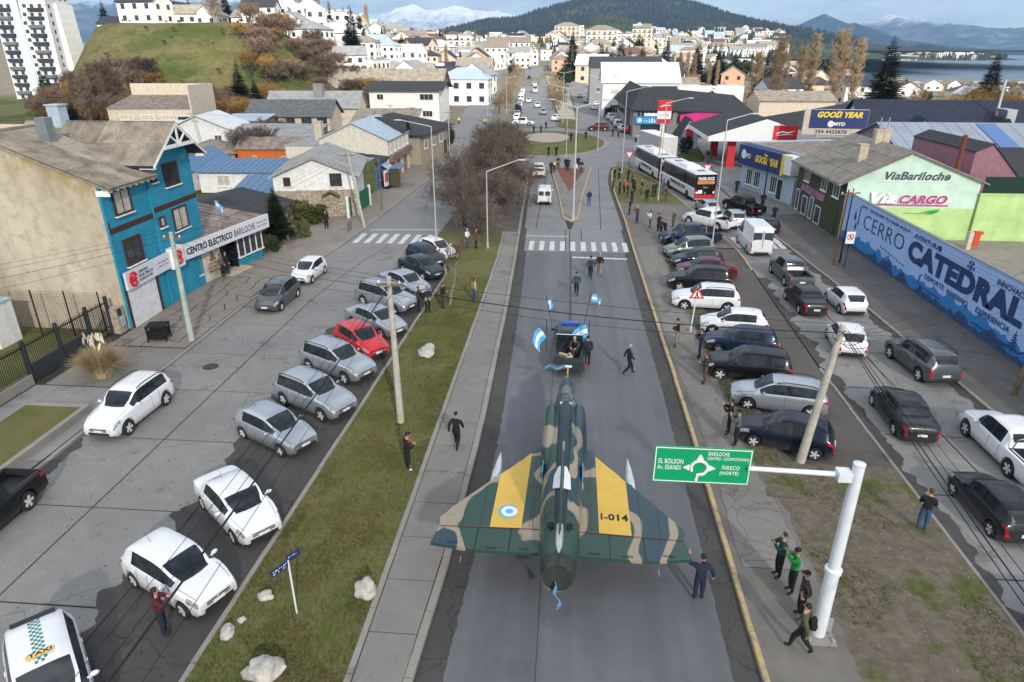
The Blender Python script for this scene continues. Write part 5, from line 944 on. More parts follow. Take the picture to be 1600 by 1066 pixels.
# ------------------------------------------------------------------ town houses
def far_house(key,w,d,h,roof,rh,nwin,storeys=1,balc=False):
    b=MB()
    if roof=='gx': b.prism([(0,0),(d,0),(d,h),(d/2,h+rh-.05),(0,h)],'x',0,w)
    elif roof=='gy': b.prism([(0,0),(w,0),(w,h),(w/2,h+rh-.05),(0,h)],'y',0,d)
    else: b.box(0,w,0,d,0,h)
    b.box(-.0,w,0,d,-6,0)
    S=[]
    if roof=='gx': S=[[(-.4,-.5,h-.3),(w+.4,-.5,h-.3),(w+.4,d/2,h+rh),(-.4,d/2,h+rh)],[(w+.4,d+.5,h-.3),(-.4,d+.5,h-.3),(-.4,d/2,h+rh),(w+.4,d/2,h+rh)]]
    elif roof=='gy': S=[[(-.5,d+.4,h-.3),(-.5,-.4,h-.3),(w/2,-.4,h+rh),(w/2,d+.4,h+rh)],[(w+.5,-.4,h-.3),(w+.5,d+.4,h-.3),(w/2,d+.4,h+rh),(w/2,-.4,h+rh)]]
    elif roof=='hip': S=[[(-.4,-.4,h),(w+.4,-.4,h),(w*.65,d/2,h+rh),(w*.35,d/2,h+rh)],[(w+.4,d+.4,h),(-.4,d+.4,h),(w*.35,d/2,h+rh),(w*.65,d/2,h+rh)],[(w+.4,-.4,h),(w+.4,d+.4,h),(w*.65,d/2,h+rh),(w*.65,d/2,h+rh)],[(-.4,d+.4,h),(-.4,-.4,h),(w*.35,d/2,h+rh),(w*.35,d/2,h+rh)]]
    else: b.box(-.1,w+.1,-.1,d+.1,h+.01,h+.3,1)
    for p in S: slopeslab(b,[(q[0],q[1],q[2]+.12) for q in p],.12,1)
    for s in range(storeys):
        for i in range(nwin):
            u=w*(i+.5)/nwin-.6; z=.9+s*(h/storeys); b.box(u,u+1.2,-.05,.03,z,z+1.3,2)
            if balc: b.box(u-.5,u+1.8,-.9,-.02,z-.35,z+.35,3 if (i+s)%3 else 0)
        for i in range(max(1,int(d/4))): u=d*(i+.5)/max(1,int(d/4))-.5; z=.9+s*(h/storeys); b.box(-.05,.03,u,u+1.1,z,z+1.2,2); b.box(w-.03,w+.05,u,u+1.1,z,z+1.2,2)
    return b.mesh(key,[W_WHITE,R_GREY,GLASS,W_GREY])
FH=[far_house('house',9,8,3.2,'gx',2.2,3),far_house('house',8,10,3.4,'gy',2.6,2),far_house('house',11,8,5.6,'gx',2.4,3,2),far_house('house',9,10,5.8,'gy',3,3,2),far_house('house',10,9,3.2,'hip',2.2,3),far_house('house',12,10,6.2,'flat',0,4,2),far_house('house',12,9,5.8,'hip',2.4,4,2)]
AB=[far_house('apartment_block',16,12,11,'flat',0,5,4,True),far_house('apartment_block',20,14,15,'hip',3,6,5,True),far_house('apartment_block',14,12,18,'flat',0,4,6,True),far_house('apartment_block',26,14,9,'gx',3,8,3,False)]
WALLS=[W_WHITE,W_WHITE,W_WHITE,M('warm_white_render',(.70,.66,.58),.8,dirt=.2),M('pale_stone_render',(.60,.56,.50),.8,dirt=.2),W_BEIGE,W_WHITE,W_WHITE,W_WHITE,W_CREAM,M('terracotta_render',(.50,.30,.20),.8),M('pale_ochre_render',(.58,.46,.28),.8)]
ROOFS=[R_GREY,R_DARK,R_FIB,R_GREY,R_RUST,R_WHT,R_FIB,R_WHT,R_PALE,R_NAVY,M('brown_shingle',(.13,.07,.05),.9),R_GREY]
CN=dict(white_paint='white',warm_white_render='warm white',pale_stone_render='pale stone',beige_render='beige',cream_render='cream',terracotta_render='terracotta',pale_ochre_render='pale ochre',grey_metal_roof='grey roof',charcoal_shingle='charcoal roof',fibre_cement_sheet='tan roof',pale_blue_metal_roof='pale blue roof',rusty_metal_roof='rusty roof',white_metal_roof='white roof',navy_shingle='navy roof',red_metal_roof='red roof',brown_shingle='brown roof')
KN=['house','gabled house','two-storey house','tall gabled house','hipped house','flat block','two-storey hipped house']
def put_far(me,label,x,y,rz,s=1,group=None,z=None,name='house',cat='house',w=None,r=None):
    o=bpy.data.objects.new(name,me); col.objects.link(o); o.location=(x,y,terr(x,y)-.2 if z is None else z); o.rotation_euler=(0,0,rz); o.scale=(s,s,s)
    for i,m in((0,w),(1,r)):
        if m: o.material_slots[i].link='OBJECT'; o.material_slots[i].material=m
    return tag(o,label,cat,group)
def near_road(x,y,pad):
    for r_ in ROADS:
        for (a,b) in zip(r_[:-1],r_[1:]):
            if a[1]-8<=y<=b[1]+8:
                xx=a[0]+(b[0]-a[0])*min(1,max(0,(y-a[1])/(b[1]-a[1])))
                if abs(x-xx)<pad: return True
    return False
rnd=random.Random(2024); PLACED=[]
WN={}
def scatter(n,region,label,group,sizes,tries=40,gap=13,zf=None,smin=.8,smax=1.15,join=None):
    c=0; J=MB(); jm=[]
    for i in range(n*tries):
        if c>=n: break
        x,y=region()
        if near_road(x,y,10.5) or any((x-a)**2+(y-b)**2<(gap*rnd.uniform(.8,1.2))**2 for a,b in PLACED): continue
        PLACED.append((x,y)); c+=1
        if join:
            me=FH[rnd.choice(sizes)]; a=R(rnd.choice([0,8,-8,15,-15,90])); q=rnd.uniform(smin,smax); z=zf(x,y)-.2; ca,sa=math.cos(a)*q,math.sin(a)*q; wi,ri=rnd.randrange(len(WALLS)),rnd.randrange(len(ROOFS)); o=len(J.v)
            J.v+=[(x+v.co.x*ca-v.co.y*sa,y+v.co.x*sa+v.co.y*ca,z+v.co.z*q) for v in me.vertices]
            for p in me.polygons: J.f.append(tuple(i+o for i in p.vertices)); J.mi.append([wi,len(WALLS)+ri,len(WALLS)+len(ROOFS),wi][p.material_index])
            continue
        wq,rq=rnd.choice(WALLS),rnd.choice(ROOFS); kq=rnd.choice(sizes); put_far(FH[kq],CN[wq.name]+' '+KN[kq]+' with '+CN[rq.name]+' '+label,x,y,R(rnd.choice([0,0,8,-8,15,-15,90,80])),rnd.uniform(smin,smax),group,zf(x,y)-.2 if zf else None,w=wq,r=rq)
    if join: tag(J.build(join,WALLS+ROOFS+[GLASS]),label,'houses',kind='stuff')
def reg(pa,pb,ya,yb): 
    def f():
        y=math.sqrt(rnd.uniform(ya*ya,yb*yb)); return ((rnd.uniform(pa,pb)-893)/1135*y,y)
    return f
# bluff top row
for i,(px,Y,k,s,l) in enumerate([(165,236,2,1.25,'white two-storey house with navy roof and wide balcony on the bluff edge'),(125,238,0,1.0,'low house with navy roof at the left end of the bluff edge'),(245,244,0,1.2,'low white house with pinkish roof on the bluff edge'),(290,244,1,1.0,'white gabled house beside the bare poplar on the bluff'),(370,240,2,1.0,'house with red eaves above the grassy slope'),(400,250,3,1.05,'white steep-gabled house right of the bluff crest'),(425,255,3,1.1,'white house with timber balconies below the dark cubic block'),(455,262,3,1.25,'large white gabled house below the skyline block')]):
    x=(px-893)/1135*Y; PLACED.append((x,Y)); put_far(FH[k],l,x,Y,R(-8+i*4),s,'houses along the bluff edge',w=W_WHITE,r=[R_NAVY,R_NAVY,R_FIB,R_GREY,R_DARK,R_WHT,R_WHT,R_WHT][i])
put_far(AB[0],'dark grey cubic block on the skyline above the white houses',(450-893)/1135*300,300,R(-10),.62,None,terr(-115,300)+4,'skyline_block','building',W_GREY,R_DARK)
scatter(26,reg(385,640,225,330),'on the left slope','houses on the left slope',[0,1,2,3,4,6],gap=15)
scatter(165,reg(490,822,215,520),'left of the avenue','town houses left of the avenue',[2,3,5,6,2,3,0],gap=10.8,smin=.9,smax=1.45)
scatter(90,reg(430,832,520,1000),'large pale houses of the far town below the mountains',None,[2,3,5,6],gap=17,zf=terr,smin=1.1,smax=1.8,join='far_town')
scatter(60,reg(848,1060,230,520),'right of the avenue','town houses right of the avenue',[2,3,5,6,0],gap=14,smin=.9,smax=1.4)
scatter(70,reg(850,1060,520,1000),'large pale houses of the far town right of the avenue',None,[2,3,5,6],gap=17,zf=terr,smin=1.1,smax=1.8,join='far_town')
scatter(34,reg(1050,1320,215,520),'beyond the filling station','houses among bare trees',[0,1,4,2],gap=17)
scatter(34,reg(1290,1600,185,470),'by the lake','lakeside quarter houses',[0,1,4],gap=15,smin=.7,smax=.95)
scatter(16,reg(120,420,262,420),'behind the bluff','houses behind the bluff crest',[0,2,3],gap=20)
scatter(150,reg(985,1205,1120,1640),'small white and pale houses scattered over the wooded mountain shoulder','houses on the wooded shoulder',[2,3,5],gap=22,zf=lambda x,y:shoulder(x,y),smin=1.1,smax=1.9,join='hillside_houses')
scatter(22,reg(1345,1520,2360,2480),'tiny pale houses along the far lake shore','houses on the far lake shore',[2,5],gap=30,zf=lambda x,y:max(-13.4,shore(x,y)),smin=1.6,smax=2.6,join='shore_houses')
scatter(260,reg(440,842,285,1000),'packed pale houses of the far town left of the avenue',None,[2,3,5,6,0],gap=8.5,zf=terr,smin=.7,smax=1.2,join='far_town')
scatter(190,reg(850,1075,330,1000),'packed pale houses of the far town right of the avenue',None,[2,3,5,6,0],gap=9.5,zf=terr,smin=.7,smax=1.2,join='far_town')
for i,(px,Y,k,s,l) in enumerate([(690,430,0,1.1,'unfinished concrete frame block on the town skyline'),(720,440,3,1.1,'wide white hotel block on the town skyline'),(866,760,1,1.3,'pale five-storey block beside the far end of the avenue'),(890,820,2,1.1,'slim white apartment tower right of the avenue'),(915,560,1,1.2,'cream five-storey hotel above the conifers'),(985,560,2,1.05,'grey glass-topped tower with pointed roof'),(1005,570,0,1.1,'pinkish apartment block beside the grey tower'),(760,520,3,1.2,'long white block in the sunlit town'),(785,600,0,1.2,'white balcony block near the avenue'),(1045,520,3,.9,'white terraced block behind the conifer belt'),(1180,1150,3,1.8,'large white terraced hotel on the wooded shoulder'),(1150,1140,3,1.5,'stepped white hotel wing on the wooded shoulder')]):
    x=(px-893)/1135*Y; put_far(AB[k],l,x,Y,R(rnd.uniform(-12,12)),s,None,(shoulder(x,Y) if Y>1100 else None),'apartment_block','building',W_WHITE if i in(1,3,7,8,10,11) else WALLS[3+i%3],R_DARK if i in(5,) else R_FIB)
rnd=random.Random(99)
for i in range(190):
    px,Y=rnd.uniform(400,830),rnd.uniform(235,700); x=(px-893)/1135*Y
    if near_road(x,Y,9): continue
    put_tree(rnd.choice(['conifer_tree','conifer_tree_b','leafy_tree','willow_tree','poplar_tree_b','leafy_tree']),'garden tree among the sunlit town houses',x,Y,rnd.uniform(.55,1.0),group='garden trees in the town')
for i in range(110):
    px,Y=rnd.uniform(880,1330),rnd.uniform(240,900); x=(px-893)/1135*Y
    if near_road(x,Y,12): continue
    put_tree(rnd.choice(['conifer_tree','conifer_tree_b','leafy_tree','willow_tree','scrub']),'tree among the houses right of the avenue',x,Y,rnd.uniform(.6,1.1),group='trees right of the avenue')
for i in range(60):
    px,Y=rnd.uniform(1280,1640),rnd.uniform(190,480); x=(px-893)/1135*Y
    put_tree(rnd.choice(['willow_tree','scrub','conifer_tree_b','leafy_tree']),'tree in the lakeside quarter',x,Y,rnd.uniform(.3,.55),group='trees in the lakeside quarter')
for i in range(22):
    y=185+i*8.5; x=[-3.5-.02*(y-180),-18-.05*(y-180)][i%2]+rnd.uniform(-1,1)
    if near_road(x,y,5.5): continue
    put_tree('willow_tree','small bare tan tree on the far avenue median',x,y,rnd.uniform(.4,.65),group='median trees',mat=TWIGT)
# wooded slopes: far forest as one mass each
def forest(name,label,n,region,zf,h,mat,seed):
    r_=random.Random(seed); b=MB(); V=[];F=[]
    for i in range(n):
        y=math.sqrt(r_.uniform(region[2]**2,region[3]**2)); x=(r_.uniform(region[0],region[1])-893)/1135*y; z=zf(x,y); s=r_.uniform(.6,1.3)*h; o=len(V); k=5; w=s*.22; V.append((x,y,z+s))
        for j in range(k): a=6.28*j/k+r_.random(); V.append((x+math.cos(a)*w*r_.uniform(.7,1.2),y+math.sin(a)*w*r_.uniform(.7,1.2),z+s*.12))
        F+=[(o,o+1+j,o+1+(j+1)%k) for j in range(k)]
    b.v=V;b.f=F;b.mi=[0]*len(F); return tag(b.build(name,mat),label,'forest',kind='stuff')
forest('forest','dark conifer wood covering the mountain shoulder',6000,(860,1250,1120,1800),lambda x,y:shoulder(x,y)-1,9,leaf_mat('shoulder_trees',(.018,.03,.016),(.05,.06,.028)),1)
forest('forest','dark wood covering the round mountain',9000,(640,1330,1500,2650),lambda x,y:otto(x,y)-1,11,leaf_mat('mountain_trees',(.014,.024,.026),(.034,.044,.04)),2)
forest('forest','dark trees along the far lake shore',1500,(1320,1540,2350,2700),lambda x,y:shore(x,y)-1,14,leaf_mat('shore_trees',(.015,.025,.014),(.03,.04,.02)),3)
forest('town_trees','dark conifers standing among the far town houses',420,(420,1090,300,1000),lambda x,y:terr(x,y) if not near_road(x,y,9) else terr(x,y)-40,11,leaf_mat('town_conifers',(.02,.032,.016),(.055,.06,.025)),7)
# white apartment tower on the left
ap=thing('apartment_tower','tall stepped white apartment tower with navy balconies at the left edge','apartment tower',(-194,234,1),R(4))
TOWERW=M('tower_render',(.50,.51,.53),.85,dirt=.25)
for f in range(15):
    z=f*2.75-2; back=max(0,(f-9))*.35; x0=-9+max(0,f-3)*.18*0
    MB().box(0+back,20-back*.3,back,16,z,z+2.74).build('storey',TOWERW,ap)
    for i,(u,wd) in enumerate([(1.2,5.2),(12.6,5.6)]):
        if f<12: MB().box(u+back,u+back+wd,back-1.2,back-.02,z+.1,z+1.1).build('balcony',[R_NAVY,M('slate_balcony',(.10,.11,.13),.7),R_NAVY][(f+i)%3],ap)
    for u in(1.8,4.4,7.6,10.4,13.2,16.2): MB().box(u+back,u+1.3+back,back-.06,back+.02,z+1.2,z+2.35).build('window',GLASS,ap)
    for u in(2,6,10,13): MB().box(20-back*.3-.02,20-back*.3+.05,u,u+1.0,z+1.1,z+2.3).build('window',GLASS,ap)
    if f<12: MB().box(20.01,22.2-max(0,f-4)*.15,5,15,z,z+2.74).build('wing_storey',W_WHITE,ap)
MB().box(7.2,10,-.4,-.02,-2,39).build('stair_shaft',W_PALEBLUE,ap); ap.scale=(.9,.9,.95)
# haze of the valley air
hz=NT('haze_air'); hz.t.nodes.remove(hz.b); pv=hz.n('ShaderNodeVolumePrincipled'); pv.inputs['Color'].default_value=(.38,.64,1,1); pv.inputs['Density'].default_value=8e-5; pv.inputs['Anisotropy'].default_value=.1; hz.l(pv.outputs[0],hz.out.inputs['Volume'])
hb=MB().box(-9000,9500,-300,14500,-40,900).build('haze',hz.m); hb['kind']='stuff'; hb['label']='pale blue valley haze in front of the far mountains'

# the cloud that keeps the near street in thin shade while the town beyond lies in sun
t=NT('cloud_white'); t.set((.85,.86,.88),1,0,0); tr_=t.n('ShaderNodeBsdfTransparent'); mxs=t.n('ShaderNodeMixShader'); mxs.inputs[0].default_value=.37; t.l(tr_.outputs[0],mxs.inputs[1]); t.l(t.b.outputs[0],mxs.inputs[2]); t.l(mxs.outputs[0],t.out.inputs[0])
b=MB(); nu,nv=48,24
for j in range(nv+1):
    ph=math.pi*j/nv-math.pi/2
    for i in range(nu):
        a=2*math.pi*i/nu; d=Vector((math.cos(ph)*math.cos(a),math.cos(ph)*math.sin(a),math.sin(ph))); k=1+.22*mnoise.noise(d*2.2)+.10*mnoise.noise(d*6); b.v.append((d.x*330*k,d.y*150*k,d.z*32*k))
b.f=[(j*nu+i,j*nu+(i+1)%nu,(j+1)*nu+(i+1)%nu,(j+1)*nu+i) for j in range(nv) for i in range(nu)]; b.mi=[0]*len(b.f)
cl=b.build('cloud',t.m,None,(0+1501*.361,30-1501*.933,700),smooth=180); cl['kind']='structure'

# ------------------------------------------------------------------ vehicles
def mono(pts):
    """monotone cubic through (s,v) points"""
    xs=np.array([p[0] for p in pts],float); ys=np.array([p[1] for p in pts],float); h=np.diff(xs); dl=np.diff(ys)/h; m=np.zeros(len(xs)); m[0]=dl[0]; m[-1]=dl[-1]
    for i in range(1,len(xs)-1):
        if dl[i-1]*dl[i]>0: w1=2*h[i]+h[i-1]; w2=h[i]+2*h[i-1]; m[i]=(w1+w2)/(w1/dl[i-1]+w2/dl[i])
    def f(s):
        i=int(np.clip(np.searchsorted(xs,s)-1,0,len(h)-1)); t=(s-xs[i])/h[i]; t=min(1,max(0,t))
        return float((2*t**3-3*t*t+1)*ys[i]+(t**3-2*t*t+t)*h[i]*m[i]+(-2*t**3+3*t*t)*ys[i+1]+(t**3-t*t)*h[i]*m[i+1])
    return f
CARS={'hatch':{'L':3.9,'T':[(0,0.58),(0.06,0.8),(0.14,0.98),(0.48,1.38),(0.95,1.47),(1.8,1.48),(2.2,1.42),(2.98,0.97),(3.45,0.87),(3.76,0.75),(3.9,0.68)],'B':[(0,0.55),(0.06,0.76),(0.14,0.9),(0.6,0.95),(2.9,0.9),(3.45,0.79),(3.76,0.7),(3.9,0.64)],'W':[(0,0.62),(0.06,0.73),(0.25,0.8),(0.7,0.835),(2.9,0.84),(3.4,0.79),(3.7,0.73),(3.84,0.69),(3.9,0.64)],'ws':(2.22,2.94),'rw':(0.16,0.46),'side':[(.80,1.66),(1.71,2.80)],'fw':3.2,'rw_':0.72,'r':0.3},'sedan':{'L':4.4,'T':[(0,0.58),(0.07,0.86),(0.18,1.0),(0.75,1.05),(1.3,1.37),(1.75,1.46),(2.4,1.46),(2.72,1.4),(3.42,0.97),(3.95,0.86),(4.26,0.75),(4.4,0.67)],'B':[(0,0.55),(0.07,0.82),(0.18,0.92),(0.8,0.96),(3.3,0.9),(3.95,0.79),(4.26,0.7),(4.4,0.64)],'W':[(0,0.62),(0.07,0.74),(0.3,0.82),(0.9,0.86),(3.3,0.86),(3.9,0.8),(4.2,0.73),(4.34,0.69),(4.4,0.64)],'ws':(2.74,3.38),'rw':(0.82,1.28),'side':[(1.28,2.10),(2.15,3.14)],'fw':3.62,'rw_':0.92,'r':0.31},'suv':{'L':4.5,'T':[(0,0.66),(0.06,0.95),(0.12,1.15),(0.42,1.58),(0.85,1.68),(2.2,1.7),(2.6,1.62),(3.3,1.14),(3.95,1.03),(4.32,0.89),(4.5,0.74)],'B':[(0,0.62),(0.06,0.9),(0.12,1.04),(0.6,1.08),(3.2,1.05),(3.95,0.95),(4.32,0.83),(4.5,0.7)],'W':[(0,0.68),(0.06,0.8),(0.25,0.87),(0.7,0.9),(3.3,0.9),(3.9,0.86),(4.25,0.81),(4.42,0.77),(4.5,0.7)],'ws':(2.62,3.26),'rw':(0.16,0.42),'side':[(0.5,1.075),(1.11,1.875),(1.92,3.08)],'fw':3.66,'rw_':0.86,'r':0.36,'rails':1},'wagon':{'L':4.3,'T':[(0,0.6),(0.06,0.84),(0.12,1.02),(0.45,1.42),(0.9,1.5),(2.1,1.52),(2.5,1.46),(3.3,0.99),(3.85,0.88),(4.16,0.75),(4.3,0.68)],'B':[(0,0.56),(0.06,0.8),(0.12,0.92),(0.6,0.96),(3.2,0.91),(3.85,0.8),(4.16,0.7),(4.3,0.64)],'W':[(0,0.64),(0.06,0.75),(0.25,0.82),(0.7,0.85),(3.2,0.85),(3.8,0.8),(4.1,0.74),(4.24,0.69),(4.3,0.64)],'ws':(2.52,3.26),'rw':(0.15,0.43),'side':[(0.5,1.125),(1.15,1.925),(1.97,3.06)],'fw':3.52,'rw_':0.78,'r':0.31,'rails':1},'mpv':{'L':4.2,'T':[(0,0.62),(0.06,0.9),(0.12,1.08),(0.5,1.52),(1.0,1.62),(1.9,1.63),(2.4,1.55),(3.35,1.0),(3.8,0.88),(4.08,0.75),(4.2,0.68)],'B':[(0,0.58),(0.06,0.85),(0.12,0.95),(0.6,0.99),(3.2,0.93),(3.8,0.8),(4.08,0.7),(4.2,0.64)],'W':[(0,0.66),(0.06,0.77),(0.25,0.84),(0.7,0.87),(3.2,0.87),(3.7,0.82),(4.0,0.75),(4.14,0.71),(4.2,0.66)],'ws':(2.42,3.3),'rw':(0.16,0.48),'side':[(0.58,1.145),(1.17,1.925),(1.97,3.11)],'fw':3.45,'rw_':0.76,'r':0.31},'pickup':{'L':5.2,'T':[(0,0.7),(0.05,1.02),(0.1,1.06),(1.62,1.08),(1.7,1.3),(1.82,1.62),(2.2,1.76),(3.1,1.76),(3.4,1.68),(4.0,1.18),(4.65,1.08),(5.02,0.95),(5.2,0.78)],'B':[(0,0.66),(0.05,0.98),(0.1,1.02),(1.6,1.04),(4.0,1.08),(4.65,1.0),(5.02,0.89),(5.2,0.74)],'W':[(0,0.86),(0.05,0.89),(0.3,0.9),(4.0,0.92),(4.6,0.88),(4.95,0.83),(5.12,0.79),(5.2,0.74)],'ws':(3.42,3.96),'rw':(1.7,1.84),'side':[(2.0,2.675),(2.73,3.76)],'fw':4.3,'rw_':1.15,'r':0.38,'bed':(0.1,1.6)},'van':{'L':5.6,'T':[(0,1.0),(0.04,2.1),(0.12,2.42),(0.5,2.48),(3.6,2.48),(4.0,2.38),(4.75,1.35),(5.25,1.12),(5.48,0.9),(5.6,0.78)],'B':[(0,0.9),(0.04,1.18),(0.3,1.22),(4.6,1.22),(5.25,1.02),(5.48,0.85),(5.6,0.74)],'W':[(0,0.86),(0.04,0.92),(0.3,0.95),(4.6,0.95),(5.2,0.88),(5.45,0.79),(5.55,0.75),(5.6,0.7)],'ws':(4.05,4.7),'rw':None,'side':[(3.3,3.775),(3.82,4.56)],'fw':4.65,'rw_':1.25,'r':0.34},'smallvan':{'L':4.1,'T':[(0,0.9),(0.04,1.5),(0.12,1.72),(0.5,1.8),(2.2,1.81),(2.6,1.72),(3.3,1.08),(3.75,0.95),(3.98,0.8),(4.1,0.7)],'B':[(0,0.7),(0.04,1.0),(0.3,1.04),(3.2,1.0),(3.75,0.86),(3.98,0.74),(4.1,0.66)],'W':[(0,0.76),(0.04,0.8),(0.3,0.83),(3.2,0.83),(3.7,0.78),(3.92,0.71),(4.04,0.69),(4.1,0.64)],'ws':(2.62,3.24),'rw':None,'side':[(1.9,2.96)],'fw':3.3,'rw_':0.75,'r':0.31}}
RUB=M('tyre_rubber',(.018,.018,.02),.9); ALLOY=M('alloy_rim',(.58,.59,.61),.4,.15,var=.1); PLAST=M('black_plastic',(.02,.02,.022),.6); CGL=glass_dark(); LAMP=M('headlamp_lens',(.30,.32,.35),.08,.2,var=.7,vs=9,spec=.8); TAIL=M('tail_lamp_red',(.42,.012,.018),.25,var=.2,vs=5); PLATE=M('number_plate',(.70,.70,.70),.5); CHROME=M('dull_chrome',(.55,.56,.58),.25,.9); PAINT0=car_paint('paint_white',(.70,.71,.73),.0)
WH={}
def wheel_meshes(r):
    if r in WH: return WH[r]
    ty=MB().lathe([(r*.66,-.09),(r*.9,-.10),(r*.985,-.075),(r,-.04),(r,.04),(r*.985,.075),(r*.9,.10),(r*.66,.09)],n=20,axis='x',caps=False).mesh('tyre',RUB,smooth=40)
    b=MB(); b.lathe([(r*.02,.05),(r*.52,.055),(r*.62,.07),(r*.68,.098),(r*.69,-.06),(r*.02,-.06)],n=20,axis='x',m=1)
    for k in range(5):
        a=2*math.pi*k/5; c,s=math.cos(a),math.sin(a); q=r*.10
        b.add([(.09,c*r*.08-s*q,s*r*.08+c*q),(.09,c*r*.08+s*q,s*r*.08-c*q),(.085,c*r*.62+s*q*1.5,s*r*.62-c*q*1.5),(.085,c*r*.62-s*q*1.5,s*r*.62+c*q*1.5),(.03,c*r*.08-s*q,s*r*.08+c*q),(.03,c*r*.08+s*q,s*r*.08-c*q),(.03,c*r*.62+s*q*1.5,s*r*.62-c*q*1.5),(.03,c*r*.62-s*q*1.5,s*r*.62+c*q*1.5)],[(0,1,2,3),(0,4,5,1),(1,5,6,2),(2,6,7,3),(3,7,4,0)])
    b.lathe([(.01,.095),(r*.13,.095),(r*.15,.03)],n=10,axis='x')
    WH[r]=(ty,b.mesh('rim',[ALLOY,PLAST],smooth=35)); return WH[r]
PROTO={}
def car_proto(kind):
    if kind in PROTO: return PROTO[kind]
    d=CARS[kind]; L=d['L']; T,B,W=mono(d['T']),mono(d['B']),mono(d['W']); r=d['r']; ar=r+.07; base=.20+(.08 if r>.34 else 0)
    st={0,.03,.06,.12,.2,.3,L,L-.03,L-.07,L-.12,L-.2,L-.32,L-.45}
    for p in ('ws','rw','bed'):
        if d.get(p): st|={d[p][0],d[p][1],(d[p][0]+d[p][1])/2}
    for a,c in d['side']: st|={a,c}
    for wc in (d['fw'],d['rw_']):
        for k in range(-6,7): st.add(wc+ar*math.sin(k/6*math.pi/2))
        st|={wc-ar-.015,wc+ar+.015}
    for p in d['T']: st.add(p[0])
    x=.0
    while x<L: st.add(x); x+=.22
    ss=sorted(st); s2=[ss[0]]
    keys={round(v,4) for p in('ws','rw','bed') if d.get(p) for v in d[p]}|{round(v,4) for a in d['side'] for v in a}|{L}
    for s in ss[1:]:
        if s-s2[-1]<.018:
            if round(s,4) in keys: s2[-1]=s
            continue
        s2.append(s)
    ss=s2
    rows=[]
    for s in ss:
        w,bz,tz=W(s),B(s),T(s); h=max(.004,tz-bz); k=sstep(.10,.38,h); zb=base+ (.10 if s<.15 or s>L-.15 else 0)
        for wc in (d['fw'],d['rw_']):
            if abs(s-wc)<ar: zb=max(zb,r+math.sqrt(max(0,ar*ar-(s-wc)**2)))
        mid=base+.28; lp=lambda a,c:a+(c-a)*k
        P=[(.5*w,zb),(.94*w,zb),(.99*w,max(zb+.02,base+.09)),(1.0*w,max(zb+.035,mid)),(.99*w,max(zb+.05,bz-.11)),(.955*w,max(zb+.06,bz)),
           (lp(.90,.925)*w,max(zb+.065,bz)+lp(.35*h,.035)),(lp(.70,.755)*w,max(zb+.07,bz+h*lp(.78,.86))),(lp(.55,.665)*w,max(zb+.075,bz+h*lp(.9,.955))),(lp(.28,.38)*w,max(zb+.08,bz+h*lp(.98,.99))),(0,max(zb+.08,tz))]
        if kind in('van','smallvan') and s<d['ws'][1]: P[7]=(lp(.7,.88)*w,P[7][1]); P[8]=(lp(.55,.82)*w,P[8][1])
        rows.append(P+[(-y,z) for y,z in P[-2::-1]])
    nr=21; V=[(y,s-L/2,z) for s,row in zip(ss,rows) for (y,z) in row]
    def grp(s,j):
        jj=min(j,19-j); sd='L' if j>9 else 'R'
        if jj>=8 and d['ws'][0]<=s<=d['ws'][1]: return 'windshield'
        if d['rw'] and jj>=8 and d['rw'][0]<=s<=d['rw'][1]: return 'rear_window'
        if jj==6:
            for q,(a,c) in enumerate(d['side']):
                if a<=s<=c: return 'side_window'+sd+str(q)
            if d['side'][0][0]<s<d['side'][-1][1]: return 'door_pillar'+sd
        if d.get('bed') and jj>=7 and d['bed'][0]<=s<=d['bed'][1]: return None
        if jj in(4,5) and s>L-.46 and s<L-.025: return 'headlight'+sd
        if (jj==4 and s<.30) or (jj==3 and s<.06): return 'taillight'+sd
        return 'body'
    G_={}
    for i in range(len(ss)-1):
        for j in range(nr-1):
            g=grp((ss[i]+ss[i+1])/2,j)
            if g: G_.setdefault(g,[]).append((i*nr+j,(i+1)*nr+j,(i+1)*nr+j+1,i*nr+j+1))
    G_['body'].append(tuple(range(nr))); G_['body'].append(tuple(range((len(ss)-1)*nr,len(ss)*nr))[::-1])
    t=bpy.data.objects.new('car',None); col.objects.link(t)
    for g,fs in G_.items():
        used=sorted({i for f in fs for i in f}); mp={a:b for b,a in enumerate(used)}
        m=MB(); m.add([V[i] for i in used],[tuple(mp[i] for i in f)[::-1] for f in fs]); nm=g.rstrip('LR0123456789') if g!='body' else 'body'
        mat={'windshield':CGL,'rear_window':CGL,'side_window':CGL,'headlight':LAMP,'taillight':TAIL,'door_pillar':PLAST}.get(nm,PAINT0)
        o=m.build(nm,mat,t,smooth=38 if nm=='body' else 60)
        if nm=='body': o['paint']=1
    MB().box(-.62,.62,-L/2+.12,L/2-.2,base-.03,base+.34).build('underbody',PLAST,t)
    ty,rm=wheel_meshes(r); hw=W(L/2)
    for sy in(d['fw'],d['rw_']):
        for sx in(-1,1):
            q=place('wheel',ty,t,(sx*(hw-.105),sy-L/2,r)); q.rotation_euler=(0,0,0 if sx>0 else R(180)); place('rim',rm,q)
    fz=B(L-.01); 
    MB().box(-.40,.40,L/2-.04,L/2+.012,fz-.15,fz-.03).build('grille',PLAST,t); MB().box(-.50,.50,L/2-.04,L/2+.014,base+.10,base+.22).build('bumper_intake',PLAST,t)
    MB().box(-.2,.2,L/2-.02,L/2+.03,base+.235,base+.34).build('number_plate',PLATE,t); MB().box(-.2,.2,-L/2-.02,-L/2+.02,base+.32,base+.43).build('number_plate',PLATE,t)
    MB().box(-.6,.6,-L/2-.015,-L/2+.05,base+.10,base+.22).build('rear_bumper',PLAST,t)
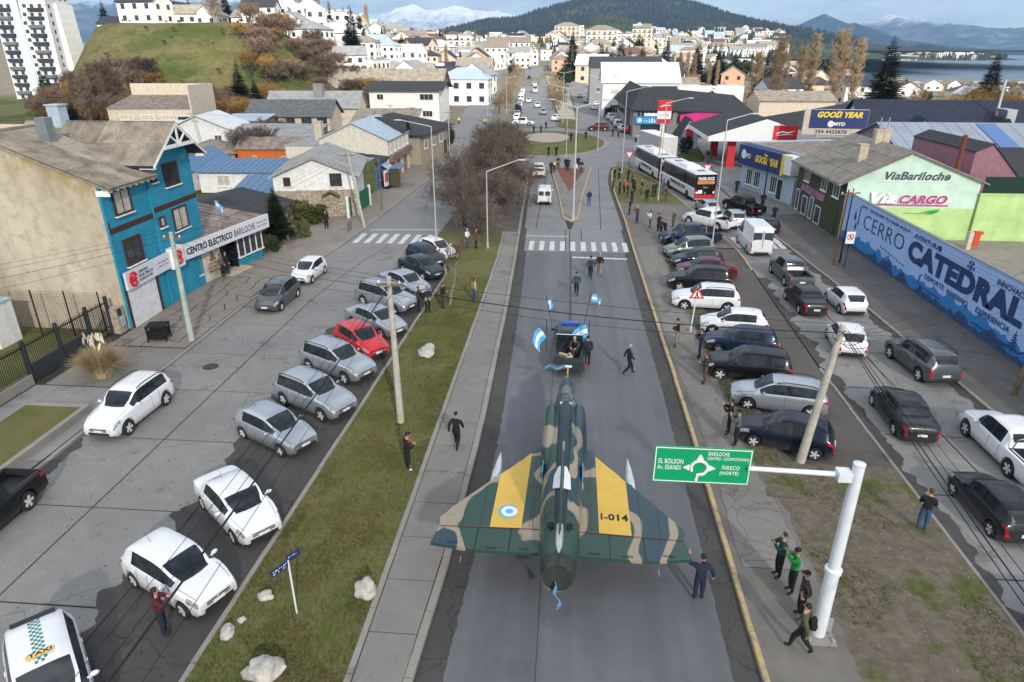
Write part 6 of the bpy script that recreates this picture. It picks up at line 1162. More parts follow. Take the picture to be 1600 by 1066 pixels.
    MB().path([(-.42,L/2+.012,fz-.09),(.42,L/2+.012,fz-.09)],.014,4).lathe([(.01,-.01),(.06,0),(.05,.012)],(0,L/2+.012,fz-.09),10,axis='y').build('badge',CHROME,t)
    ms=d['side'][-1][1]-.18
    for sx in(-1,1):
        o=MB().ell((sx*(W(ms)+.07),ms-L/2,B(ms)+.10),(.12,.06,.075),8,6).box(sx*W(ms)*.93-.05,sx*W(ms)*.93+.05,ms-L/2-.03,ms-L/2+.03,B(ms)+.03,B(ms)+.07).build('mirror',PAINT0,t,smooth=50); o['paint']=1
        for (a,c) in d['side']:
            xs_=a-.045
            if xs_<d['rw_']+ar+.05 and len(d['side'])>2 and a==d['side'][0][0]: continue
            if d['rw_']-ar<xs_<d['rw_']+ar: xs_=d['rw_']+ar+.02
            MB().path([(sx*W(xs_)*1.0,xs_-L/2,base+.14),(sx*W(xs_)*1.003,xs_-L/2,base+.28),(sx*W(xs_)*.994,xs_-L/2,B(xs_)-.11),(sx*W(xs_)*.957,xs_-L/2,B(xs_))],.007,3).build('door_seam',PLAST,t)
            hx=a+.12; o=MB().box(sx*W(hx)*.99-.02,sx*W(hx)*.99+.025*1,hx-L/2-.08,hx-L/2+.08,B(hx)-.17,B(hx)-.14).build('door_handle',PAINT0,t); o['paint']=1
    w0,w1=d['ws']; cw=W(w1)*.70; UPH=M('seat_fabric',(.13,.125,.12),.9); fs=w0-.55
    for sx in(-.36,.36): MB().box(sx-.22,sx+.22,fs-.1-L/2,fs+.35-L/2,base+.2,base+.42).box(sx-.21,sx+.21,fs-.22-L/2,fs-.1-L/2,base+.3,base+.92).box(sx-.11,sx+.11,fs-.24-L/2,fs-.15-L/2,base+.93,base+1.08).build('front_seat',UPH,t)
    if kind not in('van','smallvan'): MB().box(-.58,.58,fs-.95-L/2,fs-.5-L/2,base+.2,base+.42).box(-.58,.58,fs-1.08-L/2,fs-.95-L/2,base+.3,base+.86).build('rear_seat',UPH,t)
    MB().box(-.62,.62,w1-.42-L/2,w1-.12-L/2,base+.34,B(w1)-.02).build('dashboard',PLAST,t); MB().path([(-.36+.18*math.cos(R(a)),w1-.48-L/2+.06*math.sin(R(a)),B(w1)-.10+.17*math.sin(R(a))) for a in range(0,361,30)],.016,4).build('steering_wheel',PLAST,t)
    MB().path([(x_*cw,w1+.02-(x_*x_)*.10-L/2,T(w1+.02)+.006-.05*x_*x_) for x_ in(-1,-.6,-.2,.2,.6,1)],.028,5).build('cowl',PLAST,t)
    for q in(-.55,.12): MB().path([(q*cw,w1-.02-L/2,T(w1-.02)+.02),(q*cw+.5*cw,w1-.20-L/2,T(w1-.20)+.022)],.010,4).build('wiper',PLAST,t)
    for sx in(-1,1): MB().path([(sx*W(s_)*.80,s_-L/2,B(s_)+(T(s_)-B(s_))*.62+.004) for s_ in [w1+.06+(L-.24-w1)*i/5 for i in range(6)]],.006,3).build('hood_seam',PLAST,t)
    if d['rw'] and not d.get('bed'): MB().path([(0,d['rw'][0]+.02-L/2,T(d['rw'][0]+.02)+.015),(.3,(d['rw'][0]+d['rw'][1])/2-L/2,T((d['rw'][0]+d['rw'][1])/2)+.015)],.010,4).build('rear_wiper',PLAST,t)
    if d.get('rails'):
        for sx in(-1,1):
            a,c=d['side'][0][0],d['side'][-1][1]-.7; pts=[]
            for q in range(7): s=a+(c-a)*q/6; k=W(s)*.72; pts.append((sx*k,s-L/2,T(s)+.0+(.05 if 0<q<6 else 0)-.02))
            MB().path(pts,.022,5).build('roof_rail',PLAST,t)
    else: MB().tube((0.12,d['side'][0][0]+.2-L/2,T(d['side'][0][0]+.3)-.01),(0.12,d['side'][0][0]-.12-L/2,T(d['side'][0][0]+.3)+.3),.008,.004,4).build('antenna',PLAST,t)
    if kind=='van':
        for sx in(-1,1): MB().box(sx*.45-.36,sx*.45+.36,-L/2+.015,-L/2+.05,1.35,2.05).build('rear_window',CGL,t)
        MB().box(-.02,.02,-L/2-.012,-L/2+.05,.7,2.2).build('door_seam',PLAST,t)
    if kind=='smallvan':
        for sx in(-1,1): MB().box(sx*.36-.28,sx*.36+.28,-L/2-.01,-L/2+.06,1.05,1.5).build('rear_window',CGL,t)
    if d.get('bed'):
        a,c=d['bed']; w=W(1)*.78; b=MB(); z0=.72; z1=1.07
        b.box(-w-.06,-w,a-L/2,c-L/2,z0,z1).box(w,w+.06,a-L/2,c-L/2,z0,z1).box(-w,w,a-L/2-.04,a-L/2+.02,z0,z1+.01).box(-w,w,c-L/2-.02,c-L/2+.06,z0,z1).box(-w,w,a-L/2,c-L/2,z0-.05,z0).build('cargo_bed',PLAST,t)
        b=MB(); 
        for sx in(-1,1): b.path([(sx*w,1.5-L/2,1.05),(sx*w*.86,1.45-L/2,1.55),(sx*w*.5,1.45-L/2,1.62)],.03,6)
        b.path([(-w*.5,1.45-L/2,1.62),(w*.5,1.45-L/2,1.62)],.03,6).build('roll_bar',CHROME,t)
    t['_len']=L; PROTO[kind]=t; return t
def drop(o):
    for c in list(o.children): drop(c)
    bpy.data.objects.remove(o)
PAINTS={'white':((.72,.73,.75),0),'silver':((.38,.415,.455),.55),'grey':((.105,.115,.125),.5),'dark':((.018,.020,.024),.1),'black':((.006,.0065,.008),.0),'navy':((.007,.011,.026),.1),'blue':((.012,.026,.06),.2),'red':((.52,.012,.014),.0),'wine':((.10,.008,.016),.2),'green':((.17,.22,.17),.5),'jade':((.03,.05,.055),.3),'slate':((.035,.045,.055),.4),'cream':((.60,.52,.45),.0)}
def put_car(kind,paint,label,cx,cy,heading,z=.02,group=None,name=None,cat='car',parts=True,skip=()):
    p=car_proto(kind); c=copy_tree(p); c.name=name or {'hatch':'parked_hatchback','sedan':'sedan_car','suv':'off_roader','wagon':'estate_car','mpv':'family_car','pickup':'pickup_truck','van':'delivery_van','smallvan':'small_van'}[kind]
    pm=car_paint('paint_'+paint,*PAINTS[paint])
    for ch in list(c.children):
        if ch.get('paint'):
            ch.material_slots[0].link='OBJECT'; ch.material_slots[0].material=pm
        if ch.name.split('.')[0] in skip: drop(ch)
        elif not parts and ch.name.split('.')[0] in ('door_seam','door_handle','mirror','number_plate','antenna','bumper_intake','grille','rear_bumper','roof_rail','underbody','cowl','wiper','hood_seam','rear_wiper','badge','front_seat','rear_seat','dashboard','steering_wheel'): drop(ch)
    c.location=(cx,cy,z); c.rotation_euler=(0,0,heading); vr=random.Random(label); c.scale=(vr.uniform(.98,1.02),vr.uniform(.96,1.05),vr.uniform(.96,1.05)); c['_len']=0; del c['_len']
    return tag(c,label,cat,group)
def by_wheels(kind,paint,label,f,r,side,z=.02,**k):
    """place from the ground contact of the visible front and rear wheel"""
    d=CARS[kind]; dx,dy=f[0]-r[0],f[1]-r[1]; l=math.hypot(dx,dy); dx/=l; dy/=l; hw=.76 if kind not in('pickup','suv','van') else .82
    nx,ny=(-dy,dx) if side=='R' else (dy,-dx); mx_,my_=(f[0]+r[0])/2+nx*hw,(f[1]+r[1])/2+ny*hw; o=d['L']/2-(d['fw']+d['rw_'])/2
    return put_car(kind,paint,label,mx_+dx*o,my_+dy*o,math.atan2(-dx,dy),z,**k)
GA='cars parked at an angle along the grass verge'; GC='cars parked side by side on the dirt'; GD_='cars queueing along the right-hand street'; GB='cars parked along the left kerb'
put_car('mpv','white','white taxi with green chequered roof stripe at the bottom left corner',-13.15,11.45,math.atan2(-.70,-.72),group=GA,name='taxi')
by_wheels('hatch','white','white hatchback beside the person in maroon, next to the taxi',(-11.21,14.46),(-13.54,15.58),'R',group=GA)
by_wheels('sedan','white','white rounded sedan, second from the taxi, beside the silver hatchback',(-11.3,17.88),(-13.25,19.56),'R',group=GA)
by_wheels('hatch','silver','silver hatchback with black lower grille between white hatchback and silver off-roader',(-11.7,23.24),(-14.19,24.64),'R',group=GA)
by_wheels('suv','silver','silver off-roader with dark sunroof, nearest of the three silver off-roaders',(-10.87,26.15),(-13.66,27.76),'R',group=GA)
by_wheels('suv','silver','silver off-roader parked directly beside the red hatchback',(-10.88,29.9),(-13.88,31.62),'R',group=GA)
by_wheels('hatch','red','bright red hatchback in the angled row by the verge',(-10.83,32.68),(-13.33,34.94),'R',group=GA)
by_wheels('sedan','silver','silver sedan behind the concrete pole, next to the red hatchback',(-10.61,36.02),(-13.43,38.13),'R',group=GA)
by_wheels('suv','silver','silver off-roader with black front bumper, farthest of the three silver off-roaders',(-10.77,39.91),(-13.86,41.82),'R',group=GA)
by_wheels('sedan','silver','silver four-door sedan with yellow-beige reflections behind two standing people',(-10.73,43.36),(-13.09,45.37),'R',group=GA)
by_wheels('sedan','slate','dark slate sedan under the bare sapling branches',(-10.22,46.94),(-12.86,49.41),'R',group=GA)
by_wheels('hatch','blue','dark blue hatchback tail showing behind the slate sedan',(-10.64,50.1),(-13.02,52.37),'R',group=GA)
by_wheels('hatch','white','pale hatchback with dark windscreen, last of the angled row',(-9.85,51.72),(-12.58,54.3),'R',group=GA)
by_wheels('suv','white','white off-roader with side stripes parked by the planter wall',(-19.35,24.38),(-19.19,27.24),'L',group=GB)
put_car('pickup','black','black pickup with empty cargo bed at the left edge',-20.7,17.6,R(181),group=GB,cat='pickup',skip=('roll_bar',))
by_wheels('mpv','grey','grey family car parked nearest the electrical shop',(-18.75,40.19),(-18.72,42.84),'L',group=GB)
by_wheels('hatch','white','white compact car parked behind the grey family car',(-18.69,45.79),(-18.58,48.45),'L',group=GB)
by_wheels('hatch','navy','navy hatchback beside the leaning utility pole',(8.6,25.66),(10.7,24.88),'L',group=GC)
by_wheels('wagon','silver','silver estate car with roof rails next to the navy hatchback',(9.07,29.05),(11.72,28.47),'L',group=GC)
by_wheels('suv','black','black off-roader between silver estate and dark blue hatchback',(8.26,32.2),(11.13,31.7),'L',group=GC)
by_wheels('hatch','blue','dark blue hatchback parked beside the white hatchback',(8.89,35.58),(11.49,35.1),'L',group=GC)
by_wheels('hatch','white','white hatchback with round rear just behind the warning triangle sign',(9.12,38.32),(11.62,37.94),'L',group=GC)
by_wheels('suv','white','white crossover with roof rails in the dirt row',(8.14,42.52),(10.78,42.26),'L',group=GC)
by_wheels('suv','black','boxy black off-roader beside the white crossover',(8.31,46.28),(11.08,46.09),'L',group=GC)
by_wheels('sedan','wine','wine red sedan half hidden by the boxy black off-roader',(9.42,49.31),(12.08,49.22),'L',group=GC)
by_wheels('hatch','navy','navy hatchback between wine red sedan and green family car',(9.35,51.73),(11.99,51.95),'L',group=GC)
by_wheels('mpv','green','pale green family car beside the dark blue pickup',(9.06,54.36),(12,54.97),'L',group=GC)
by_wheels('pickup','blue','dark blue pickup with chrome roll bar standing across the dirt lot',(9.39,58.33),(13.07,59.26),'L',cat='pickup')
by_wheels('pickup','white','white double-cab pickup at the right edge of the street',(18.29,27.46),(18.29,24.34),'L',group=GD_,cat='pickup')
by_wheels('hatch','dark','dark green-black hatchback at the right edge, nearest in the left lane',(15.4,22.86),(15.48,20.38),'L',group=GD_)
by_wheels('sedan','dark','charcoal sedan driving beside the leaning utility pole',(15.25,30.07),(15.09,27.2),'L',group=GD_)
by_wheels('suv','grey','grey off-roader driving along the mural wall side',(18.48,35.59),(18.72,33.06),'L',group=GD_)
by_wheels('hatch','white','white hatchback with dark rear screen behind the pole top wires',(15.97,38.49),(15.6,36.13),'L',group=GD_)
by_wheels('hatch','white','white hatchback with black diffuser beside the dark sedan',(18.15,45.08),(18.19,42.75),'L',group=GD_)
by_wheels('sedan','dark','dark grey sedan beside the white hatchback in the queue',(15.45,44.98),(15.52,42.64),'L',group=GD_)
put_car('pickup','grey','grey pickup with red tail lamps behind the white van',16.98,49.6,R(2),cat='pickup',group=GD_,skip=('roll_bar',))
by_wheels('van','white','tall white delivery van with two rear windows',(15.55,60.33),(15.58,56.61),'L',cat='van')
put_car('mpv','silver','silver compact car beside the white van',16.5,66.8,R(4),group=GD_)
put_car('hatch','navy','dark car half hidden behind the white van',19.0,65.0,R(14),group=GD_)
put_car('pickup','black','black pickup with open bed beside the tyre shop forecourt',18.9,73.0,R(24),cat='pickup',group=GD_,skip=('roll_bar',))
by_wheels('pickup','white','white pickup turning beside the gravel island',(12.24,66.84),(14.53,64.45),'L',cat='pickup',group=GD_,skip=('roll_bar',))
put_car('hatch','silver','silver hatchback right behind the coach',15.05,72.7,R(8),group=GD_)
put_car('hatch','white','white car nose at the bottom right edge',15.55,15.2,R(-4),group=GD_)
put_car('smallvan','white','small white van driving up the left carriageway',-2.55,76.6,R(2),cat='van')
put_car('pickup','cream','pale pink and white pickup with ladder rack near the splitter island',-4.0,94,R(3),cat='pickup')
# taxi extras, decals
TX=bpy.data.objects['taxi']; GRN=M('taxi_green',(.02,.22,.18),.5)
Tt=mono(CARS['mpv']['T']); b=MB()
for i in range(20):
    for j in range(4):
        if (i+j)%2==0:
            s=.62+i*.085; x=-.14+j*.07
            b.add([(x,s-2.1,Tt(s)+.006),(x+.07,s-2.1,Tt(s)+.006),(x+.07,s+.085-2.1,Tt(s+.085)+.006),(x,s+.085-2.1,Tt(s+.085)+.006)],[(0,1,2,3)])
b.build('chequer_stripe',GRN,TX)['kind']='stuff'
sg=MB().box(-.30,.30,-.12,.06,1.64,1.645).build('roof_decal',M('taxi_yellow',(.75,.50,.12),.5),TX); l=lettering('TAXI',M_INK,sg,(.24,.02,1.648),w=.5,h=.14,rot=(R(-90),0,R(180)),bold=.02,depth=.004)
MB().box(-.52,.52,-1.66,-1.52,1.545,1.585).build('spoiler',PLAST,TX)
# coaches
def coach(label,x,y,rz,rear_text,L=11.5):
    t=thing('coach',label,'bus',(x,y,.02),rz,'white and black coaches'); WHT=car_paint('paint_white',*PAINTS['white']); BLK=M('coach_black',(.012,.013,.015),.2)
    def rbox(b,x0,x1,y0,y1,z0,z1,c=.12):
        b.prism([(x0+c,z0),(x1-c,z0),(x1,z0+c),(x1,z1-c),(x1-c,z1),(x0+c,z1),(x0,z1-c),(x0,z0+c)],'y',y0,y1)
    b=MB(); rbox(b,-1.25,1.25,-L/2+.06,L/2,.32,1.55); b.build('lower_body',WHT,t,smooth=40); b=MB(); rbox(b,-1.22,1.22,-L/2+.06,L/2-.1,1.55,2.95); b.build('window_band',CGL,t,smooth=40); b=MB(); rbox(b,-1.25,1.25,-L/2+.05,L/2-.05,2.93,3.25,.14); b.build('roof',WHT,t,smooth=40)
    MB().box(-.8,.8,-1.6,1.4,3.25,3.45).box(-.5,.5,-1.2,1.0,3.452,3.5).build('air_conditioner',M_SIGNW,t); MB().box(-.4,.4,3.2,4.0,3.252,3.32).build('roof_hatch',W_GREY,t); MB().box(-.4,.4,-4.4,-3.6,3.252,3.32).build('roof_hatch',W_GREY,t)
    for i in range(8):
        for sx in(-1,1): MB().box(sx*1.23-.012,sx*1.23+.012,-L/2+.9+i*1.28,-L/2+.97+i*1.28,1.57,2.9).build('window_pillar',BLK,t)
    MB().box(-1.22,1.22,-L/2-.02,-L/2+.055,.45,3.1).build('rear_panel',BLK,t); MB().box(-1.2,1.2,-L/2-.06,-L/2-.022,.5,.85).build('red_bumper',M_RED,t); MB().box(-1.05,1.05,-L/2-.035,-L/2-.022,2.05,2.9).build('rear_screen',GLASS,t)
    MB().box(-1.0,1.0,-L/2-.045,-L/2-.036,2.05,2.42).build('orange_strip',M('orange_strip',(.62,.19,.07),.5),t); lettering(rear_text,M_SIGNW,t,(-.98,-L/2-.046,2.48),w=1.95,h=.36,bold=.04)
    for sx in(-1,1):
        MB().lathe([(.02,-.04),(.13,-.03),(.14,0)],(sx*1.0,-L/2-.03,1.1),12,axis='y').build('tail_lamp',M_SIGNW,t); MB().box(sx*1.12-.06,sx*1.12+.06,-L/2-.05,-L/2-.02,.95,1.5).build('taillight',TAIL,t)
    MB().lathe([(.05,-.03),(.15,-.02),(.16,0)],(0,-L/2-.03,1.05),14,axis='y').build('emblem',CHROME,t); MB().box(-.85,-.35,-L/2-.04,-L/2-.022,1.0,1.4).build('notice',M_SIGNW,t); MB().box(-.3,.3,-L/2-.035,-L/2-.022,1.6,1.75).build('badge',CHROME,t)
    ty,rm=wheel_meshes(.48)
    for yy in(-3.4,3.2):
        for sx in(-1,1): q=place('wheel',ty,t,(sx*1.12,yy,.48)); q.rotation_euler=(0,0,0 if sx>0 else R(180)); place('rim',rm,q); MB().lathe([(.5,-.02),(.56,0),(.5,.02)],(sx*1.245,yy,.5),18,axis='x').build('wheel_arch',BLK,t)
    o=lettering('TRAVELROCK.COM',M_INK,t,(-1.262,-.0,.95),w=5.2,h=.42,bold=.04); o.rotation_euler=(0,0,R(-90)); o.location=(-1.255,2.6,.95)
    return t
coach('white coach with black rear panel and orange strip, nearest of the two',14.55,83.3,R(11),'TRAVEL ROCK')
coach('white coach ahead, half hidden behind the nearer coach',12.1,96.2,R(10),'TRAVEL ROCK')
bt=thing('box_truck','plain white box lorry trailer in front of the coaches','lorry',(14.0,110.5,.02),R(14)); 
b=MB()
for i in range(6): b.box(-1.25+i*.42,-.84+i*.42,-5.03,-5.0,1.0,3.85)
b.build('rear_door',M('lorry_door',(.62,.60,.56),.6,.1,dirt=.3),bt); MB().box(-1.27,1.27,-5,5,.95,3.9).build('box_body',M('lorry_side',(.50,.51,.53),.5,.2,dirt=.2),bt); MB().box(-1.27,1.27,-5,5,3.902,3.96).build('roof',M_SIGNW,bt); MB().box(-.5,.5,-4.8,6.8,.55,.94).build('chassis',PLAST,bt)
MB().prism([(5.2,.6),(7.2,.6),(7.3,1.6),(7.0,2.9),(5.2,3.0)],'x',-1.2,1.2).build('cab',car_paint('paint_white',.7),bt); MB().prism([(6.1,1.8),(7.24,1.75),(7.05,2.6),(6.1,2.6)],'x',-1.22,1.22).build('side_window',CGL,bt)
ty,rm=wheel_meshes(.48)
for yy in(-3.6,-2.5,6.2):
    for sx in(-1,1): q=place('wheel',ty,bt,(sx*1.1,yy,.48)); q.rotation_euler=(0,0,0 if sx>0 else R(180)); place('rim',rm,q)
MB().box(-1.2,1.2,-5.1,-5.0,.6,.95).build('bumper',M_RED,bt)

# ------------------------------------------------------------------ jet aircraft towed along the avenue
JX,JY=.10,14.9
jet=thing('jet_aircraft','camouflaged delta-wing jet fighter with yellow wing bands towed along the avenue','aircraft',(JX,JY,0),R(-.9))
t=NT('camouflage'); v=t.pos(); n=t.noise(t.map(v,(1,.75,1.2),loc=(5.3,2.7,.4)),.42,2,.4,.5); n2=t.noise(v,5,4,.6)
k=t.ramp(n,[(0,(.024,.068,.052)),(.470,(.022,.062,.047)),(.478,(.31,.26,.19)),(.540,(.31,.26,.19)),(.548,(.022,.052,.070)),(1,(.020,.050,.072))])
k=t.mix(t.ramp(n2,[(.4,0.0),(.8,.25)]),k,(.05,.06,.05)); t.set(k,.38,0,.4,.15); CAMO=t.m
def loft(secs,n=20):
    """secs: (y, cx, cz, rx, rz, squareness)"""
    b=MB(); vs=[]
    for (y,cx,cz,rx,rz) in secs:
        for i in range(n): a=2*math.pi*i/n; vs.append((cx+rx*math.cos(a),y,cz+rz*math.sin(a)))
    fs=[(j*n+i,(j+1)*n+i,(j+1)*n+(i+1)%n,j*n+(i+1)%n) for j in range(len(secs)-1) for i in range(n)]; fs+=[tuple(range(n)),tuple(range((len(secs)-1)*n,len(secs)*n))[::-1]]; b.add(vs,fs); return b
loft([(.55,0,2.0,.53,.52),(1.4,0,2.0,.60,.60),(3,0,2.02,.68,.72),(5,0,2.05,.71,.78),(7,0,2.08,.66,.80),(8.6,0,2.1,.52,.74),(9.6,0,2.1,.46,.66),(10.8,0,2.08,.42,.54),(11.8,0,2.02,.34,.40),(12.6,0,1.97,.22,.26),(13.2,0,1.94,.08,.10),(13.45,0,1.93,.02,.02)],24).build('fuselage',CAMO,jet,smooth=60)
for s in(-1,1):
    loft([(4.2,s*.40,2.02,.20,.42),(5.6,s*.48,2.04,.34,.60),(7.4,s*.52,2.05,.36,.66),(9.0,s*.54,2.05,.31,.62),(9.35,s*.56,2.05,.27,.56)],18).build('intake_trunk',CAMO,jet,smooth=60); loft([(9.352,s*.56,2.05,.22,.48),(9.37,s*.56,2.05,.22,.48)],16).build('intake_mouth',M_INK,jet)
    loft([(9.36,s*.50,2.05,.02,.3),(9.8,s*.48,2.05,.12,.26),(10.5,s*.43,2.05,.02,.05)],10).build('intake_cone',CAMO,jet,smooth=60)
loft([(.9,0,2.66,.10,.10),(2.2,0,2.74,.20,.16),(5,0,2.80,.24,.18),(7.6,0,2.78,.27,.20),(9.2,0,2.60,.30,.22)],14).build('spine',M('spine_dark',(.014,.03,.04),.4,var=.3,vs=1.2),jet,smooth=60)
cn=loft([(9.1,0,2.62,.24,.16),(9.6,0,2.62,.29,.30),(10.4,0,2.54,.31,.36),(11.1,0,2.42,.26,.26),(11.6,0,2.32,.16,.10)],16).build('canopy',glass_dark('canopy_glass',(.05,.06,.07),.05),jet,smooth=60)
MB().box(-.24,.24,9.0,9.16,2.5,2.80).build('canopy_frame',M('pale_grey_panel',(.42,.45,.48),.5),jet); MB().path([(-.27,9.65,2.7),(-.18,9.65,2.88),(0,9.65,2.935),(.18,9.65,2.88),(.27,9.65,2.7)],.025,5).build('canopy_arch',CAMO,cn)
for y_ in(2.2,4.4,6.4,8.2):
    rx_=float(np.interp(y_,[.55,1.4,3,5,7,8.6],[.53,.60,.68,.71,.66,.52])); rz_=float(np.interp(y_,[.55,1.4,3,5,7,8.6],[.52,.60,.72,.78,.80,.74])); MB().path([(rx_*1.004*math.cos(R(a)),y_,2.04+rz_*1.0*math.sin(R(a))) for a in range(10,171,10)],.006,3).build('panel_line',M_INK,jet)
# exhaust nozzle
nz=loft([(.56,0,2.0,.535,.525),(.25,0,2.0,.52,.51),(0,0,2.0,.49,.48)],24).build('nozzle_shroud',M('nozzle_metal',(.05,.058,.05),.45,.4,var=.3),jet,smooth=50)
b=MB(); n=24
for j,(y,r) in enumerate([(.0,.49),(.02,.45),(.07,.38),(.05,.02)]):
    for i in range(n): a=2*math.pi*i/n; b.v.append((r*math.cos(a),y-.02,2.0+r*.97*math.sin(a)))
b.f=[(j*n+i,j*n+(i+1)%n,(j+1)*n+(i+1)%n,(j+1)*n+i) for j in range(3) for i in range(n)]; b.mi=[0]*len(b.f); b.build('nozzle_ring',M('nozzle_inner',(.11,.118,.11),.4,.6,var=.4,vs=6),nz,smooth=30)
# wings, elevons, bands
WT,WB=.075,-.075
def wz(x): return 1.80-.03*abs(x)
def wing_poly(pts,th0,th1,name,mat,parent,s,smooth=None):
    q=[(s*x,y) for x,y in pts]; q=q if s>0 else q[::-1]
    b=MB(); n=len(q); b.add([(x,y,wz(x)+th1) for x,y in q]+[(x,y,wz(x)+th0) for x,y in q],[tuple(range(n)),tuple(range(n,2*n))[::-1]]+[(i,n+i,n+(i+1)%n,(i+1)%n) for i in range(n)]); return b.build(name,mat,parent)
REDL=M('red_line',(.16,.03,.04),.6)
for s in(-1,1):
    wg=wing_poly([(.55,2.32),(3.92,2.32),(4.0,2.75),(3.78,3.15),(.72,7.45),(.5,7.45)][::1],WB,WT,'wing',CAMO,jet,s)
    for i,(a,c,ya,yc) in enumerate([(.62,1.55,1.22,1.22),(1.58,2.62,1.22,1.24),(2.65,4.06,1.24,1.5)]):
        e=wing_poly([(a,ya),(c,yc),(min(c,3.95),2.29),(a,2.29)],-.05,.062-.0*i,'elevon',CAMO,jet,s)
        lettering('NO PISAR',M_INK,e,(s*((a+c)/2)-.17,1.32 if i<2 else 1.5,wz((a+c)/2)+.068+.012),w=.34,h=.07,rot=(R(-90),0,0),bold=.02,depth=.004)
    lex=lambda x:7.45-(x-.72)*(7.45-3.15)/(3.78-.72)
    bd=wing_poly([(1.25,2.33),(2.28,2.33),(2.26,lex(2.26)-.06),(1.2,lex(1.2)-.06)],WT+.003,WT+.007,'yellow_band',M('band_yellow',(.62,.40,.07),.5,var=.08),wg,s)
    MB().path([(s*.9,2.33,wz(.9)+.08),(s*.9,5.2,wz(.9)+.08)],.008,4).build('panel_line',REDL,wg); MB().path([(s*.62,2.31,wz(.6)+.075),(s*3.92,2.31,wz(3.9)+.075)],.009,4).build('hinge_line',REDL,wg)
    for x_ in(1.0,2.62,3.2): MB().path([(s*x_,2.36,wz(x_)+.079),(s*x_,lex(x_)-.25,wz(x_)+.079)],.005,3).build('panel_line',M_INK,wg)
    MB().path([(s*.75,4.6,wz(.75)+.079),(s*1.18,4.6,wz(1.2)+.079)],.005,3).build('panel_line',M_INK,wg)
    if s<0:
        for rr_,mt_,zz in((.36,FLAGB,.0),(.27,FLAGW,.003),(.13,FLAGB,.006)): MB().lathe([(.01,0),(rr_,0),(rr_,.004)],(-1.72,3.15,wz(1.7)+WT+.009+zz),24).build('roundel',mt_,bd)
    else:
        MB().box(1.32,1.375,3.0,3.34,wz(1.35)+WT+.008,wz(1.35)+WT+.013).build('lettering',M_INK,bd); lettering('-014',M_INK,bd,(1.42,3.0,wz(1.7)+WT+.012),w=.80,h=.34,rot=(R(-90),0,0),bold=.03,depth=.004)
    loft([(1.9,s*2.45,1.52,.03,.03),(2.6,s*2.45,1.52,.13,.13),(4.2,s*2.45,1.52,.19,.19),(5.6,s*2.45,1.52,.18,.18),(6.5,s*2.45,1.52,.11,.11),(7.15,s*2.45,1.52,.015,.015)],14).build('wing_tank',M('pod_pale_grey',(.50,.54,.56),.4,var=.15),jet,smooth=60); MB().box(s*2.45-.04,s*2.45+.04,3.2,5.2,1.52,1.72).build('pylon',CAMO,jet)
    MB().tube((s*3.0,1.0,1.7),(s*3.0,.75,1.68),.012,.008,5).build('static_wick',GALV,jet)
    ty,rm=wheel_meshes(.34); q=place('main_wheel',ty,jet,(s*1.55,4.2,.34)); q.rotation_euler=(0,0,0 if s>0 else R(180)); place('rim',rm,q); MB().tube((s*1.45,4.2,.34),(s*1.2,4.3,1.75),.07).build('gear_leg',GALV,jet)
    MB().box(s*.70-.012,s*.70+.012,4.5,5.2,2.05,2.55).build('flag_panel',FLAGB,jet)
q=place('nose_wheel',wheel_meshes(.30)[0],jet,(0,9.4,.30)); place('rim',wheel_meshes(.30)[1],q); MB().tube((0,9.4,.3),(0,9.5,1.7),.06).build('gear_leg',GALV,jet)
fn=MB(); fp=[(.9,2.75),(6.4,2.86),(4.6,3.25),(2.5,4.62),(1.45,4.68),(.95,3.2)]; 
fn.add([(-.05,y,z) for y,z in fp[:2]]+[(-.02,y,z) for y,z in fp[2:]]+[(.05,y,z) for y,z in fp[:2]]+[(.02,y,z) for y,z in fp[2:]],[(0,1,2,3,4,5),(11,10,9,8,7,6)]+[(i,6+i,6+(i+1)%6,(i+1)%6) for i in range(6)]); fo=fn.build('fin',CAMO,jet); MB().prism([(.86,3.2),(1.38,4.66),(.7,4.4),(.45,3.25)],'x',-.025,.025).build('rudder',CAMO,fo)
for s in(-1,1): MB().add([(s*.06,3.1,2.96),(s*.30,3.15,2.88),(s*.27,3.8,2.92),(s*.14,4.25,2.99),(s*.06,4.25,3.01)]+[(s*.06,3.1,2.93),(s*.30,3.15,2.85),(s*.27,3.8,2.89),(s*.14,4.25,2.96),(s*.06,4.25,2.98)],[(0,1,2,3,4),(9,8,7,6,5)]+[(i,5+i,5+(i+1)%5,(i+1)%5) for i in range(5)]).build('white_panel',M_SIGNW,jet); MB().box(s*.30-.1,s*.30+.1,1.5,1.75,2.58,2.62).build('vent',M_INK,jet)
loft([(1.3,0,2.86,.11,.11),(.7,0,2.86,.12,.12),(.4,0,2.86,.10,.10),(.15,0,2.86,.03,.03)],14).build('chute_housing',M('chute_silver',(.5,.52,.52),.3,.5),jet,smooth=60)
MB().tube((0,13.4,1.93),(0,16.6,.75),.035,.035,6).build('tow_bar',M_YELS,jet)
def flag(label,x,y,z,w,h,rot,seed,droop=.4,pole=None):
    f=thing('flag',label,'flag',(x,y,z)); 
    o=solid(flag_mesh(w,h,seed,droop).build('cloth',[FLAGB,FLAGW],f)); o.rotation_euler=rot
    if pole: MB().tube(pole[0],pole[1],.018,.014,6).build('pole',BLACK,f)
    return f
flag('sky blue and white flag hanging behind the jet nozzle',.0,15.0,1.9,.9,.5,(R(10),R(70),R(-70)),4,.3,((0,0,0),(0,-.05,.35)))
flag('sky blue and white flag draped over the jet nose',.25,28.6,2.1,1.1,.75,(R(-50),R(5),R(175)),6,.3,((0,0,0),(0,.1,-.5)))
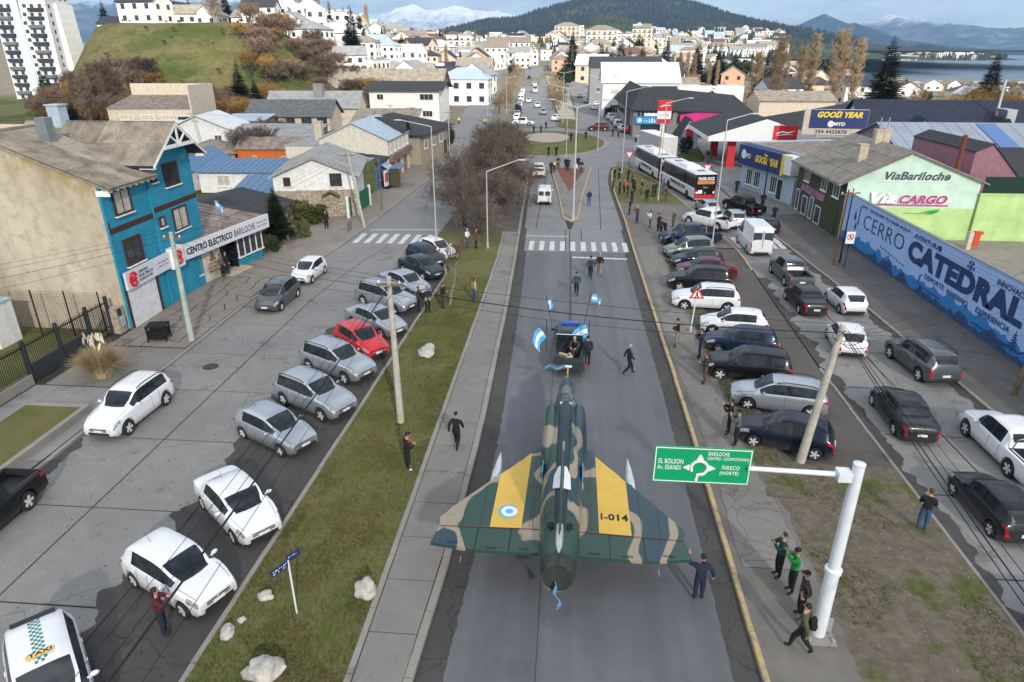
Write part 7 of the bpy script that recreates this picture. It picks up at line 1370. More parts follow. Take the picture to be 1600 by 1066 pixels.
# pickup that tows it
tw=put_car('pickup','jade','dark green-grey pickup towing the jet, bed open and flags on its corners',.42,34.5,R(-1),cat='pickup',skip=('roll_bar',),name='tow_pickup')
MB().box(-.5,.5,.35,.6,1.76,1.86).build('light_bar',M('police_blue',(.02,.1,.5),.3),tw); MB().box(-.7,.7,-1.05,-.98,1.06,1.72).build('cage_back',CGL,tw); b=MB(); b.path([(-.78,-1.0,1.05),(-.72,-1.0,1.74),(.72,-1.0,1.74),(.78,-1.0,1.05)],.035,6).build('roll_hoop',CHROME,tw)
for i,(x,y,z,w_,h_,r_,sd,dr,lab,po) in enumerate([(-.85,33.2,1.75,.95,.75,(0,R(35),R(205)),1,.45,'large flag flying from the left side of the towing pickup',((0,0,1.0),(.0,0,-.8))),(1.45,33.4,1.75,.95,.72,(0,R(15),R(165)),2,.4,'large flag flying from the right side of the towing pickup',((0,0,1.0),(0,0,-.8))),(-.95,35.2,3.0,.55,.3,(0,R(50),R(10)),3,.4,'small flag on the left whip pole of the towing pickup',((0,0,.4),(.35,-.4,-1.3))),(1.55,35.6,3.0,.6,.45,(0,R(10),R(-8)),5,.3,'small flag on the right whip pole of the towing pickup',((0,0,.5),(-.35,-.5,-1.3)))]):
    flag(lab,x,y,z,w_,h_,r_,sd,dr,po)
lg=thing('timber_pile','jumble of tow straps and timber blocks in the pickup bed','timber',(.3,32.6,.78)); rnd=random.Random(4)
for i in range(9): MB().cb((rnd.uniform(-.45,.3),rnd.uniform(-.4,.5),.06+.05*(i%3)),(rnd.uniform(.25,.6),.12,.1),rz=rnd.uniform(0,3)).build('block',[W_TAN,W_WOOD,W_CREAM][i%3],lg)
# ------------------------------------------------------------------ people
SKIN=M('skin',(.42,.24,.17),.6,var=.08); SHOE=M('shoe_dark',(.02,.018,.018),.7); SHOEW=M('shoe_white',(.6,.6,.6),.7); EYE=M('eye_dark',(.02,.015,.012),.4); HAIRD=M('hair_dark',(.018,.013,.010),.7); HAIRG=M('hair_grey',(.30,.29,.28),.7); HAIRR=M('hair_auburn',(.10,.03,.018),.7); CAPB=M('cap_black',(.015,.015,.018),.85)
CL={k:M('cloth_'+k,c,.9,var=.25,vs=7,bump=.3,bs=18) for k,c in dict(black=(.012,.012,.014),navy=(.014,.02,.045),grey=(.10,.10,.11),dgrey=(.035,.036,.04),maroon=(.10,.015,.028),green=(.02,.24,.05),teal=(.02,.07,.07),olive=(.075,.075,.045),khaki=(.24,.19,.13),jeans=(.035,.075,.17),beige=(.42,.32,.22),white=(.62,.62,.62),orange=(.55,.10,.02),yellow=(.62,.68,.05),red=(.35,.02,.03),brown=(.09,.055,.04),blue=(.03,.08,.22)).items()}
BASE=dict(pel=(0,0,.96),spi=(0,.0,1.14),che=(0,.0,1.36),nek=(0,.01,1.50),hed=(0,.02,1.60),sL=(-.185,0,1.42),eL=(-.25,-.03,1.15),wL=(-.25,.05,.90),hL=(-.25,.08,.82),sR=(.185,0,1.42),eR=(.25,-.03,1.15),wR=(.25,.05,.90),hR=(.25,.08,.82),pL=(-.095,0,.90),kL=(-.105,.02,.50),aL=(-.11,-.02,.10),tL=(-.13,.15,.05),pR=(.095,0,.90),kR=(.105,.02,.50),aR=(.11,-.02,.10),tR=(.13,.15,.05))
EDGES=[('pel','spi',0),('spi','che',0),('che','nek',0),('nek','hed',2),('che','sL',0),('sL','eL',0),('eL','wL',0),('wL','hL',2),('che','sR',0),('sR','eR',0),('eR','wR',0),('wR','hR',2),('pel','pL',1),('pL','kL',1),('kL','aL',1),('aL','tL',3),('pel','pR',1),('pR','kR',1),('kR','aR',1),('aR','tR',3)]
RAD=dict(pel=(.175,.135),spi=(.175,.130),che=(.200,.140),nek=(.070,.070),hed=(.055,.06),s=(.100,.100),e=(.072,.072),w=(.050,.050),h=(.045,.022),p=(.115,.120),k=(.088,.088),a=(.052,.055),t=(.048,.04))
POSES=dict(stand={},legs_apart=dict(kL=(-.17,.02,.5),aL=(-.24,-.02,.1),tL=(-.28,.14,.05),kR=(.17,.02,.5),aR=(.24,-.02,.1),tR=(.28,.14,.05),eL=(-.30,-.05,1.16),wL=(-.22,.10,.98),hL=(-.17,.13,.94),eR=(.30,-.05,1.16),wR=(.22,.10,.98),hR=(.17,.13,.94)),
 phone=dict(eL=(-.24,.20,1.24),wL=(-.08,.34,1.46),hL=(-.05,.37,1.53),eR=(.24,.20,1.24),wR=(.08,.34,1.46),hR=(.05,.37,1.53)),phone_high=dict(eL=(-.24,.22,1.42),wL=(-.10,.36,1.66),hL=(-.07,.38,1.74),eR=(.24,.22,1.42),wR=(.10,.36,1.66),hR=(.07,.38,1.74)),
 low_phone=dict(eL=(-.24,.08,1.14),wL=(-.10,.28,1.18),hL=(-.06,.33,1.21),eR=(.24,.08,1.14),wR=(.10,.28,1.18),hR=(.06,.33,1.21),hed=(0,.06,1.59)),
 pockets=dict(eL=(-.29,-.08,1.14),wL=(-.20,.05,.98),hL=(-.16,.09,.93),eR=(.29,-.08,1.14),wR=(.20,.05,.98),hR=(.16,.09,.93)),
 walk=dict(kL=(-.10,.20,.54),aL=(-.10,.26,.12),tL=(-.10,.43,.10),kR=(.10,.02,.50),aR=(.10,-.32,.17),tR=(.10,-.20,.05),eL=(-.27,-.14,1.18),wL=(-.26,-.20,.94),hL=(-.26,-.19,.86),eR=(.27,.08,1.16),wR=(.25,.24,.98),hR=(.24,.30,.92)),
 stride=dict(kL=(-.10,.30,.56),aL=(-.10,.42,.12),tL=(-.10,.59,.10),kR=(.10,-.12,.50),aR=(.10,-.46,.22),tR=(.10,-.36,.08),eL=(-.27,-.18,1.18),wL=(-.26,-.26,.95),hL=(-.26,-.26,.87),eR=(.27,.12,1.17),wR=(.25,.30,1.02),hR=(.24,.36,.97)),
 arm_up=dict(eL=(-.40,.10,1.42),wL=(-.40,.20,1.66),hL=(-.39,.22,1.75),eR=(.33,-.06,1.20),wR=(.38,-.02,.97),hR=(.39,0,.89)),
 wave=dict(eR=(.38,.08,1.52),wR=(.34,.16,1.76),hR=(.33,.18,1.85)),
 crouch=dict(pel=(0,-.12,.48),spi=(0,-.04,.66),che=(0,.10,.86),nek=(0,.18,.98),hed=(0,.22,1.07),sL=(-.18,.12,.92),sR=(.18,.12,.92),eL=(-.24,.26,.72),wL=(-.14,.42,.66),hL=(-.10,.48,.64),eR=(.24,.26,.72),wR=(.14,.42,.66),hR=(.10,.48,.64),pL=(-.1,-.1,.44),kL=(-.16,.30,.50),aL=(-.14,.06,.10),tL=(-.16,.22,.05),pR=(.1,-.1,.44),kR=(.16,.30,.50),aR=(.14,.06,.10),tR=(.16,.22,.05)))
PM={}
def person_mesh(pose):
    if pose in PM: return PM[pose]
    J=dict(BASE); J.update(POSES[pose]); ks=list(J); ix={k:i for i,k in enumerate(ks)}
    me=bpy.data.meshes.new('skeleton'); me.from_pydata([J[k] for k in ks],[(ix[a],ix[b]) for a,b,_ in EDGES],[]); o=bpy.data.objects.new('skeleton',me)
    m=o.modifiers.new('skin','SKIN'); m.use_smooth_shade=True; m.branch_smoothing=.6; sl=me.skin_vertices[0].data if me.skin_vertices else None
    if sl is None:
        bm=bmesh.new(); bm.from_mesh(me); bm.verts.layers.skin.verify(); bm.to_mesh(me); bm.free(); sl=me.skin_vertices[0].data
    for k in ks: sl[ix[k]].radius=RAD.get(k) or RAD[k[0]]
    sl[ix['pel']].use_root=True
    s=o.modifiers.new('sub','SUBSURF'); s.levels=1; s.render_levels=1
    em=bake(o); bpy.data.objects.remove(o)
    V=[tuple(v.co) for v in em.vertices]; F=[tuple(p.vertices) for p in em.polygons]; mi=[]
    seg=[(Vector(J[a]),Vector(J[b]),m_) for a,b,m_ in EDGES]
    for f in F:
        c=Vector((0,0,0))
        for i in f: c+=Vector(V[i])
        c/=len(f); best=(9,0)
        for a,b_,m_ in seg:
            d=b_-a; t=max(0,min(1,(c-a).dot(d)/d.length_squared)); q=(c-(a+d*t)).length
            if q<best[0]: best=(q,m_,t)
        mi.append(best[1])
    b=MB(); b.v=V; b.f=F; b.mi=mi; h=Vector(J['hed']); hc=(h.x,h.y+.012,h.z+.085)
    b.ell(hc,(.078,.098,.122),12,9,2); b.prism([(hc[1]+.088,hc[2]-.035),(hc[1]+.125,hc[2]-.03),(hc[1]+.094,hc[2]+.02)],'x',hc[0]-.014,hc[0]+.014,2)
    for s in(-1,1): b.ell((hc[0]+s*.079,hc[1]-.005,hc[2]),(.012,.026,.034),6,5,2); b.ell((hc[0]+s*.031,hc[1]+.088,hc[2]+.016),(.012,.008,.009),6,4,4)
    b.box(hc[0]-.022,hc[0]+.022,hc[1]+.085,hc[1]+.094,hc[2]-.062,hc[2]-.053,4)
    for sd in('L','R'):
        w_=Vector(J['w'+sd]); hd=Vector(J['h'+sd]); d=(hd-w_).normalized(); a=d.cross(Vector((0,0,1))); a=a.normalized() if a.length>.2 else Vector((0,1,0)).cross(d).normalized(); up=a.cross(d)
        for i,l in enumerate((.062,.074,.079,.07,.055)):
            if i==0: p=w_.lerp(hd,.4)+a*.035*(1 if sd=='L' else -1); e=p+(d*.6+a*.8*(1 if sd=='L' else -1)).normalized()*l
            else: p=hd+a*(.030-.020*(i-1))*(1 if sd=='L' else -1); e=p+(d*.9-up*.25).normalized()*l
            mdl=p.lerp(e,.55)+up*.006; b.path([p,mdl,e],[.0095,.009,.007],5,2)
    PM[pose]=(b,hc); me2=b.mesh('person',[CL['black'],CL['black'],SKIN,SHOE,EYE]); me2.polygons.foreach_set('use_smooth',[True]*len(me2.polygons)); PM[pose]=(me2,hc); return PM[pose]
HM={}
def hair_mesh(kind,hc):
    k=(kind,tuple(round(v,3) for v in hc))
    if k in HM: return HM[k]
    b=MB(); x,y,z=hc
    if kind in('cap','beanie'):
        b.ell((x,y-.004,z+.035),(.088,.108,.098),12,7)
        if kind=='cap': b.prism([(x-.06,y+.07),(x+.06,y+.07),(x+.045,y+.17),(x-.045,y+.17)],'z',z+.052,z+.066)
    elif kind=='long': b.ell((x,y-.02,z+.025),(.092,.105,.112),12,8); b.ell((x,y-.075,z-.10),(.088,.045,.15),10,7)
    elif kind=='bald': b.ell((x,y-.045,z-.005),(.086,.068,.055),10,6)
    else: b.ell((x,y-.016,z+.028),(.086,.100,.106),12,8)
    me=b.mesh('hair',[HAIRD],smooth=60); HM[k]=me; return me
def person(label,x,y,face,pose,top,bot,hair='short',hm=None,z=.02,s=1.0,shoe=None,group=None,extra=None):
    """face: direction the person looks, degrees clockwise from +Y"""
    me,hc=person_mesh(pose); o=bpy.data.objects.new('person',me); col.objects.link(o); o.location=(x,y,z); o.rotation_euler=(0,0,R(-face)); o.scale=(s,s,s)
    for i,m_ in((0,CL[top]),(1,CL[bot]),(3,shoe)):
        if m_: o.material_slots[i].link='OBJECT'; o.material_slots[i].material=m_
    h=place({'cap':'cap','beanie':'cap'}.get(hair,'hair'),hair_mesh(hair,hc),o); h.material_slots[0].link='OBJECT'; h.material_slots[0].material=hm or (CAPB if hair in('cap','beanie') else HAIRD)
    if extra=='backpack': MB().ell((0,-.20,1.22),(.16,.10,.25),12,8).ell((0,-.27,1.12),(.11,.06,.12),10,6).build('backpack',CL['black'],o,smooth=60)
    if extra=='scarf': MB().ell((0,.05,1.49),(.10,.10,.055),12,6).box(-.05,.03,.10,.14,1.22,1.47).build('scarf',CL['orange'],o)
    if extra=='vest': MB().ell((0,0,1.25),(.215,.15,.27),14,9).build('hi_vis_vest',CL['yellow'],o,smooth=60)
    if extra=='phone': MB().box(-.035,.035,hc[1]+.34,hc[1]+.35,hc[2]-.12,hc[2]+.02).build('phone',BLACK,o)
    return tag(o,label,'person',group)
def pp(pt,label,face,pose,top,bot,hair='short',**k): return person(label,pt[0],pt[1],face,pose,top,bot,hair,**k)
pp((4.56,16.48),'person in navy with black cap, one arm raised to the wing tip',-4,'arm_up','navy','navy','beanie')
pp((3.59,32.43),'bald person in navy jacket striding across the avenue beside the pickup',80,'walk','navy','black','bald',hm=HAIRG)
pp((0.89,44.71),'person in dark green jacket walking alone ahead of the pickup',5,'walk','teal','navy')
pp((1.98,48.7),'person in grey-blue jacket walking left of the white-haired companion',8,'walk','dgrey','black')
pp((2.69,49.54),'white-haired person in black vest and khaki trousers ahead of the pickup',5,'walk','black','khaki',hm=HAIRG)
pp((2.5,74.7),'person in navy jacket and jeans walking between splitter island and crowd',175,'walk','navy','jeans')
pp((1.42,33.36),'person in navy leaning on the right side of the towing pickup',-20,'stand','navy','black',z=.02)
pp((.75,33.0),'person in dark grey crouching in the pickup bed',200,'crouch','dgrey','black',hm=HAIRG,z=.72)
pp((-6.15,22.61),'person in black coat with orange scarf and cap standing on the grass verge',60,'low_phone','black','black','cap',shoe=SHOEW,z=.11,extra='scarf')
pp((-4.4,24.34),'hooded person in black walking along the concrete path',8,'walk','black','black','beanie',z=.14)
pp((-6.05,42.58),'long-haired person in beige coat and jeans on the verge',60,'pockets','beige','jeans','long',hm=HAIRR,z=.11,shoe=SHOEW)
pp((-8.05,41.31),'person in black jacket and grey trousers by the sapling trunk',95,'low_phone','black','dgrey',z=.11)
pp((-8.87,40.41),'stout person in navy jacket standing in front of the silver sedan',150,'pockets','navy','black',z=.11,s=1.02)
pp((-9.48,40.48),'person in grey jacket with raised arm beside the off-roader',90,'wave','dgrey','black',hm=HAIRR,z=.11)
pp((-8.52,56.03),'person in white top near the thicket edge, left of a pair',120,'low_phone','white','jeans',hm=HAIRG,z=.1); pp((-7.74,56.09),'person in brown and black near the thicket edge, right of a pair',100,'stand','brown','black',z=.1)
pp((-11.5,13.8),'long-haired person in maroon photographing beside the white hatchback',70,'phone','maroon','navy','long',z=.02,extra='phone')
pp((-25.75,46.27),'person in pale grey at the electrical shop door',100,'stand','grey','black','long',z=.25); pp((-25.63,46.75),'person in black at the electrical shop door',110,'stand','black','black',z=.25)
pp((6.65,36.11),'person in black jacket and khaki trousers on the worn path by the sign',-70,'low_phone','black','khaki',z=.12)
pp((7.71,34.62),'person in navy with both hands raised at the nose of the dark blue hatchback',-80,'phone','navy','navy',z=.12); pp((7.43,31.47),'red-haired person in grey jacket filming by the black off-roader',-75,'low_phone','dgrey','brown',hm=HAIRR,z=.12)
pp((7.6,26.53),'person in black filming at the nose of the navy hatchback, left of a pair',-70,'phone','black','black',z=.12); pp((7.71,25.59),'person in grey sweatshirt and black trousers filming, right of a pair',-65,'phone','grey','black','cap',z=.12)
pp((13.11,20.4),'person in black jacket and blue jeans at the right kerb, seen from behind',30,'low_phone','black','jeans',hm=HAIRR,z=.11)
pp((7.31,17.63),'person in dark teal photographing, leftmost of the four by the sign post',-95,'phone','teal','black',z=.11); pp((7.52,16.94),'person in bright green sweater and black cap by the sign post',-90,'phone_high','green','black','beanie',z=.11)
pp((7.49,15.94),'person in dark grey jacket and cap between green sweater and backpack',-85,'pockets','dgrey','black','cap',z=.11); pp((7.1,14.63),'person in olive jacket with black backpack by the sign post foot',-50,'walk','olive','black',z=.11,extra='backpack')
gc='onlookers on the right-hand island'
rnd=random.Random(8)
for (pt,top,bot,pose,hair,lab) in [((6.23,90.04),'black','black','stand','short','onlooker in black at the kerb, farthest of the island crowd'),((6.92,91.52),'dgrey','black','pockets','short','onlooker in grey beside the farthest one in black'),((5.61,83.44),'brown','black','low_phone','short','onlooker in brown stepping off the yellow kerb'),((6.32,81.12),'teal','black','stand','short','onlooker in pale teal jacket at the kerb'),((6.91,81.94),'orange','black','stand','short','onlooker in orange jacket in the island crowd'),((7.1,79.29),'black','black','stand','short','onlooker in black right of the orange jacket'),((8.44,89.29),'red','black','stand','short','onlooker in red-orange jacket at the back of the crowd'),((8.01,90.19),'navy','black','pockets','short','onlooker in navy left of the red-orange jacket'),((8.37,83.66),'green','brown','phone','short','onlooker in dark green cap and jacket'),((8.93,81.33),'maroon','grey','pockets','bald','bald onlooker in maroon sweater on the island'),((7.33,75.77),'black','navy','low_phone','short','onlooker in black at the front of the crowd'),((8.1,83.24),'dgrey','black','stand','cap','onlooker with dark cap in the middle of the crowd'),((9.09,76.95),'black','black','legs_apart','short','onlooker in black standing with legs wide apart'),((10.07,79.91),'black','black','stand','short','onlooker in black, left of the pair by the lamp post'),((10.37,79.93),'black','black','pockets','short','onlooker in black, right of the pair by the lamp post'),((11.54,81.54),'blue','jeans','stand','short','onlooker in blue behind the maroon hoodie'),((11.32,77.48),'maroon','brown','low_phone','short','onlooker in maroon hoodie at the coach kerb'),((6.6,70.02),'black','black','pockets','long','onlooker in long dark coat at the yellow kerb'),((7.07,66.42),'brown','jeans','phone','bald','onlooker in camouflage jacket and jeans filming'),((8.16,64.68),'white','jeans','phone','long','long-haired onlooker in white top and jeans filming'),((8.79,63.24),'black','black','pockets','cap','onlooker in black on the gravel, first of three'),((8.77,61.12),'black','black','stand','short','onlooker in black on the gravel, second of three'),((9.1,60.92),'black','black','low_phone','short','onlooker in black on the gravel, third of three'),((10.43,65.12),'olive','olive','pockets','bald','onlooker in olive coat behind the dark blue pickup'),((9.33,57.49),'dgrey','dgrey','low_phone','long','onlooker in dark coat in front of the green car'),((10.39,59.04),'green','teal','stand','short','onlooker in green coat in front of the dark blue pickup')]:
    pp(pt,lab,rnd.uniform(-130,-40) if pt[0]>6.2 else 90,pose,top,bot,hair,z=.12 if pt[0]>6 else .03,s=rnd.uniform(.95,1.03),group=gc,hm=HAIRG if hair=='bald' else None)
gi='people at the tip of the splitter island'
for (pt,top,bot,pose,lab,ex) in [((-2.28,94.79),'black','black','stand','person in black left of the yellow vest',None),((-1.85,95.35),'grey','black','stand','person in yellow high-visibility vest on the splitter island','vest'),((-1.38,99.23),'dgrey','black','pockets','person in grey behind the yellow vest',None),((-0.26,98.19),'black','black','stand','person in black on the red gravel, left of a pair',None),((0.11,97.67),'black','black','low_phone','person in black on the red gravel, right of a pair',None),((1.1,93.52),'white','grey','stand','person in pale clothes by the lamp mast',None),((1.5,99.46),'black','black','stand','person in black behind the lamp mast',None),((1.92,95.66),'navy','jeans','pockets','person in navy right of the lamp mast',None)]: pp(pt,lab,180,pose,top,bot,z=.15,group=gi,extra=ex)
gr='people around the roundabout'
for (pt,top,pose,lab) in [((-3.16,111.11),'black','stand','person in black on the roundabout lawn, left of a pair'),((-1.91,111.21),'black','stand','person in black on the roundabout lawn, right of a pair'),((-7.27,144.21),'navy','walk','person in navy walking behind the roundabout'),((-5.81,144.33),'dgrey','stand','person in grey behind the roundabout disc'),((-5.04,152.96),'black','stand','person in black by the far red island'),((-0.5,145.93),'red','stride','running person in red behind the roundabout'),((3.29,134.31),'black','stride','person in black crossing by the red off-roader'),((8.76,139.94),'black','stand','person in black by the parked red car, left'),((9.85,138.96),'grey','stand','person in grey by the parked red car, right'),((0.45,130.18),'black','stand','person in black at the right lawn edge'),((1.53,130.27),'red','stand','person in red at the right lawn edge'),((-4.91,92.03),'olive','stand','person in dark clothes at the left kerb below the thicket')]: pp(pt,lab,rnd.uniform(120,240),pose,top,'black',z=.18 if 'lawn' in lab else .02,group=gr)
for (pt,top,bot,lab,f) in [((20.36,82.66),'black','black','person in black on the tyre shop forecourt',200),((21.33,74.61),'navy','navy','person in navy walking past the tyre shop',190),((20.8,68.08),'black','black','person in black by the parcel depot shop door',200),((19.23,113.65),'navy','navy','person in navy by the filling station hedge',210),((-5.21,74.07),'olive','black','person in yellowish vest at the thicket edge by the left carriageway',90)]: pp(pt,lab,f,'walk','%s'%top,bot,z=.12)
for (pt,lab) in [((-19.17,158.54),'traffic officer in yellow vest on the left street'),((-25.61,160.87),'person in yellow vest on the far left sidewalk')]: pp(pt,lab,180,'stand','yellow','navy')
for (pt,top,lab) in [((-23.01,61.63),'black','person in black by the garden fence'),((-24.04,78.63),'black','person in black at the green gate'),((-23.83,99.12),'dgrey','person in grey on the left sidewalk by the orange doors')]: pp(pt,lab,150,'stand',top,'black',z=.12)

# ------------------------------------------------------------------ street furniture
CONCP=M('pole_concrete',(.42,.39,.34),.9,var=.2,vs=3,bump=.2); POLEW=M('post_white',(.66,.70,.74),.5,var=.08,dirt=.15); POLEG=M('lamp_grey',(.50,.52,.53),.45,.3,var=.08)
gt=thing('sign_gantry','white cantilever post carrying the green direction sign over the avenue','sign post',(7.84,15.3,0))
MB().tube((0,0,.1),(0,0,2.6),.20,.19,18).tube((0,0,2.55),(0,0,6.1),.165,.15,18).build('post',POLEW,gt,smooth=40); MB().lathe([(.23,2.5),(.235,2.62),(.18,2.66)],n=18).build('collar',POLEW,gt,smooth=40); MB().box(-.42,.42,-.42,.42,.05,.17).build('footing',M_KERB,gt)
b=MB(); [b.cb((sx*.33,sy*.33,.2),(.07,.07,.1)) for sx in(-1,1) for sy in(-1,1)]; [b.cb((sx*.26,0,.5),(.2,.03,.5)) for sx in(-1,1)]; b.build('anchor_plate',GALV,gt)
MB().tube((-.1,.05,5.72),(-2.75,.15,5.72),.075,.065,12).build('arm',POLEW,gt,smooth=40); MB().box(-.5,-.15,-.14,.2,5.6,5.86).build('flange',POLEW,gt); MB().lathe([(.15,6.1),(.16,6.12),(.02,6.16)],n=16).build('cap',POLEW,gt)
sp=MB().box(-5.25,-2.65,.22,.26,5.12,6.25).build('sign_panel',M('sign_green',(.0,.30,.12),.45,var=.05),gt)
b=MB(); b.box(-5.22,-2.68,.212,.219,5.145,5.17).box(-5.22,-2.68,.212,.219,6.20,6.225).box(-5.22,-5.195,.212,.219,5.17,6.2).box(-2.705,-2.68,.212,.219,5.17,6.2).build('border',M_SIGNW,sp)
def st(tx,x,z,w,h): lettering(tx,M_SIGNW,sp,(x-7.84,.216,z),w=w,h=h,bold=.006,depth=.004)
st('EL BOLSON',2.72,5.72,.66,.15); st('Av. ESANDI',2.70,5.53,.62,.14); st('BARILOCHE',4.02,6.02,.55,.12); st('CENTRO - (DOWNTOWN)',4.0,5.86,1.1,.12); st('ÑIRECO',4.42,5.60,.47,.15); st('(NORTE)',4.38,5.40,.5,.14)
b=MB(); cx,cz=-4.02,5.62
b.path([(cx+.22*math.cos(R(a)),.208,cz+.22*math.sin(R(a))) for a in range(-75,216,15)],.042,6); b.path([(cx+.05,.208,cz-.20),(cx-.03,.208,cz-.22),(cx-.05,.208,cz-.40)],.045,6)
for a in(0,90,180):
    c_,s_=math.cos(R(a)),math.sin(R(a)); b.add([(cx+c_*.26-s_*.10,.205,cz+s_*.26+c_*.10),(cx+c_*.26+s_*.10,.205,cz+s_*.26-c_*.10),(cx+c_*.44,.205,cz+s_*.44),(cx+c_*.26-s_*.10,.215,cz+s_*.26+c_*.10),(cx+c_*.26+s_*.10,.215,cz+s_*.26-c_*.10),(cx+c_*.44,.215,cz+s_*.44)],[(0,1,2),(3,5,4),(0,3,4,1),(1,4,5,2),(2,5,3,0)])
b.build('roundabout_symbol',M_SIGNW,sp)
def pole(label,x,y,h,r=.14,lean=(0,0),mat=None,arms=True,z=.1,name='utility_pole'):
    t=thing(name,label,'pole',(x,y,z)); MB().tube((0,0,-.1),(lean[0],lean[1],h),r,r*.62,10).build('shaft',mat or CONCP,t,smooth=40)
    if arms:
        MB().cb((lean[0]*.97,lean[1]*.97,h-.35),(1.1,.09,.09)).build('crossarm',W_WOOD,t)
        for dx in(-.45,0,.45): MB().lathe([(.03,0),(.06,.03),(.03,.06),(.055,.09),(.02,.13)],(lean[0]+dx,lean[1],h-.3),8).build('insulator',W_WHITE,t)
    return t
pole('concrete utility pole standing on the grass verge',-7.36,26.4,7.1,.17,(-.05,0)); pole('leaning concrete utility pole beside the navy hatchback',10.18,24.6,6.2,.19,(.55,0),arms=False); pole('pale green concrete pole in front of the electrical shop',-22.0,34.7,6.6,.18,(.1,0),M('pole_green',(.35,.42,.36),.9,var=.2)); pole('leaning concrete pole on the left sidewalk by the stone house',-19.6,62.7,7.2,.15,(-1.0,0)); pole('thin dark pole in front of the olive annex',-19.9,70.5,5.5,.08,(0,0),W_WOOD,False)
pole('rusty double pole with transformer gear at the mural corner',21.6,53.5,6.0,.09,(.1,.2),MATS['rust']); pole('dark steel pole beside the rusty pole at the mural corner',22.3,54.2,6.0,.07,(.0,.1),BLACK); pole('dark pole on the tyre shop sidewalk',19.9,69.5,6.0,.09,(0,0),BLACK,False); pole('short broken utility pole at the right edge of the sidewalk',22.7,31.5,3.0,.14,(.2,0),W_WOOD,False); pole('wooden pole among the coaches',12.0,92,7.2,.13,(.1,0),M('tan_pole',(.40,.30,.17),.9),False)
pole('wooden pole beyond the corner cafe',-19.5,112,7,.12,(0,0)); pole('slim pole in front of the white gable house',-58.5,106,7,.09,(-1,0)); pole('wooden pole behind the fan-roofed hall',-30.5,118,7.5,.11,(0,0))
def lamp(label,x,y,h,arms,z=.1,name='street_lamp',r=.07):
    t=thing(name,label,'street lamp',(x,y,z)); MB().tube((0,0,-.1),(0,0,h),r,r*.6,10).build('post',POLEG,t,smooth=40); MB().lathe([(r*1.5,0),(r*1.4,.5),(r,.55)],n=10).build('base',POLEG,t)
    for (dx,dy,dz) in arms:
        MB().tube((0,0,h-.02),(dx,dy,h+dz),.045,.03,8).build('arm',POLEG,t); l=math.hypot(dx,dy); b=MB(); b.ell((0,0,0),(.42,.13,.07),10,6); o=b.build('lamp_head',POLEG,t,smooth=60); o.location=(dx*(1+.3/l),dy*(1+.3/l),h+dz); o.rotation_euler=(0,0,math.atan2(dy,dx))
    return t
lamp('tall street lamp at the left zebra crossing with arm over the street',-11.95,59.7,9.8,[(-2.6,0,.5)]); lamp('tan street lamp beside the thicket with upswept arm',-6.74,56.2,6.6,[(2.6,.4,.9)]); lamp('tall street lamp beside the dark blue pickup',13.0,58.8,10.6,[(1.8,0,.5)]); lamp('tall lamp mast on the right island by the crowd',10.5,77.8,10.6,[(2.2,0,.5)]); lamp('twin-armed lamp mast on the splitter island tip',.72,67.4,10.8,[(-2.2,.3,.7),(2.4,.3,.7)],.14,r=.12); lamp('plain lamp mast behind the twin-armed mast',-.3,108,10.5,[(-2.6,0,.6),(2.6,0,.6)],.1); lamp('lamp mast on the right side of the roundabout',5.0,118,11.5,[(2,0,.5)],.15)
lamp('lamp at the far corner beside the grass island',7.6,96,10.8,[(2.6,0,.6)]); lamp('lamp beyond the roundabout on the far median',-1.5,165,11,[(-2.2,0,.5),(2.2,0,.5)]); lamp('lamp at the left corner before the far left street',-13.8,118,8.5,[(-3.2,0,.7)]); lamp('lamp on the far avenue left side',-17,190,9,[(2,0,.5)]); lamp('green-grey lamp by the red off-roader',6.2,150,10.5,[(-2,0,.5)])
# cables
CAB=M('cable_black',(.012,.012,.012),.7)
CS=['thickest strand','upper thin strand','lower thin strand','topmost strand','outer strand','inner strand']; CK={}
def cable(label,a,b_,sag,r=.016,n=14,loops=0):
    pts=[]; CK[label]=CK.get(label,-1)+1; label=label+', '+CS[CK[label]%6]
    for i in range(n+1):
        t=i/n; pts.append((a[0]+(b_[0]-a[0])*t,a[1]+(b_[1]-a[1])*t,a[2]+(b_[2]-a[2])*t-sag*4*t*(1-t)))
    return tag(MB().path(pts,r*.62,5).build('overhead_cable',CAB),label,'cable','overhead cables')
for i,(dx,dz,r,s) in enumerate([(0,0,.03,.7),(.25,.15,.015,.55),(-.2,.1,.014,.6),(.5,.25,.012,.45),(-.45,.3,.012,.5),(.8,-.1,.012,.65)]): cable('black cable sagging over the angled parked cars towards the lower left',(-7.4+dx*.4,26.4,6.85+dz*.5),(-7.6+dx,-14,6.8+dz),s,r)
for i,(dx,dz,r,s) in enumerate([(0,0,.03,.9),(.35,.1,.018,.8),(-.3,.0,.022,1.0),(.7,.3,.012,.6)]): cable('black cable sagging along the right-hand street from the leaning pole',(10.75+dx*.2,24.6,6.1+dz*.3),(9.2+dx,-14,5.6+dz),s,r)
for i,(dz,r,s) in enumerate([(0,.035,.35),(.35,.014,.2),(-.25,.014,.5)]): cable('dark cable bundle crossing the avenue behind the jet',(-7.4,26.4,6.7+dz),(10.7,24.6,6.0+dz),s,r)
for i,(dz,r,s) in enumerate([(0,.016,.4),(.3,.012,.3),(-.35,.012,.55),(.5,.01,.25)]): cable('thin cable from the verge pole to the green concrete pole',(-7.4,26.4,6.7+dz),(-22,34.7,6.3+dz),s,r); cable('thin cable from the green concrete pole out to the left',(-22,34.7,6.3+dz),(-34,18,6.6+dz),s,r); cable('thin cable between the left sidewalk poles',(-22,34.7,6.3+dz),(-20.5,62.7,6.9+dz),s,r)
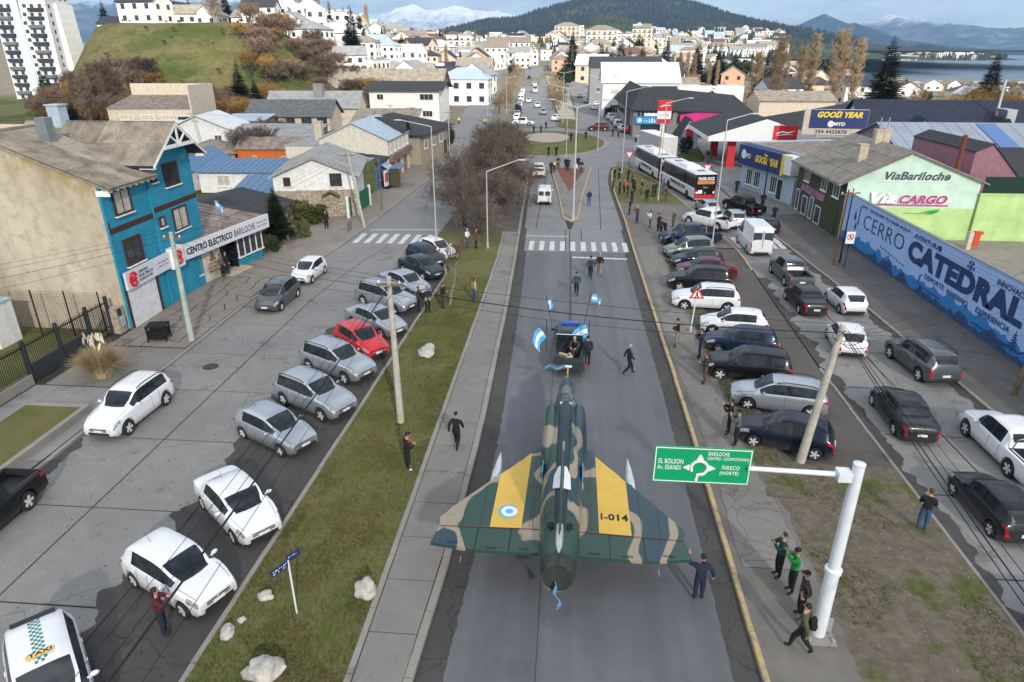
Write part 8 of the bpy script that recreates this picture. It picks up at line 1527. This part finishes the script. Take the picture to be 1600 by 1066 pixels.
for i in range(4): cable('thin cable from the leaning pole across to the mural side',(10.7,24.6,6.1-.1*i),(24,25+3*i,5.0+.5*i),.4,.012); cable('thin cable along the mural wall',(21.7,53.6,5.9-.25*i),(23.0,14,6.0-.2*i),.5,.011)
cable('thin cable over the filling station roof',(8,97,10.5),(60,120,9),1.0,.02); cable('thin cable behind the left houses',(-58.5,106,6.8),(-19.5,112,6.8),.8,.02); cable('thin cable behind the left houses',(-58.5,106,6.4),(-110,100,6.8),.8,.02)
b=MB(); 
for i in range(3): b.path([(10.75+.35*math.cos(R(a))*(1+.2*i)+.3*i,24.5,5.9-.15*i+.22*math.sin(R(a))) for a in range(0,361,30)],.014,5)
tag(b.build('cable_coil',CAB),'tangled coil of spare cable on the leaning pole','cable')
# signs
ws=thing('warning_sign','red and white triangular pedestrian warning sign on a white post','road sign',(7.82,38.4,.1)); MB().tube((0,0,-.1),(.15,0,3.0),.045,.045,8).build('post',POLEW,ws); b=MB().prism([(-.32,2.25),(.58,2.25),(.13,3.02)],'y',-.09,-.06); b.build('red_border',M_RED,ws); MB().prism([(-.16,2.34),(.42,2.34),(.13,2.84)],'y',-.10,-.091).build('white_field',M_SIGNW,ws)
MB().tube((.13,-.105,2.50),(.13,-.105,2.72),.05,.04,6).tube((.13,-.105,2.5),(.03,-.105,2.32),.03,.03,5).tube((.13,-.105,2.5),(.24,-.105,2.33),.03,.03,5).ell((.13,-.105,2.79),(.04,.01,.045),8,5).build('walking_figure',M_INK,ws)
def giveway(label,x,y):
    t=thing('give_way_sign',label,'road sign',(x,y,.1)); MB().tube((0,0,-.1),(0,0,2.6),.035,.035,6).build('post',BLACK,t); MB().prism([(-.55,3.1),(.55,3.1),(0,2.15)],'y',-.07,-.045).build('red_border',M_RED,t); MB().prism([(-.38,3.0),(.38,3.0),(0,2.35)],'y',-.08,-.071).build('white_field',M_SIGNW,t)
giveway('give way triangle on the far tip of the grass island',8.4,95); giveway('give way triangle beside the coaches on the right',17.0,84.5)
np_=thing('no_parking_sign','square white no parking sign on a thin post by the mural wall','road sign',(22.2,52.9,.12)); MB().tube((0,0,-.1),(0,0,2.6),.03,.03,6).build('post',BLACK,np_); MB().box(-.33,.33,-.05,-.03,1.95,2.9).build('panel',M_SIGNW,np_); b=MB(); b.path([(.23*math.cos(R(a)),-.06,2.5+.23*math.sin(R(a))) for a in range(0,361,24)],.03,5).tube((-.15,-.06,2.65),(.15,-.06,2.35),.025,.025,5).build('prohibition_ring',M_RED,np_); lettering('E',M_INK,np_,(-.07,-.052,2.38),w=.15,h=.24,bold=.03)
ns=thing('street_name_sign','navy street name blades on a thin white post on the verge','road sign',(-7.86,14.83,.1)); MB().tube((0,0,-.1),(0,0,2.1),.03,.03,8).build('post',POLEW,ns)
SGB=M('name_blue',(.015,.03,.13),.5)
for (rz,zz,w_,tx) in [(R(62),2.0,.62,''),(R(235),2.14,.40,'')]:
    o=MB().box(-w_,.05,-.012,.012,0,.24).build('name_blade',SGB,ns,(0,0,zz-.12)); o.rotation_euler=(0,0,rz); strokes(7,M_SIGNW,o,(-w_+.06,-.0125,.13),w_-.1,.06,7,depth=.004); strokes(3,M_SIGNW,o,(-w_+.06,-.0125,.04),w_-.1,.05,8,depth=.004); strokes(7,M_SIGNW,o,(-.02,.0125,.13),w_-.1,.06,9,rot=(0,0,R(180)),depth=.004)
# stones on the verge
ROCK=M('pale_boulder',(.42,.40,.36),.95,var=.35,vs=3,bump=.6,bs=7)
def rock(label,x,y,r,seed,z=.1):
    b=MB(); rnd=random.Random(seed); n=20; m=12
    for j in range(m+1):
        ph=math.pi*j/m-math.pi/2
        for i in range(n):
            t=2*math.pi*i/n; d=Vector((math.cos(ph)*math.cos(t),math.cos(ph)*math.sin(t),math.sin(ph))); k=.8+.4*mnoise.noise(d*1.3+Vector((seed*1.7,0,0)))+.05*mnoise.noise(d*5+Vector((seed,2,0))); b.v.append((d.x*r[0]*k,d.y*r[1]*k,max(-.05,d.z*r[2]*k+r[2]*.45)))
    b.f=[(j*n+i,j*n+(i+1)%n,(j+1)*n+(i+1)%n,(j+1)*n+i) for j in range(m) for i in range(n)]; b.mi=[0]*len(b.f); return tag(b.build('boulder',ROCK,None,(x,y,z),smooth=60),label,'boulder','boulders on the verge')
rock('flat pale boulder in the middle of the verge near the concrete pole',-7.66,34.0,(.55,.9,.35),1); rock('rough pale boulder at the path kerb',-5.95,15.8,(.42,.42,.42),2); rock('large pale boulder at the bottom edge of the verge',-7.95,12.65,(.62,.5,.38),3); rock('oval pale stone at the verge kerb',-9.6,13.9,(.24,.36,.2),4); rock('small flat stone on the verge below the white hatchback',-9.1,15.4,(.32,.25,.14),5); rock('small round stone beside the oval stone',-9.4,14.4,(.14,.14,.12),6)
# bin, pampas grass, iron fence
bn=thing('litter_cage','black metal litter cage on legs on the left sidewalk','litter bin',(-23.9,34.6,.15),R(12)); b=MB(); [b.box(sx*.5-.03,sx*.5+.03,sy*.42-.03,sy*.42+.03,0,1.0).build('leg',BLACK,bn) if 0 else MB().box(sx*.5-.03,sx*.5+.03,sy*.42-.03,sy*.42+.03,0,1.0).build('leg',BLACK,bn) for sx in(-1,1) for sy in(-1,1)]; MB().box(-.55,.55,-.47,.47,.92,1.0).build('lid',BLACK,bn); MB().box(-.47,.47,-.40,.40,.18,.72).build('basket',BLACK,bn)
pg=thing('pampas_grass','big tuft of dry straw-coloured pampas grass beside the white off-roader','grass tuft',(-24.2,29.8,.15)); rnd=random.Random(3); V=[];F=[]
for i in range(1700):
    a=rnd.uniform(0,6.28); r0=rnd.uniform(0,.5); l=rnd.uniform(1.2,2.2); o=rnd.uniform(.3,1.45); p=Vector((math.cos(a)*r0,math.sin(a)*r0,0)); prev=p; d=Vector((math.cos(a),math.sin(a),0)); sd=Vector((-math.sin(a),math.cos(a),0))*.018; k=len(V); 
    for s in range(4): u=s/3; q=p+d*o*u*u+Vector((0,0,l*(u-.42*o*u*u*.9))); V+=[q-sd*(1-u*.8),q+sd*(1-u*.8)]
    F+=[(k+2*s,k+2*s+1,k+2*s+3,k+2*s+2) for s in range(3)]
b=MB(); b.v=[tuple(p) for p in V]; b.f=F; b.mi=[0]*len(F); b.build('blades',leaf_mat('straw_blades',(.38,.28,.15),(.56,.43,.25)),pg)
for i in range(16):
    a=rnd.uniform(0,6.28); r0=rnd.uniform(.05,.55); q=place('plume',MB().ell((0,0,0),(.06,.06,.24),7,6).mesh('plume',leaf_mat('plume_cream',(.50,.43,.33),(.62,.55,.44)) if i==0 else bpy.data.materials['plume_cream']),pg,(math.cos(a)*r0,math.sin(a)*r0,2.0+rnd.uniform(-.25,.25))); q.rotation_euler=(rnd.uniform(-.3,.3),rnd.uniform(-.3,.3),0)
fe=thing('iron_fence','tall black iron bar fence with solid gate panels along the left sidewalk','fence',(-27.3,21.5,.12)); barm=MB().box(-.012,.012,-.012,.012,.5,2.2).mesh('bar',BLACK)
for i in range(104): place('bar',barm,fe,(0,.1+i*.13,0))
for yy in(0,2.4,4.8,7.2,9.6,12.0,13.8): MB().box(-.08,.08,yy-.08,yy+.08,0,2.4).build('post',M('fence_slate',(.03,.035,.042),.6),fe)
MB().box(-.03,.03,0,13.8,2.0,2.06).box(-.03,.03,0,13.8,.5,.56).build('rail',BLACK,fe); MB().box(-.04,.04,7.3,11.9,.05,1.0).build('gate_panel',MATS['fence_slate'],fe); MB().box(-.15,.15,0,7.1,0,.55).build('footing_wall',M_KERB,fe)
mb=thing('meter_pillar','stone meter pillar with grey box beside the teal garage','pillar',(-27.1,35.75,.12)); MB().box(-.3,.3,-.45,.25,0,1.6).build('pillar',W_STONE,mb); MB().box(.3,.36,-.2,.15,.4,1.0).build('meter_box',R_PALE,mb); MB().box(.29,.34,-.35,-.05,1.1,1.55).build('meter_glass',GLASS,mb)
wf=thing('wire_fence','tall wire mesh fence in front of the blind cream wall','fence',(-42,34.8,.1)); 
for i in range(8): MB().tube((i*2.1,0,0),(i*2.1,0,2.9),.04,.04,6).build('post',BLACK,wf)
b=MB(); [b.tube((0,0,.15+i*.14),(14.6,0,.15+i*.14),.006,.006,3,caps=False) for i in range(20)]; [b.tube((i*.16,0,.1),(i*.16,0,2.85),.006,.006,3,caps=False) for i in range(92)]; b.build('mesh_wire',BLACK,wf)['kind']='stuff'
strip('garden_lawn',cst(-60),cst(-27.6),14,35.9,.10,M_GRASS,2)
sh=thing('bus_shelter','dark bus shelter with green poster on the left sidewalk','bus shelter',(-20.6,84.5,.12),R(90)); MB().box(-2,2,0,1.4,2.4,2.5).build('roof',R_BLUE,sh); MB().box(-2,2,1.32,1.36,.3,2.3).build('back_glass',GLASS,sh); MB().box(-2.05,-1.98,.1,1.3,.3,2.2).build('poster',W_OLIVE,sh); [MB().box(x-.04,x+.04,1.3,1.38,0,2.4).build('post',BLACK,sh) for x in(-1.95,1.95)]; MB().box(-1.5,1.5,.9,1.25,.45,.52).build('bench',W_WOOD,sh)
gg=thing('green_gate','green sheet metal yard gate in front of the stone-fronted house','gate',(-22.3,66.5,.12),R(86)); 
for i in range(2): MB().box(i*3.1,i*3.1+3.0,-.03,.03,.1,2.0).build('gate_leaf',M('gate_green',(.012,.12,.07),.6,var=.2),gg)
[MB().box(x-.12,x+.12,-.12,.12,0,2.2).build('post',W_WHITE,gg) for x in(-.15,6.3)]
bc=thing('bicycle_rack','thin metal bicycle rack on the left sidewalk','bicycle rack',(-20.6,60.5,.12)); [MB().path([(0,i*.5,0),(0,i*.5,.8),(0,i*.5+.3,.8),(0,i*.5+.3,0)],.02,5).build('hoop',BLACK,bc) for i in range(3)]
pt=thing('poster_stand','red and white poster stand in front of the blue shop','poster stand',(-22.4,82.4,.12),R(80)); MB().box(-.6,.6,0,.08,.3,2.2).build('board',M_SIGNW,pt); MB().box(-.5,.5,-.012,-.002,.8,1.9).build('poster',M('poster_print',(.45,.12,.13),.6,var=.8,vs=4),pt); MB().box(-.4,.4,-.3,.4,0,.3).build('foot',BLACK,pt)
# far traffic
rnd=random.Random(12); g1='far cars parked along the left avenue kerb'; g2='far cars parked along the right avenue kerb'
for i in range(11): y=172+i*10.5; put_car(['hatch','sedan','van','suv','hatch'][i%5] if i!=6 else 'van',['white','silver','navy','white','white','grey'][i%6],'small far car in the row parked along the left avenue kerb',-13.0-(y-172)*.052,y,R(4),z=terr(-13,y)+.12,group=g1,parts=False)
for i in range(9): y=150+i*8.2; put_car(['hatch','smallvan','hatch','suv','van'][i%5],['white','white','silver','white','navy'][i%5],'small far car in the row parked along the right avenue kerb',11.3-i*.42,y,R(5),z=terr(9,y)+.12,group=g2,parts=False)
for (k,c,x,y,h,l) in [('suv','wine',6.2,150.5,95,'dark red off-roader leaving the roundabout'),('hatch','red',12.4,146.5,10,'bright red car parked before the white row'),('sedan','white',-3.2,171,-12,'white sedan coming round from the far carriageway'),('hatch','silver',-7,188,182,'silver car driving down the far avenue'),('hatch','white',-9.6,212,182,'white car driving down the far avenue'),('sedan','white',-13.5,232,182,'white sedan higher up the far avenue'),('hatch','white',7.0,205,4,'white car on the far right carriageway'),('hatch','cream',5.5,232,4,'cream car on the far right carriageway'),('sedan','silver',3.5,255,4,'silver car far up the right carriageway'),('hatch','white',-30,255,8,'white car far up the left street'),('pickup','white',-10.5,160,85,'white police pickup standing across the far carriageway'),('suv','white',-15,300,182,'white off-roader far up the avenue'),('hatch','navy',-19,330,182,'dark car far up the avenue'),('van','white',-13.5,275,182,'white van far up the avenue'),('sedan','grey',-23,400,182,'grey car at the top of the avenue')]:
    put_car(k,c,l,x,y,R(h),z=terr(x,y)+.12,parts=False,cat='pickup' if k=='pickup' else 'car')
# grass blades and litter
def blades(name,label,n,xl,xr,y0,y1,z,h,mat,seed,clump=.45,thr=0.0):
    r_=random.Random(seed); V=[];F=[]
    while len(F)<n:
        y=y0+(y1-y0)*r_.random()**1.35; x=xl(y)+(xr(y)-xl(y))*r_.random()
        if mnoise.noise((x*clump,y*clump,seed))<thr: continue
        for k in range(3):
            a=r_.uniform(0,6.28); l=h*r_.uniform(.5,1.4); w_=.012*r_.uniform(.7,1.6); p=(x+r_.gauss(0,.03),y+r_.gauss(0,.03)); o=len(V); V+=[(p[0]-w_*math.cos(a),p[1]-w_*math.sin(a),z),(p[0]+w_*math.cos(a),p[1]+w_*math.sin(a),z),(p[0]+l*.5*math.sin(a*3),p[1]+l*.5*math.cos(a*3),z+l)]; F.append((o,o+1,o+2))
    b=MB(); b.v=V;b.f=F;b.mi=[0]*len(F); return tag(b.build(name,mat),label,'grass',kind='stuff')
GB1=leaf_mat('grass_blades',(.075,.10,.022),(.15,.15,.05)); GB2=leaf_mat('dry_blades',(.12,.11,.04),(.20,.165,.085))
blades('grass','short green grass on the left verge',70000,off(LG,.2),off(LWx,-.12),10,48,.11,.055,GB1,1,thr=-.6); blades('dry_grass','dry yellow grass in the left verge',30000,off(LG,.2),off(LWx,-.12),10,45,.11,.06,GB2,2,thr=.05)
blades('grass','weedy grass on the right verge',9000,lambda y:8.7,lambda y:13.7,10,24,.105,.05,GB1,3,.35,.10); blades('grass','grass along the right-hand path',9000,lambda y:8.2,lambda y:9.4,22,56,.12,.07,GB1,4,.5,-.2)
r_=random.Random(6); b=MB()
for i in range(200):
    x,y=r_.uniform(8,13.6),r_.uniform(11,24); s=r_.uniform(.008,.022); b.cb((x,y,.115),(s*2,s*1.6,s),rz=r_.uniform(0,3))
tag(b.build('pebbles',M('pale_pebbles',(.33,.31,.28),.9)),'pale pebbles and litter scattered on the right verge','pebbles',kind='stuff')

b=MB()
for i in range(650):
    y=12+48*r_.random()**1.4; x=r_.uniform(LS(y),LG(y)) if i%3 else LS(y)+abs(r_.gauss(0,.5)); s=r_.uniform(.012,.05); a=r_.uniform(0,6.28); b.add([(x+s*math.cos(a+k*1.57)*r_.uniform(.6,1.2),y+s*math.sin(a+k*1.57)*r_.uniform(.6,1.2),.040) for k in range(4)],[(0,1,2,3)])
tag(b.build('street_litter',M('leaf_litter',(.035,.030,.026),.95)),'dark dead leaves and grit scattered over the left street','litter',kind='stuff')
def manhole(label,x,y,z,r=.42):
    t=thing('manhole_cover',label,'manhole cover',(x,y,z)); MB().lathe([(.01,.006),(r,.006),(r,-.02)],n=24).build('lid',M('cast_iron',(.06,.055,.05),.8,.3,var=.3,vs=9,bump=.5,bs=20),t); MB().lathe([(r+.02,.004),(r+.10,.004),(r+.11,-.02)],n=24,caps=False).build('ring',M_KERB,t)
manhole('round iron manhole cover in the right-hand street',*(16.77,31.74),.036); manhole('round iron cover in the left street near the off-roader',-19.2,31.5,.036)
# dry scrub dotted over the bluff grass
for i in range(26):
    px,Y=r_.uniform(120,470),r_.uniform(178,226); x=(px-893)/1135*Y; put_tree('scrub','small dry bush dotted on the grassy bluff',x,Y,r_.uniform(.12,.35),group='bushes on the bluff grass',mat=[TWIGR,TWIGO][i%2],cat='bush')

# ------------------------------------------------------------------ labels that single out look-alikes by their place from left to right
ORD=['','first','second','third','fourth','fifth','sixth','seventh','eighth','ninth','tenth','eleventh','twelfth','thirteenth','fourteenth','fifteenth','sixteenth','seventeenth','eighteenth','nineteenth']
TENS=['','','twenty','thirty','forty','fifty','sixty','seventy','eighty','ninety']
TENTH=['','','twentieth','thirtieth','fortieth','fiftieth','sixtieth','seventieth','eightieth','ninetieth']
def ordinal(n):
    if n>=100: return 'hundred-and-'+ordinal(n-100) if n>100 else 'hundredth'
    if n<20: return ORD[n]
    return TENTH[n//10] if n%10==0 else TENS[n//10]+'-'+ORD[n%10]

for p in list(PROTO.values())+list(TP_.values()): drop(p)
byl={}
for o in scene.objects:
    if o.parent is None and o.get('category') and o.get('label') and not o.get('kind'): byl.setdefault(o['label'],[]).append(o)
for l,os_ in byl.items():
    if 1<len(os_)<200:
        os_.sort(key=lambda o:o.location.x/max(1,o.location.y))
        for i,o in enumerate(os_): o['label']=l+', '+('leftmost' if i==0 else 'rightmost' if i==len(os_)-1 else ordinal(i+1)+' from the left')
bpy.data.scenes.remove(TMP)
